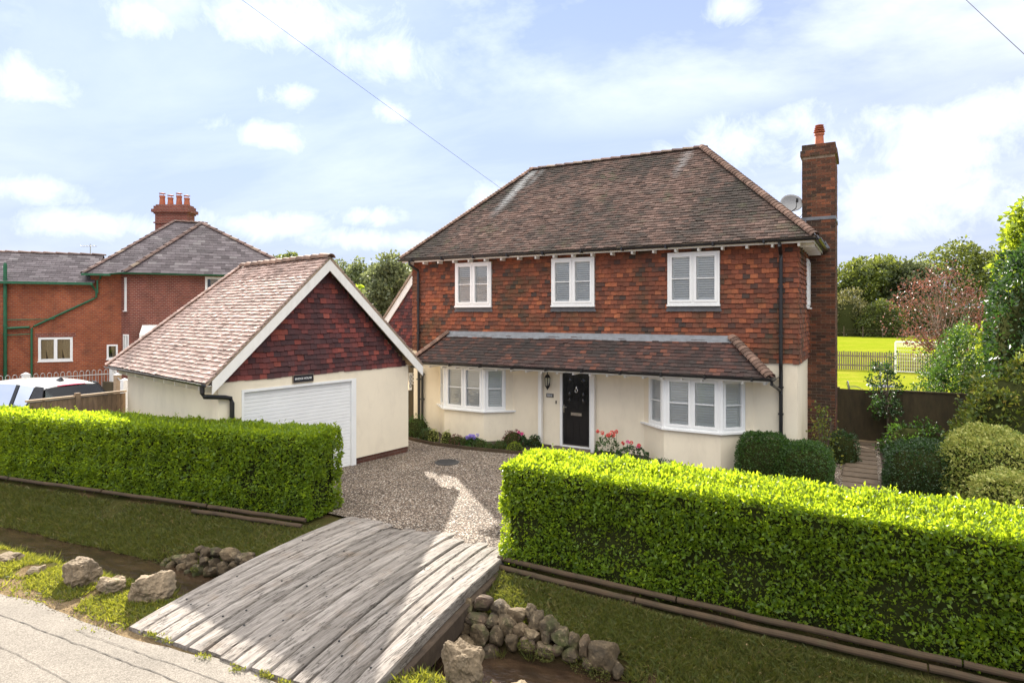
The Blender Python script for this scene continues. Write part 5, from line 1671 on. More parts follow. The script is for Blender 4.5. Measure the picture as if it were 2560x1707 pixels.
def shrub(name, label, cat, c, rx, ry, rz, mat, n, leaf, seed, group=None, rough=.12, boxy=2.6, depth=.1, wr=.55, yaw=0, spread=.8, core=True, stems=0):
    rg = np.random.default_rng(seed)
    t = thing(name, label, cat, c, group)
    P, N = dome_points(n, rx, ry, rz, rg, rough, boxy, seed)
    P -= N * (np.abs(rg.normal(0, depth, n)) * min(rx, rz))[:, None]
    D = unit(N * .6 + rg.normal(size=(n, 3)) * spread + np.array([0, 0, .15]))
    ca, sa = math.cos(yaw), math.sin(yaw)
    RM = np.array([[ca, sa, 0], [-sa, ca, 0], [0, 0, 1]])
    base = np.array(c)
    V, F = leaf_quads(P @ RM + base, D @ RM, leaf * rg.uniform(.6, 1.3, n), wr, .1, rg)
    V[:, 2] = np.maximum(V[:, 2], base[2] + .002)
    o = np_mesh('foliage', V, F, mat, t)
    o['kind'] = 'stuff'
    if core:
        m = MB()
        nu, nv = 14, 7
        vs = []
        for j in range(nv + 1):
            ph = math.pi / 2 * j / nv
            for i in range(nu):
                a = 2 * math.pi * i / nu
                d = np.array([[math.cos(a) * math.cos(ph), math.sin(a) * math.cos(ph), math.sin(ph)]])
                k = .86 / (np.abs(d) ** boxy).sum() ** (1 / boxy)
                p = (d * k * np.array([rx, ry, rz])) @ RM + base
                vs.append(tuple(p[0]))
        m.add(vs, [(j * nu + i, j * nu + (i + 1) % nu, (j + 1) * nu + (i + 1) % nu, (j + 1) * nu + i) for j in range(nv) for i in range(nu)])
        m.build('dark_core', MT['core'], t, smooth=True)  # solid dark dome in place of the shaded inside
    if stems:
        m = MB()
        for k in range(stems):
            a = rg.uniform(0, 6.28)
            tip = base + np.array([math.cos(a) * rx * .6, math.sin(a) * ry * .6, rz * .8])
            b0 = base + np.array([math.cos(a) * .05, math.sin(a) * .05, -.02])
            m.tube([tuple(b0), tuple((b0 + tip) / 2 + np.array([0, 0, .05])), tuple(tip)], [.022, .016, .008], 5)
        m.build('stem', MT['bark'], t)
    return t


def tree(name, label, base, h, rx, rz, zc, mat, seed, clumps=26, per=90, leaf=.3, trunk=.25, cat='tree', group=None, ry=None, bark='bark', cl_r=.34, limbs=12, low=-.8, wr=.7, tf=1.0):
    """tapered trunk, limbs to every few clumps, and a crown of leaf clumps with gaps between them"""
    rg = np.random.default_rng(seed)
    base = np.array(base, float)
    ry = ry or rx
    t = thing(name, label, cat, tuple(base), group)
    d = unit(rg.normal(size=(clumps, 3)))
    d[:, 2] = np.clip(d[:, 2], low, 1)
    rad_ = rg.uniform(.45, 1.0, clumps) ** .6
    C = d * rad_[:, None] * np.array([rx, ry, rz]) * .82 + base + np.array([0, 0, zc])
    cr = cl_r * (rx + rz) / 2 * rg.uniform(.6, 1.25, clumps)
    P, D = [], []
    for k in range(clumps):
        v = unit(rg.normal(size=(per, 3))) * (rg.uniform(.25, 1, per) ** .5)[:, None]
        v *= (1 + .3 * vnoise(v, 3, seed + k))[:, None]
        P.append(C[k] + v * cr[k] * np.array([1, 1, .8]))
        D.append(unit(v + rg.normal(size=(per, 3)) * .7))
    P, D = np.concatenate(P), np.concatenate(D)
    V, F = leaf_quads(P, D, leaf * rg.uniform(.6, 1.3, len(P)), wr, .12, rg)
    V[:, 2] = np.maximum(V[:, 2], base[2] + .02)
    o = np_mesh('crown', V, F, mat, t)
    o['kind'] = 'stuff'
    m = MB()
    top = base + np.array([0, 0, zc + rz * .35])
    pts = [base + (top - base) * f + np.array([rg.normal(0, .06), rg.normal(0, .06), 0]) * h * .06 * (f > 0) for f in np.linspace(0, 1, 6)]
    m.tube([tuple(p) for p in pts], [trunk * (1 - .8 * f) for f in np.linspace(0, 1, 6)], 8)
    idx = rg.permutation(clumps)[:limbs]
    for k in idx:
        f = rg.uniform(.3, .9)
        s = base + (top - base) * f
        e = C[k]
        mid = s * .5 + e * .5 + np.array([0, 0, -.05 * h * rg.random()])
        r0 = trunk * (1 - .8 * f) * .55
        m.tube([tuple(s), tuple(mid), tuple(e)], [r0, r0 * .6, r0 * .2], 5)
    m.build('trunk', MT[bark], t)
    return t


# flower bed under the left bay
BED = [
    ('box_ball', 'round clipped box bush at the garage corner beside the downpipe', (-4.75, -.75, 0), .40, .62, 'leaf_box', 1500, .035),
    ('bed_shrub', 'low dark shrub second from the garage in the flower bed', (-4.15, -1.0, .04), .26, .30, 'leaf_dark', 600, .035),
    ('bed_shrub', 'pale yellow clipped dwarf shrub nearest the garage end of the bed', (-3.82, -1.17, .04), .14, .36, 'leaf_var', 420, .03),
    ('bed_shrub', 'pale yellow clipped dwarf shrub left of the purple-leaved plant', (-3.33, -1.22, .04), .16, .36, 'leaf_var', 420, .03),
    ('bed_plant', 'dark purple-leaved plant beside the second pale dwarf shrub', (-3.06, -1.16, .04), .22, .25, 'leaf_red', 420, .035),
    ('bed_shrub', 'dark green cushion plant left of the violet flowers', (-2.78, -1.12, .04), .17, .22, 'leaf_box', 400, .03),
    ('bed_shrub', 'dark green cushion plant right of the violet flowers', (-2.24, -1.22, .04), .19, .24, 'leaf_box', 450, .03),
    ('bed_shrub', 'low green cushion plant under the bay corner', (-1.97, -1.22, .04), .16, .15, 'leaf_box', 350, .03),
    ('bed_shrub', 'bright green cushion plant right of the bay corner', (-1.72, -1.08, .04), .18, .22, 'leaf_box', 400, .03),
    ('bed_plant', 'reddish bushy plant with pink flowers against the wall', (-1.62, -.55, .04), .30, .42, 'leaf_red', 420, .05),
    ('bed_shrub', 'light green ferny clump in front of the reddish plant', (-1.28, -1.08, .04), .20, .22, 'leaf_yellow', 450, .035),
    ('bed_plant', 'leafy dark plant beside the left porch post', (-.84 - .25, -.35, .04), .19, .26, 'leaf_dark', 300, .06),
]
for i, (nm, lb, c, r, h, mt, n, lf) in enumerate(BED):
    shrub(nm, lb, 'plant' if 'plant' in nm else 'shrub', c, r, r, h, MT[mt], n, lf, 60 + i, rough=.1, boxy=2.4, group=None)


def flowers(name, label, c, r, h, heads, leafmat, petals, seed, hr=.035, n=420):
    rg = np.random.default_rng(seed)
    t = thing(name, label, 'flowers', c)
    P, N = dome_points(n, r, r, h * .72, rg, .15, 2.2, seed)
    D = unit(N * .5 + rg.normal(size=(n, 3)) * .6)
    V, F = leaf_quads(P + np.array(c), D, .055 * rg.uniform(.6, 1.2, n), .9, .1, rg)
    o = np_mesh('foliage', V, F, leafmat, t)
    o['kind'] = 'stuff'
    for k in range(heads):
        a, q = rg.uniform(0, 6.28), r * math.sqrt(rg.random()) * .85
        p = np.array([c[0] + math.cos(a) * q, c[1] + math.sin(a) * q - .05, c[2] + h * rg.uniform(.8, 1.05)])
        m = MB().tube([(p[0], p[1], c[2] + h * .4), tuple(p)], .004, 5)
        m.build('flower_stalk', MT['leaf_box'], t)
        v = unit(rg.normal(size=(46, 3)))
        V, F = leaf_quads(p + v * hr * .6, unit(v + rg.normal(size=v.shape) * .5), hr * rg.uniform(.6, 1.0, 46), .9, .1, rg)
        np_mesh('flower_head', V, F, petals[k % len(petals)], t)
    return t


flowers('geranium', 'coral-flowered geranium right of the front door post', (1.02, -.45, .05), .30, .62, 7, MT['leaf_box'], [MT['petal_coral']], 81, .042)
flowers('geranium', 'red and pink geraniums below the right bay window', (1.78, -.75, .05), .38, .48, 5, MT['leaf_dark'], [MT['petal_red'], MT['petal_pink']], 82, .038, 600)
flowers('geranium', 'pink geranium left of the porch post in the flower bed', (-1.38, -.55, .05), .18, .36, 3, MT['leaf_dark'], [MT['petal_pink']], 83, .034)
flowers('violet_flowers', 'clump of pale violet flowers in the middle of the flower bed', (-2.5, -1.18, .05), .18, .30, 14, MT['leaf_box'], [MT['petal_violet']], 84, .035)
shrub('bed_shrub', 'low dark ground plants under the right bay beside the red geraniums', 'shrub', (2.6, -1.05, .03), .5, .25, .2, MT['leaf_dark'], 600, .05, 85, core=False)

# shrubs round the right end of the house
shrub('clipped_shrub', 'dark green dome shrub in front of the corner downpipe', 'shrub', (4.72, -.55, 0), .62, .5, .98, MT['leaf_box'], 9000, .045, 91, boxy=3.2, rough=.07)
shrub('clipped_shrub', 'dark green boxy shrub left of the garden path', 'shrub', (5.48, -.45, 0), .60, .62, .86, MT['leaf_box'], 9000, .045, 92, boxy=3.6, rough=.06)
shrub('clipped_shrub', 'dark green boxy shrub right of the garden path', 'shrub', (7.68, .12, 0), .70, .85, .95, MT['leaf_dark'], 11000, .045, 93, boxy=3.8, rough=.06)
shrub('rose_bush', 'leggy rose bush against the corner of the house', 'shrub', (5.75, 1.25, 0), .42, .42, 1.32, MT['leaf_mix'], 700, .075, 94, boxy=2, rough=.3, depth=.5, core=False, stems=6)
shrub('dark_bush', 'small dark bush at the foot of the chimney', 'shrub', (6.15, 2.05, 0), .38, .45, .75, MT['leaf_dark'], 1600, .05, 95, rough=.15)
shrub('broad_leaved_shrub', 'broad-leaved shrub with grey-green leaves between gate and clipped shrub', 'shrub', (7.75, 3.6, 0), .75, .65, .85, MT['leaf_box'], 1500, .09, 96, rough=.25, boxy=2.2)
shrub('variegated_shrub', 'yellow-green variegated shrub behind the right hedge', 'shrub', (8.78, .05, 0), .92, 1.1, 1.28, MT['leaf_var'], 17000, .06, 97, rough=.1, boxy=3.0)
shrub('golden_shrub', 'bright golden-leaved shrub at the right edge behind the hedge', 'shrub', (8.9, -1.95, 0), .75, .8, .92, MT['leaf_var'], 11000, .06, 98, rough=.14, boxy=2.6)
shrub('mixed_bush', 'loose green bush with yellow and orange leaves at the right edge', 'shrub', (9.3, 1.55, 0), .95, 1.0, 2.55, MT['leaf_mix'], 9000, .095, 99, rough=.3, depth=.25, boxy=2.3)
shrub('laurel', 'tall dark glossy laurel at the right edge', 'shrub', (10.1, 3.35, 0), .95, 1.1, 5.0, MT['leaf_dark'], 11000, .12, 100, rough=.1, boxy=3.4)
shrub('dark_evergreen', 'dark loose evergreen bush beyond the gate fence', 'shrub', (8.8, 5.95, 0), 1.15, .9, 2.75, MT['leaf_box'], 15000, .075, 101, rough=.35, depth=.3, boxy=2.0, core=False, stems=9)
tree('holly_tree', 'slim open holly tree in front of the dark gate fence', (7.15, 4.35, 0), 2.9, .52, 1.25, 1.6, MT['leaf_dark'], 102, clumps=44, per=34, leaf=.07, trunk=.035, cl_r=.17, limbs=30)
tree('red_tree', 'sparse tree with copper-red leaves behind the garden shrubs', (9.2, 13.5, 0), 5.9, 2.1, 2.2, 3.6, MT['leaf_red'], 103, clumps=100, per=42, leaf=.085, trunk=.09, bark='twig', cl_r=.24, limbs=90)
tree('gold_leaved_tree', 'yellow-leaved shrub below the copper-red tree', (9.5, 9.6, 0), 3.4, .9, 1.2, 2.3, MT['leaf_yellow'], 104, clumps=36, per=60, leaf=.11, trunk=.06, cl_r=.25)
tree('lime_green_tree', 'bright lime-green tree rising above the laurel at the right edge', (11.75, 10.0, 0), 7.6, 1.55, 2.3, 5.2, MT['leaf_yellow'], 105, clumps=54, per=170, leaf=.16, trunk=.16, cl_r=.26)

# far trees beyond the field
FAR = [('oak_tree', 'far oak at the left end of the wood, beside the chimney', (4.3, 113, -.1), 14.2, 6.0, 5.6, 8.6, 'leaf_oak'),
       ('oak_tree', 'far oak with rounded crown, second from the chimney', (9.0, 118, -.1), 15.8, 5.6, 6.2, 9.6, 'leaf_oak'),
       ('oak_tree', 'far lower olive-green tree, third from the chimney', (13.6, 116, -.1), 13.6, 5.0, 5.4, 8.2, 'leaf_grey'),
       ('oak_tree', 'largest far tree with a broad dense crown in the middle of the wood', (19.5, 122, -.1), 17.4, 7.6, 7.2, 10.2, 'leaf_oak'),
       ('oak_tree', 'far tree just left of the copper-red tree top', (26.2, 124, -.1), 16.0, 6.0, 6.2, 9.8, 'leaf_oak'),
       ('oak_tree', 'far tree half hidden behind the copper-red tree', (32.5, 126, -.1), 14.0, 6.5, 6.0, 8.0, 'leaf_grey'),
       ('oak_tree', 'farthest right tree of the wood behind the garden trees', (40, 128, -.1), 15.0, 7.0, 6.5, 8.5, 'leaf_oak')]
for i, (nm, lb, c, h, rx, rz, zc, mt) in enumerate(FAR):
    tree(nm, lb, c, h, rx, rz, zc, MT[mt], 110 + i, clumps=46, per=110, leaf=.62, trunk=.45, group='trees of the far wood', cl_r=.30, limbs=12, low=-1)
shrub('scrub_thicket', 'pale brown-green thicket at the field edge beside the chimney', 'shrub', (3.2, 100, -.1), 4.8, 3.5, 6.8, MT['leaf_scrub'], 5000, .42, 121, rough=.25, boxy=2.0, depth=.2)
shrub('field_bush', 'round yellow-green bush standing at the far field edge', 'shrub', (8.7, 99, -.1), 3.6, 3.0, 5.8, MT['leaf_oak'], 4200, .36, 122, rough=.14, boxy=2.2)
shrub('scrub_thicket', 'dark undergrowth at the foot of the far wood', 'shrub', (19, 111, -.1), 18, 3.5, 5.2, MT['leaf_oak'], 9000, .5, 123, rough=.2, boxy=3.0, depth=.12)
LEFT = [('poplar_tree', 'far hazy tree just right of the garage ridge', (-59.3, 50.8, 0), 12.2, 3.4, 4.6, 7.2, 'leaf_grey'),
        ('poplar_tree', 'far hazy tall tree in the middle of the gap between garage and house', (-53.8, 49.5, 0), 12.0, 2.8, 4.8, 7.0, 'leaf_grey'),
        ('poplar_tree', 'far hazy tree touching the left eave of the house', (-50.6, 53.4, 0), 12.4, 3.6, 5.0, 7.4, 'leaf_grey'),
        ('poplar_tree', 'far hazy tree low behind the other trees in the gap', (-56.5, 56, 0), 10.6, 4.2, 4.2, 6.2, 'leaf_grey'),
        ('poplar_tree', 'lone tree top showing between the slate roof and the garage ridge', (-58.5, 40.5, 0), 12.4, 2.6, 3.4, 8.8, 'leaf_oak')]
for i, (nm, lb, c, h, rx, rz, zc, mt) in enumerate(LEFT):
    tree(nm, lb, c, h, rx, rz, zc, MT[mt], 130 + i, clumps=44, per=80, leaf=.42, trunk=.3, group='trees seen in the gap beside the garage', cl_r=.26, limbs=12)
tree('garden_tree', 'dense grey-green tree directly left of the tile-hung wing gable', (-9.25, 3.2, 0), 6.0, 1.0, 1.45, 4.5, MT['leaf_grey'], 142, clumps=40, per=130, leaf=.15, trunk=.1, cl_r=.32)
tree('lime_bush', 'bright green small tree rising just behind the garage roof slope', (-36.6, 29.4, 0), 7.0, 1.9, 2.6, 4.4, MT['leaf_yellow'], 140, clumps=30, per=110, leaf=.26, trunk=.14, cl_r=.3)
tree('willow_bush', 'rounded yellow-green small tree above the wing bargeboard', (-30.3, 27.2, 0), 6.2, 2.0, 2.2, 4.0, MT['leaf_yellow'], 141, clumps=34, per=130, leaf=.22, trunk=.14, cl_r=.3)

# ------------------------------------------------------------------ stones
import bmesh


def stone_mesh(c, sx, sy, sz, seed, sub=2, cuts=6, rough=.12, boxy=3.6):
    rr = random.Random(seed)
    bm = bmesh.new()
    bmesh.ops.create_icosphere(bm, subdivisions=sub, radius=1.0)
    planes = []
    for _ in range(cuts):
        d = Vector((rr.gauss(0, 1), rr.gauss(0, 1), rr.gauss(0, .8))).normalized()
        planes.append((d, rr.uniform(.66, .96)))
    off = Vector((seed * 3.7, seed * 1.3, 0))
    yaw = Matrix.Rotation(rr.uniform(-.5, .5), 3, 'Z') @ Matrix.Rotation(rr.uniform(-.25, .25), 3, 'Y')
    vs = []
    for v in bm.verts:
        p = v.co.copy()
        p /= (abs(p.x) ** boxy + abs(p.y) ** boxy + abs(p.z) ** boxy) ** (1 / boxy)
        p *= .92
        for d, k in planes:
            e = p.dot(d) - k
            if e > 0:
                p -= d * e * .92
        n = noise.noise(p * 1.6 + off) * rough + noise.noise(p * 4.2 + off) * rough * .5 + noise.noise(p * 11 + off) * rough * .28
        p *= 1 + n
        p = yaw @ Vector((p.x * sx, p.y * sy, p.z * sz))
        vs.append(p + Vector(c))
    fs = [tuple(v.index for v in f.verts) for f in bm.faces]
    bm.free()
    return vs, fs


def boulder(label, c, w, h, seed, d=None):
    vs, fs = stone_mesh((c[0], c[1], c[2] + h * .36), w * .51, (d or w) * .47, h * .58, seed, 5, 11, .20)
    o = MB().add(vs, fs).build('boulder', MT['boulder'], smooth=False)
    tag(o, label, 'boulder', 'boulders along the road verge')


boulder('squarish boulder on the left verge, second largest of the row', (-2.62, -10.72, -.10), .50, .40, 3)
boulder('small flat boulder between the two big ones on the left verge', (-2.08, -10.62, -.10), .34, .22, 4)
boulder('largest boulder on the left verge beside the bridge corner', (-1.32, -10.52, -.10), .56, .42, 5)
boulder('low flat boulder sunk in the grass left of the squarish boulder', (-3.58, -10.86, -.10), .28, .13, 6)
boulder('flat boulder at the far left end of the verge row', (-4.45, -10.86, -.10), .40, .15, 7)
boulder('big boulder at the bottom edge on the right side of the bridge', (3.12, -9.98, -.16), .44, .52, 8)
boulder('small boulder at the bottom edge right of the big one', (3.72, -9.92, -.10), .20, .15, 9)
SR = [(2.48, -8.56, -.04, .22, .16), (2.71, -8.54, -.06, .23, .16), (2.92, -8.51, -.09, .26, .15), (3.1, -8.45, -.06, .11, .2), (3.19, -8.49, -.13, .15, .24), (3.35, -8.47, -.14, .21, .22), (2.47, -8.68, -.19, .31, .14),
      (2.66, -8.65, -.19, .16, .15), (2.84, -8.62, -.2, .22, .24), (3.02, -8.59, -.22, .18, .16), (2.56, -8.77, -.32, .23, .22), (2.76, -8.72, -.32, .17, .23), (2.96, -8.7, -.34, .17, .15), (3.17, -8.59, -.25, .19, .13),
      (3.35, -8.55, -.25, .11, .16), (3.53, -8.5, -.23, .24, .21), (3.68, -8.49, -.25, .1, .21), (3.81, -8.49, -.29, .13, .26), (4.04, -8.46, -.31, .32, .3), (3.16, -8.67, -.35, .22, .18), (3.37, -8.64, -.37, .23, .15),
      (3.52, -8.59, -.34, .11, .12), (3.66, -8.58, -.37, .2, .15), (3.9, -8.56, -.41, .12, .11), (4.22, -8.51, -.41, .13, .15), (2.3, -8.72, -.3, .22, .2), (2.25, -8.62, -.1, .2, .16), (2.4, -8.84, -.45, .26, .16), (2.72, -8.82, -.47, .2, .14)]
SL = [(-3.32, -9.13, -.51, .12, .17), (-3.17, -9.11, -.5, .12, .18), (-3.22, -9.05, -.41, .09, .08), (-3.02, -9.03, -.4, .27, .14), (-2.78, -8.99, -.34, .16, .16), (-2.75, -8.91, -.23, .09, .09), (-2.57, -8.92, -.25, .15, .15),
      (-2.34, -8.89, -.2, .27, .14), (-2.02, -8.87, -.18, .3, .18), (-1.66, -8.86, -.17, .32, .17), (-2.73, -9.05, -.42, .15, .12), (-2.49, -9.0, -.35, .13, .15), (-2.89, -9.11, -.49, .11, .16), (-2.51, -9.09, -.47, .19, .21),
      (-2.04, -8.99, -.35, .19, .19), (-2.29, -9.07, -.44, .07, .16), (-2.27, -8.98, -.33, .09, .16), (-1.84, -8.95, -.29, .12, .1), (-2.7, -9.12, -.51, .09, .12), (-2.19, -9.05, -.42, .09, .12), (-1.6, -9.0, -.36, .24, .2), (-1.3, -8.95, -.3, .25, .22), (-1.85, -9.06, -.47, .2, .16)]
for lst, lb, sd in ((SR, 'dry stone retaining wall beside the stream right of the bridge', 200), (SL, 'low dry stone wall beside the stream left of the bridge', 300)):
    a = np.array(lst)
    t = thing('dry_stone_wall', lb, 'stone wall', (a[:, 0].mean(), a[:, 1].mean(), -.55))
    for i, (x, y, z, w, h) in enumerate(lst):
        w, h = w * 1.08, h * 1.08
        vs, fs = stone_mesh((x, y, z), w * .57, max(.10, min(w, h) * .52), h * .57, sd + i, 3, 13, .15)
        MB().add(vs, fs).build('stone', MT['stone'], t)

# ------------------------------------------------------------------ timber bridge
bridge = thing('timber_bridge', 'weathered grey timber plank bridge over the stream to the driveway', 'bridge', (.6, -9, -.3))
BL0, BL1 = Vector((-.80, -11.10, 0)), Vector((-1.34, -6.78, 0))
BR0, BR1 = Vector((2.60, -10.90, 0)), Vector((1.98, -6.62, 0))
NP = 14


def bridge_z(t):
    return -.022 + .10 * math.sin(math.pi * min(max(t, 0), 1)) ** .8 + .03 * t


cuts = [0]
for i in range(NP):
    cuts.append(cuts[-1] + R.uniform(.8, 1.2))
cuts = [c / cuts[-1] for c in cuts]
for i in range(NP):
    rr = random.Random(400 + i)
    dz = rr.uniform(-.012, .012)
    e0, e1 = rr.uniform(-.03, .05), rr.uniform(-.16, .06)
    seg = 26
    vs, fs = [], []
    for j in range(seg + 1):
        tt = j / seg
        l0 = BL0.lerp(BL1, tt)
        r0 = BR0.lerp(BR1, tt)
        a = l0.lerp(r0, cuts[i])
        b = l0.lerp(r0, cuts[i + 1])
        ln = (BL1 - BL0).normalized()
        sh = ln * (e0 * (1 - tt) + e1 * tt)
        g = .011
        wa = noise.noise(Vector((tt * 7, i * 3.3, 1))) * .006
        wb = noise.noise(Vector((tt * 7, i * 3.3 + 9, 5))) * .006
        u_ = (b - a).normalized()
        a2, b2 = a + u_ * (g + wa) + sh, b - u_ * (g + wb) + sh
        z = bridge_z(tt) + dz - (.05 * max(0, tt - .9) / .1 if tt > .9 else 0)
        rg_ = .014
        prof = [(a2, z - .13), (a2, z - rg_ * 1.3), (a2 + u_ * rg_, z), (a2.lerp(b2, .25), z + .004 * noise.noise(Vector((tt * 20, i, 2)))), (a2.lerp(b2, .5), z + .003 + .006 * noise.noise(Vector((tt * 16, i, 4)))),
                (a2.lerp(b2, .75), z + .004 * noise.noise(Vector((tt * 20, i, 8)))), (b2 - u_ * rg_, z), (b2, z - rg_ * 1.3), (b2, z - .13)]
        vs += [Vector((p.x, p.y, zz)) for p, zz in prof]
    q = 9
    for j in range(seg):
        for k in range(q):
            a, b = j * q + k, j * q + (k + 1) % q
            fs.append((a, a + q, b + q, b))
    fs += [tuple(range(q)), tuple(range((seg + 1) * q - 1, seg * q - 1, -1))]
    MB().add(vs, fs).build('plank', MT['plank'], bridge)
# side beams and cross bearers
for s0, s1, off in ((BL0, BL1, .06), (BR0, BR1, -.07)):
    vs, fs = [], []
    seg = 14
    for j in range(seg + 1):
        tt = .08 + .86 * j / seg
        p = s0.lerp(s1, tt)
        z = bridge_z(tt) - .135
        wv = noise.noise(Vector((tt * 9, s0.x, 2))) * .02
        x0, x1 = p.x + off - .11, p.x + off + .11 + wv
        vs += [(x0, p.y, z - .26), (x1, p.y, z - .26), (x1 + .015, p.y, z - .02), (x1, p.y, z), (x0, p.y, z)]
    for j in range(seg):
        for k in range(5):
            a, b = j * 5 + k, j * 5 + (k + 1) % 5
            fs.append((a, b, b + 5, a + 5))
    fs += [(4, 3, 2, 1, 0), tuple(range(seg * 5, seg * 5 + 5))]
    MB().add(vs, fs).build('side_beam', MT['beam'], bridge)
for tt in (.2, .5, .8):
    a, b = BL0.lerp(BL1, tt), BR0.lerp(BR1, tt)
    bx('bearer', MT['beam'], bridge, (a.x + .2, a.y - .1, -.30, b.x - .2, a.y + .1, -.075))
# coach bolts
bo = []
for i in range(NP):
    for tt in ((.13, .33) if i % 2 else (.17, .60)):
        for f in ((.3,) if i % 3 else (.72,)):
            a = BL0.lerp(BL1, tt).lerp(BR0.lerp(BR1, tt), cuts[i] + (cuts[i + 1] - cuts[i]) * f)
            bo.append((a.x + R.uniform(-.02, .02), a.y + R.uniform(-.1, .1), bridge_z(tt) + .004))
_r = [(.011, -.006), (.014, .0), (.012, .003), (.006, .005), (.003, .002)]
tmp = MB().lathe(_r, (0, 0, 0), 10)
BV = np.array(tmp.v)
BF = [f for f in tmp.f]
me = bpy.data.meshes.new('bolt')
me.from_pydata(BV.tolist(), [], BF)
me.materials.append(MT['iron'])
for p in bo:
    o = bpy.data.objects.new('bolt', me)
    link(o, bridge, Matrix.Translation(p))

# ------------------------------------------------------------------ round timber edging under the hedges
def log_edging(label, pts_list):
    a0 = pts_list[0][0]
    t = thing('timber_edging', label, 'edging', tuple(a0))
    for a, b, r in pts_list:
        P = [Vector(a).lerp(Vector(b), k / 16) for k in range(17)]
        P = [p + Vector((0, .012 * noise.noise(p * 1.5), .01 * noise.noise(p * 2.1 + Vector((5, 0, 0))))) for p in P]
        MB().tube(P, [r * (1 + .08 * noise.noise(p * 3)) for p in P], 10).build('log', MT['edging'], t)


log_edging('two rows of round timber edging under the right hedge',
           [((2.02, -7.45, .06), (4.6, -7.46, .05), .036), ((2.0, -7.53, -.03), (4.1, -7.55, -.04), .038), ((4.62, -7.46, .05), (7.5, -7.46, .05), .036), ((4.12, -7.55, -.04), (7.2, -7.55, -.03), .038), ((7.22, -7.55, -.03), (10.2, -7.54, -.03), .038), ((7.52, -7.46, .05), (10.2, -7.45, .05), .036)])


def hl(s, o, z):
    return (s, hedge_front(s) - o, z)


log_edging('round timber edging under the left hedge', [(hl(-1.75, .04, .04), hl(-3.9, .04, .04), .036), (hl(-3.94, .04, .05), hl(-6.6, .04, .04), .036), (hl(-6.64, .04, .05), hl(-9.4, .04, .04), .036), (hl(-9.44, .04, .04), hl(-12.4, .03, .04), .036),
                                                     (hl(-1.75, .12, -.04), hl(-4.2, .11, -.05), .038)])

# ------------------------------------------------------------------ grass on the banks
def on_bridge(x, y):
    if y < -11.3 or y > -6.6:
        return False
    t = (y + 11.25) / 4.55
    return -.80 - .54 * t - .02 < x < 2.64 - .66 * t + .02


def blades(name, label, region, n, h, mat, seed, keep=lambda x, y: True):
    rg = np.random.default_rng(seed)
    P = []
    tries = 0
    while len(P) < n and tries < n * 6:
        tries += 1
        x, y = rg.uniform(region[0], region[2]), rg.uniform(region[1], region[3])
        if on_bridge(x, y) or not keep(x, y):
            continue
        z = ground_z(x, y)
        if z < -.50:
            continue
        P.append((x, y, z - .004))
    P = np.array(P)
    k = len(P)
    D = unit(np.array([0, 0, 1]) + rg.normal(size=(k, 3)) * .55)
    S = unit(np.cross(D, rg.normal(size=(k, 3))))
    Lh = (h * rg.uniform(.45, 1.25, k))[:, None]
    w = .0062
    lean = rg.normal(size=(k, 3)) * .35
    lean[:, 2] = 0
    V = np.stack([P - S * w, P + S * w, P + D * Lh * .6 + lean * Lh * .3 + S * w * .7, P + D * Lh + lean * Lh], 1).reshape(-1, 3)
    o = np_mesh(name, V, np.arange(k * 4).reshape(k, 4), mat)
    tag(o, label, 'grass', kind='stuff')


def dens(x, y):
    # fewer blades where the turf is worn and dry
    return noise.noise(Vector((x * 1.7, y * 1.7, 5))) > -.28


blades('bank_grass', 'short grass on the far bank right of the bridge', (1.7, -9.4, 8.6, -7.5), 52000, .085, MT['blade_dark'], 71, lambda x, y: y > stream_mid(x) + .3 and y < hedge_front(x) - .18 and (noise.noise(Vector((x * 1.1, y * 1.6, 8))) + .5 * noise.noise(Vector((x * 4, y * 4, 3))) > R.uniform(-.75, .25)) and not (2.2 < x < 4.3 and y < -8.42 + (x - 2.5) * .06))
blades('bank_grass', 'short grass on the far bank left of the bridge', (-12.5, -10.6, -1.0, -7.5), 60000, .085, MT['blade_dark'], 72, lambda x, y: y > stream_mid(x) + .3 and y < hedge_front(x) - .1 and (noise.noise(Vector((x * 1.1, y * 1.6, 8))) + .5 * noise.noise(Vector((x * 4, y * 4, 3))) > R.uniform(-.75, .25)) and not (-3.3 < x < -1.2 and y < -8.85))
blades('verge_grass', 'sunlit grass on the road verge left of the bridge', (-9, -11.42, -.6, -9.4), 30000, .07, MT['blade'], 73, lambda x, y: y < stream_mid(x) - .3 and dens(x, y) and (y > -11.15 + .25 * noise.noise(Vector((x * 2.5, 1, 1))) or R.random() < .08))
blades('verge_grass', 'sunlit grass on the road verge right of the bridge', (2.3, -11.42, 9, -9.0), 24000, .08, MT['blade'], 74, lambda x, y: y < stream_mid(x) - .3)
rg = np.random.default_rng(78)
tp, td, tl = [], [], []
for k in range(330):
    x = rg.uniform(-9, 8)
    if on_bridge(x, stream_mid(x)):
        continue
    side = rg.choice([-1, 1])
    y = stream_mid(x) + side * rg.uniform(.36, 1.0 if side > 0 else .7)
    z = ground_z(x, y)
    if z < -.5:
        continue
    hh = rg.uniform(.09, .20)
    for j in range(26):
        tp.append((x + rg.normal(0, .03), y + rg.normal(0, .03), z - .01))
        td.append((rg.normal(0, .45), rg.normal(0, .45) - side * .2, 1.0))
        tl.append(hh * rg.uniform(.5, 1.2))
V, F = leaf_quads(np.array(tp), unit(np.array(td)), np.array(tl), .07, .02, rg)
tag(np_mesh('grass_tufts', V, F, MT['blade_dark']), 'longer grass tufts along the stream edges', 'grass', kind='stuff')
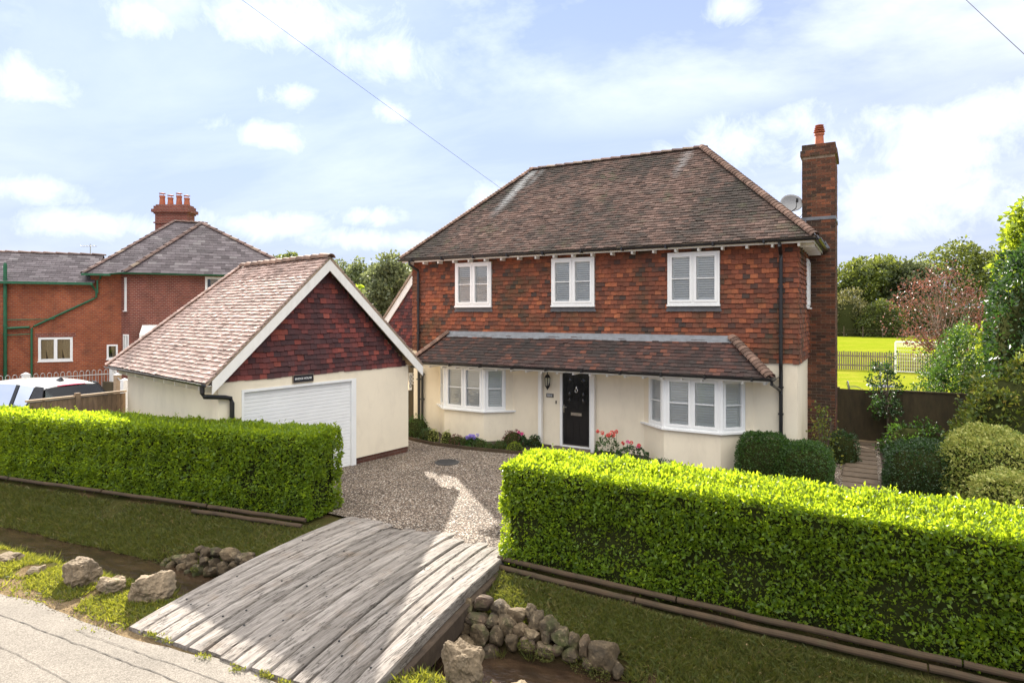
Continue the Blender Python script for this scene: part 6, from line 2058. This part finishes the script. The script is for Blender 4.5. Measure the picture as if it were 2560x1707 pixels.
# loose grit where the road meets the verge
gp = []
for k in range(2600):
    x = rg.uniform(-7, 6)
    y = road_edge(x) + rg.normal(.05, .13)
    if not on_bridge(x, y):
        gp.append((x, y, max(ground_z(x, y), -.05) + .002, rg.uniform(.005, .016)))
gp = np.array(gp)
tet = np.array([(1, 0, -.4), (-.5, .87, -.4), (-.5, -.87, -.4), (0, 0, .7)])
ry_ = rg.uniform(0, 6.28, len(gp))
rot = np.stack([np.stack([np.cos(ry_), -np.sin(ry_), 0 * ry_], -1), np.stack([np.sin(ry_), np.cos(ry_), 0 * ry_], -1), np.stack([0 * ry_, 0 * ry_, 1 + 0 * ry_], -1)], 1)
V = (np.einsum('nij,kj->nki', rot, tet) * gp[:, 3][:, None, None] + gp[:, None, :3]).reshape(-1, 3)
F = (np.array([(0, 1, 3), (1, 2, 3), (2, 0, 3), (2, 1, 0)])[None] + (np.arange(len(gp)) * 4)[:, None, None]).reshape(-1, 3)
tag(np_mesh('road_grit', V, F, MT['boulder']), 'loose grit and small stones along the road edge', 'grit', kind='stuff')
# weeds in the joint between planks and road
rg = np.random.default_rng(75)
wp = []
for k in range(9):
    xx = rg.uniform(-.6, 1.8)
    cxy = (xx, -11.13 + (xx + .8) * .06 + rg.normal(0, .02))
    for j in range(60):
        wp.append((cxy[0] + rg.normal(0, .045), cxy[1] + rg.normal(0, .022), -.03))
wp = np.array(wp)
V, F = leaf_quads(wp, unit(np.array([0, 0, .6]) + rg.normal(size=wp.shape) * .6), .035 * rg.uniform(.5, 1.3, len(wp)), .4, .1, rg)
tag(np_mesh('weeds', V, F, MT['blade']), 'small weeds growing along the road end of the planks', 'weeds', kind='stuff')
# fallen leaves
rg = np.random.default_rng(76)
P = []
for k in range(900):
    x, y = (rg.uniform(1.8, 7.5), rg.uniform(-8.9, -7.6)) if k % 3 else (rg.uniform(-6, -1.2), rg.uniform(-9.2, -7.7))
    if not on_bridge(x, y) and ground_z(x, y) > -.4:
        P.append((x, y, ground_z(x, y) + .025))
P = np.array(P)
D = rg.normal(size=P.shape)
D[:, 2] *= .15
V, F = leaf_quads(P, unit(D), .032 * rg.uniform(.5, 1.3, len(P)), .6, .1, rg)
tag(np_mesh('fallen_leaves', V, F, MT['dead_leaf']), 'scattered fallen leaves on the grass banks', 'leaves', kind='stuff')
# moss cushions on the low stones
rg = np.random.default_rng(77)
P = []
for (x, y, z, r) in ((3.16, -8.72, -.33, .10), (3.40, -8.70, -.38, .12), (3.85, -8.60, -.44, .16), (4.05, -8.62, -.46, .12), (-2.5, -9.16, -.42, .07)):
    d = unit(rg.normal(size=(420, 3)))
    P.append(np.array([x, y, z]) + d * r * np.array([1, .6, .6]))
P = np.concatenate(P)
V, F = leaf_quads(P, unit(rg.normal(size=P.shape) + np.array([0, -.2, .8])), .022 * rg.uniform(.6, 1.3, len(P)), .5, .1, rg)
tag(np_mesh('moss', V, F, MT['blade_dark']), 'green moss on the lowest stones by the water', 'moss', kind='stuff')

# ------------------------------------------------------------------ fences, gates and posts
t = thing('wooden_fence', 'boarded wooden fence between the garage back corner and the left hedge', 'fence', (-9.78, -7.3, 0))
for i in range(19):
    y = -6.24 - i * .110
    b = MB()
    b.hexa([(-9.79, y - .104, .02), (-9.765, y - .104, .02), (-9.775, y + .012, .02), (-9.785, y + .012, .02), (-9.79, y - .104, 1.58), (-9.765, y - .104, 1.58), (-9.775, y + .012, 1.58), (-9.785, y + .012, 1.58)])
    b.build('board', MT['fence'], t)
bx('capping_rail', MT['fence_cap'], t, (-9.83, -7.29, 1.60, -9.74, -6.22, 1.645))
bx('capping_rail', MT['fence_cap'], t, (-9.83, -8.40, 1.60, -9.74, -7.41, 1.645))
bx('post', MT['fence'], t, (-9.82, -7.40, .0, -9.72, -7.30, 1.70))
bx('rail', MT['fence'], t, (-9.84, -8.35, .4, -9.795, -6.36, .48), (-9.84, -8.35, 1.2, -9.795, -6.36, 1.28))

t = thing('hoop_railing', 'galvanised hoop-topped railing in front of the brick house', 'railing', (-20.2, -2.6, 0))
ra, rb = Vector((-20.75, -6.3, 0)), Vector((-19.98, -1.30, 0))
n = 24
for i in range(n):
    c = ra.lerp(rb, (i + .5) / n)
    d = (rb - ra).normalized()
    w = (rb - ra).length / n * .30
    P = [c - d * w + Vector((0, 0, .05)), c - d * w + Vector((0, 0, 1.28))] + [c + d * w * -math.cos(a) + Vector((0, 0, 1.28 + w * 1.1 * math.sin(a))) for a in np.linspace(.3, math.pi - .3, 7)] + [c + d * w + Vector((0, 0, 1.28)), c + d * w + Vector((0, 0, .05))]
    MB().tube(P, .012, 5).build('hoop', MT['galv'], t)
MB().tube([ra + Vector((0, 0, 1.16)), rb + Vector((0, 0, 1.16))], .018, 5).tube([ra + Vector((0, 0, .15)), rb + Vector((0, 0, .15))], .018, 5).build('rail', MT['galv'], t)
for i, (x, y, z, w, lb) in enumerate(((-20.27, -4.05, 1.42, .10, 'white gate post above the car roof'), (-19.9, -1.18, 1.45, .10, 'grey-white gate post at the end of the railing'), (-16.29, -2.94, 1.50, .09, 'pale wooden gate post behind the garage eave'), (-14.01, -3.94, 1.52, .09, 'white gate post nearest the garage wall'))):
    t = thing('gate_post', lb, 'post', (x, y, 0), 'posts by the brick house')
    bx('shaft', MT['post_white'] if i != 2 else MT['fence_cap'], t, (x - w, y - w, 0, x + w, y + w, z - .06))
    m = MB().add([(x - w * 1.15, y - w * 1.15, z - .059), (x + w * 1.15, y - w * 1.15, z - .059), (x + w * 1.15, y + w * 1.15, z - .059), (x - w * 1.15, y + w * 1.15, z - .059), (x, y, z + .02)], [(3, 2, 1, 0), (0, 1, 4), (1, 2, 4), (2, 3, 4), (3, 0, 4)])
    m.build('cap', MT['post_white'], t)
t = thing('post_chain', 'thin rail sagging between the gate posts behind the garage eave', 'rail', (-16, -3, 1.2))
MB().tube([(-19.9, -1.18, 1.38), (-18, -2.1, 1.30), (-16.29, -2.94, 1.34), (-15.1, -3.45, 1.32), (-14.01, -3.94, 1.40)], .02, 5).build('bar', MT['galv'], t)
t = thing('boundary_wall', 'dark low wall behind the hoop railing', 'wall', (-21, 1.5, 0))
bx('wall', MT['dark_gate'], t, (-19.3, -1.9, -.1, -14.5, -1.75, .95))

# path slabs, gate and fence at the right
pth = MB().add([(5.98, -.9, .006), (7.1, -.9, .006), (7.1, 4.84, .006), (5.98, 4.84, .006)], [(0, 1, 2, 3)]).build('garden_path', MT['gravel'])
tag(pth, kind='structure')
for i in range(11):
    y = -.62 + i * .49
    rr = random.Random(i + 70)
    m = MB().box(6.22 + rr.uniform(-.02, .02), y, .0, 6.88 + rr.uniform(-.02, .02), y + .40, .036 + rr.uniform(0, .008))
    m.build('sleeper', MT['slab'], pth)
t = thing('garden_gate', 'dark boarded garden gate at the end of the path beside the chimney', 'gate', (6.6, 4.9, 0))
for i in range(9):
    bx('board', MT['dark_gate'], t, (6.00 + i * .128, 4.90 - .011 * (i % 2), .05, 6.00 + i * .128 + .136, 4.91 - .011 * (i % 2), 1.46))
bx('gate_post', MT['dark_gate'], t, (5.55, 4.88, 0, 6.01, 4.96, 1.50))
bx('rail', MT['dark_gate'], t, (6.02, 4.923, .3, 7.17, 4.96, .4), (6.02, 4.923, 1.2, 7.17, 4.96, 1.3))
bx('threshold', MT['fence_cap'], t, (6.05, 4.86, .01, 7.15, 4.897, .05))
t = thing('garden_fence', 'dark boarded garden fence right of the gate', 'fence', (8.8, 5.05, 0))
for i in range(36):
    y = 4.93 - .011 * (i % 2)
    bx('board', MT['dark_gate'], t, (7.15 + i * .128, y, .0, 7.15 + i * .128 + .136, y + .010, 1.46))
bx('post', MT['dark_gate'], t, (7.145, 4.83, 0, 7.275, 4.885, 1.49))
bx('capping_rail', MT['dark_gate'], t, (7.26, 4.90, 1.461, 11.9, 4.96, 1.50))

# back garden: paling fence, goal, table and chairs
t = thing('paling_fence', 'pale grey paling fence between the lawn and the field', 'fence', (8, 30.2, 0))
for i in range(150):
    x = .5 + i * .125
    y = 30.3 + max(0, (x - 8.2)) * -.12
    bx('paling', MT['far_fence'], t, (x, y, .0, x + .085, y + .02, 1.17 + .02 * math.sin(i * 2.3)))
bx('rail', MT['far_fence'], t, (.5, 30.33, .25, 8.2, 30.38, .33), (.5, 30.33, .85, 8.2, 30.38, .93))
goal = thing('football_goal', 'white football goal with net on the lawn', 'football goal', (9.9, 29.3, 0))
gx0, gx1, gy0, gy1, gh = 8.22, 12.0, 29.0, 30.0, 1.88
MB().tube([(gx0, gy0, 0), (gx0, gy0, gh)], .05, 8).build('goal_post', MT['white'], goal)
MB().tube([(gx1, gy0 - .25, 0), (gx1, gy0 - .25, gh)], .05, 8).build('goal_post', MT['white'], goal)
MB().tube([(gx0, gy0, gh), (gx1, gy0 - .25, gh)], .05, 8).build('crossbar', MT['white'], goal)
for x, y in ((gx0, gy0), (gx1, gy0 - .25)):
    MB().tube([(x, y, gh - .02), (x + .03, y + .45, gh - .25), (x + .05, y + 1.0, .04)], .03, 6).build('back_stay', MT['white'], goal)
MB().tube([(gx0, gy0, .03), (gx0 + .05, gy0 + 1.0, .03), (gx1 + .05, gy0 + .75, .03), (gx1, gy0 - .25, .03)], .035, 6).build('base_bar', MT['white'], goal)
m = MB()
for i in range(33):
    x = gx0 + .05 + (gx1 - gx0) * i / 32
    y = gy0 - .25 * i / 32
    m.tube([(x, y + .02, gh - .02), (x, y + .45, gh - .3), (x, y + 1.0, .05)], .008, 3, False)
for j in range(15):
    f = j / 14
    yy, zz = (.02 + f * 2 * .43, gh - .02 - f * 2 * .28) if f < .5 else (.45 + (f - .5) * 2 * .55, gh - .3 - (f - .5) * 2 * (gh - .35))
    m.tube([(gx0 + .05, gy0 + yy, zz), (gx1 + .05, gy0 - .25 + yy, zz)], .008, 3, False)
for j in range(10):
    f = j / 9
    m.tube([(gx0, gy0 + f * .9, .05), (gx0, gy0 + f * .45, gh - f * .3)], .008, 3, False)
m.build('net', MT['net'], goal)
tb = thing('garden_table', 'round grey metal garden table with a parasol pole', 'table', (7.15, 13.55, 0))
MB().lathe([(.46, .715), (.48, .725), (.47, .74)], (7.15, 13.55, 0), 28).build('table_top', MT['grey_metal'], tb)
for k in range(4):
    a = .4 + k * math.pi / 2
    MB().tube([(7.15 + .12 * math.cos(a), 13.55 + .12 * math.sin(a), .71), (7.15 + .2 * math.cos(a), 13.55 + .2 * math.sin(a), .4), (7.15 + .40 * math.cos(a), 13.55 + .40 * math.sin(a), 0)], .016, 6).build('leg', MT['grey_metal'], tb)
MB().tube([(7.15, 13.55, .2), (7.15, 13.55, 1.42)], .025, 8).build('parasol_pole', MT['grey_metal'], tb)


def garden_chair(label, x, y, yaw):
    t = thing('garden_chair', label, 'chair', (x, y, 0), 'metal chairs round the garden table')
    f = lambda a, b, z: (x + a * math.cos(yaw) - b * math.sin(yaw), y + a * math.sin(yaw) + b * math.cos(yaw), z)
    m = MB().box(-.22, -.22, .43, .22, .22, .45, f)
    m.build('seat', MT['grey_metal'], t)
    for sx, sy in ((-.2, -.2), (.2, -.2), (-.2, .2), (.2, .2)):
        MB().tube([f(sx, sy, .43), f(sx * 1.15, sy * 1.15, 0)], .013, 6).build('leg', MT['grey_metal'], t)
    m = MB().tube([f(-.24, .2, .43), f(-.25, .26, .7)] + [f(-.25 * math.cos(a), .28, .72 + .18 * math.sin(a)) for a in np.linspace(0.1, math.pi - .1, 9)] + [f(.25, .26, .7), f(.24, .2, .43)], .013, 6)
    for k in range(5):
        xx = -.14 + k * .07
        m.tube([f(xx, .22, .45), f(xx, .275, .72 + .17 * math.sqrt(max(0, 1 - (xx / .25) ** 2)))], .007, 5)
    m.build('backrest', MT['grey_metal'], t)
    for sx in (-.25, .25):
        MB().tube([f(sx, .26, .68), f(sx, 0, .68), f(sx, -.2, .62), f(sx, -.22, .43)], .011, 6).build('armrest', MT['grey_metal'], t)


garden_chair('grey metal garden chair at the left of the round table', 6.30, 13.30, rad(100))
garden_chair('grey metal garden chair behind the round table', 7.40, 14.35, rad(-10))
t = thing('field_fence', 'low post and wire fence along the far edge of the field', 'fence', (12, 96, 0))
for i in range(14):
    x = 1.0 + i * 2.6
    bx('fence_post', MT['bark'], t, (x, 95.5, -.1, x + .12, 95.62, 1.6))
MB().tube([(1, 95.5, 1.1), (36, 95.5, 1.1)], .012, 4).tube([(1, 95.5, .6), (36, 95.5, .6)], .012, 4).build('wire', MT['bark'], t)

# ------------------------------------------------------------------ parked car behind the left hedge
car = thing('parked_car', 'white off-road car with black pillars parked behind the left hedge', 'car', (-12.7, -7.3, 0))
hd = Vector((-.985, -.17, 0)).normalized()       # heading, away from the fence
sd = Vector((hd.y, -hd.x, 0))                    # towards the far side
co = Vector((-10.42, -6.90, 0))                  # rear bumper centre


def cf2(x, y, z):
    return co + hd * x * 1.05 + sd * y * 1.1 + Vector((0, 0, z * 1.16))


def section(x, w, zl, wb):
    return [cf2(x, -wb, .28), cf2(x, -wb - .03, .6), cf2(x, -w, zl), cf2(x, w, zl), cf2(x, wb + .03, .6), cf2(x, wb, .28)]


secs = [(.0, .80, .92, .84), (.08, .88, 1.0, .92), (.6, .92, 1.02, .96), (1.6, .93, 1.0, .97), (2.7, .92, .98, .96), (3.4, .88, .94, .93), (4.1, .82, .84, .90), (4.35, .70, .72, .80)]
vs, fs = [], []
for s_ in secs:
    vs += section(*s_)
for i in range(len(secs) - 1):
    for k in range(6):
        a, b = i * 6 + k, i * 6 + (k + 1) % 6
        fs.append((a, a + 6, b + 6, b))
fs += [(0, 1, 2, 3, 4, 5), tuple(range(len(secs) * 6 - 1, len(secs) * 6 - 7, -1))]
MB().add(vs, fs).build('body', MT['car_white'], car, smooth=False)
# roof panel, slightly crowned
nx_, ny_ = 12, 8
vs, fs = [], []
for i in range(nx_ + 1):
    x = .42 + 2.25 * i / nx_
    w = float(np.interp(x, [.42, 1.2, 2.67], [.60, .66, .60]))
    zc = float(np.interp(x, [.42, .9, 1.6, 2.3, 2.67], [1.575, 1.63, 1.655, 1.63, 1.57]))
    for j in range(ny_ + 1):
        y = -1 + 2 * j / ny_
        vs.append(cf2(x, y * w, zc - .055 * abs(y) ** 2.5))
nv = len(vs)
vs += [v - Vector((0, 0, .035)) for v in vs]
for i in range(nx_):
    for j in range(ny_):
        a = i * (ny_ + 1) + j
        fs += [(a, a + 1, a + ny_ + 2, a + ny_ + 1), (a + nv, a + ny_ + 1 + nv, a + ny_ + 2 + nv, a + 1 + nv)]
edge = [j for j in range(ny_ + 1)] + [i * (ny_ + 1) + ny_ for i in range(1, nx_ + 1)] + [nx_ * (ny_ + 1) + j for j in range(ny_ - 1, -1, -1)] + [i * (ny_ + 1) for i in range(nx_ - 1, 0, -1)]
for a, b in zip(edge, edge[1:] + edge[:1]):
    fs.append((b, a, a + nv, b + nv))
rf_ = MB().add(vs, fs).build('roof', MT['car_white'], car, smooth=True)
for y in (-.3, 0, .3):
    pass
MB().add([cf2(.72, -.05, 1.622), cf2(.90, -.045, 1.635), cf2(.90, .045, 1.635), cf2(.72, .05, 1.622), cf2(.74, 0, 1.70), cf2(.80, 0, 1.695)], [(0, 1, 5, 4), (3, 4, 5, 2), (0, 4, 3), (1, 2, 5), (3, 2, 1, 0)]).build('roof_aerial', MT['car_dark'], car)


def quad(name, pts, mat, th=.012):
    p = [Vector(q) for q in pts]
    n = (p[1] - p[0]).cross(p[2] - p[0]).normalized() * th
    return MB().add(p + [q - n for q in p], [(0, 1, 2, 3), (7, 6, 5, 4), (0, 4, 5, 1), (1, 5, 6, 2), (2, 6, 7, 3), (3, 7, 4, 0)]).build(name, mat, car)


quad('rear_window', [cf2(.06, -.80, 1.06), cf2(.40, -.585, 1.52), cf2(.40, .585, 1.52), cf2(.06, .80, 1.06)], MT['car_glass'])
quad('brake_light', [cf2(.395, -.32, 1.545), cf2(.405, -.32, 1.558), cf2(.405, .36, 1.558), cf2(.395, .36, 1.545)], MT['red_lens'], .015)
for s_ in (-1, 1):
    quad('rear_pillar', [cf2(.08, s_ * .86, 1.0), cf2(.42, s_ * .60, 1.55), cf2(.62, s_ * .635, 1.56), cf2(.60, s_ * .90, 1.02)], MT['car_dark'], .03 * s_)
    quad('side_window', [cf2(.66, s_ * .90, 1.03), cf2(.66, s_ * .645, 1.555), cf2(1.12, s_ * .655, 1.58), cf2(1.05, s_ * .905, 1.03)], MT['car_glass'], .01 * s_)
    quad('middle_pillar', [cf2(1.07, s_ * .905, 1.03), cf2(1.14, s_ * .655, 1.58), cf2(1.24, s_ * .657, 1.585), cf2(1.18, s_ * .908, 1.03)], MT['car_dark'], .02 * s_)
    quad('side_window', [cf2(1.2, s_ * .908, 1.03), cf2(1.26, s_ * .657, 1.585), cf2(1.95, s_ * .65, 1.58), cf2(1.95, s_ * .91, 1.01)], MT['car_glass'], .01 * s_)
    quad('front_pillar', [cf2(1.97, s_ * .91, 1.01), cf2(1.97, s_ * .65, 1.58), cf2(2.10, s_ * .645, 1.57), cf2(2.12, s_ * .908, 1.01)], MT['car_dark'], .02 * s_)
    quad('side_window', [cf2(2.14, s_ * .908, 1.01), cf2(2.12, s_ * .645, 1.57), cf2(2.6, s_ * .60, 1.52), cf2(3.15, s_ * .87, .98)], MT['car_glass'], .01 * s_)
    for wx in (.85, 3.45):
        c = cf2(wx, s_ * .82, .33)
        wh = MB().tube([c - sd * .11, c + sd * .11], .33, 20).build('wheel', MT['rubber'], car)
        MB().tube([c + sd * s_ * .105, c + sd * s_ * .118], .2, 16).build('rim', MT['chrome'], wh)
quad('windscreen', [cf2(3.1, .84, .98), cf2(2.64, .585, 1.53), cf2(2.64, -.585, 1.53), cf2(3.1, -.84, .98)], MT['car_glass'])
for y in (-.62, .62):
    quad('tail_light', [cf2(-.005, y - .14, .82), cf2(.05, y - .14, .98), cf2(.05, y + .14, .98), cf2(-.005, y + .14, .82)], MT['red_lens'], .02)
bx('interior', MT['room'], car, (.3, -.78, .8, 3.0, .78, 1.0), fr=cf2)
m = MB()
for x in (.75, 1.75):
    for y in (-.38, .38):
        m.box(x, y - .22, 1.0, x + .14, y + .22, 1.28, cf2).box(x + .02, y - .12, 1.29, x + .11, y + .12, 1.44, cf2)
m.build('seat_backs', MT['car_dark'], car)
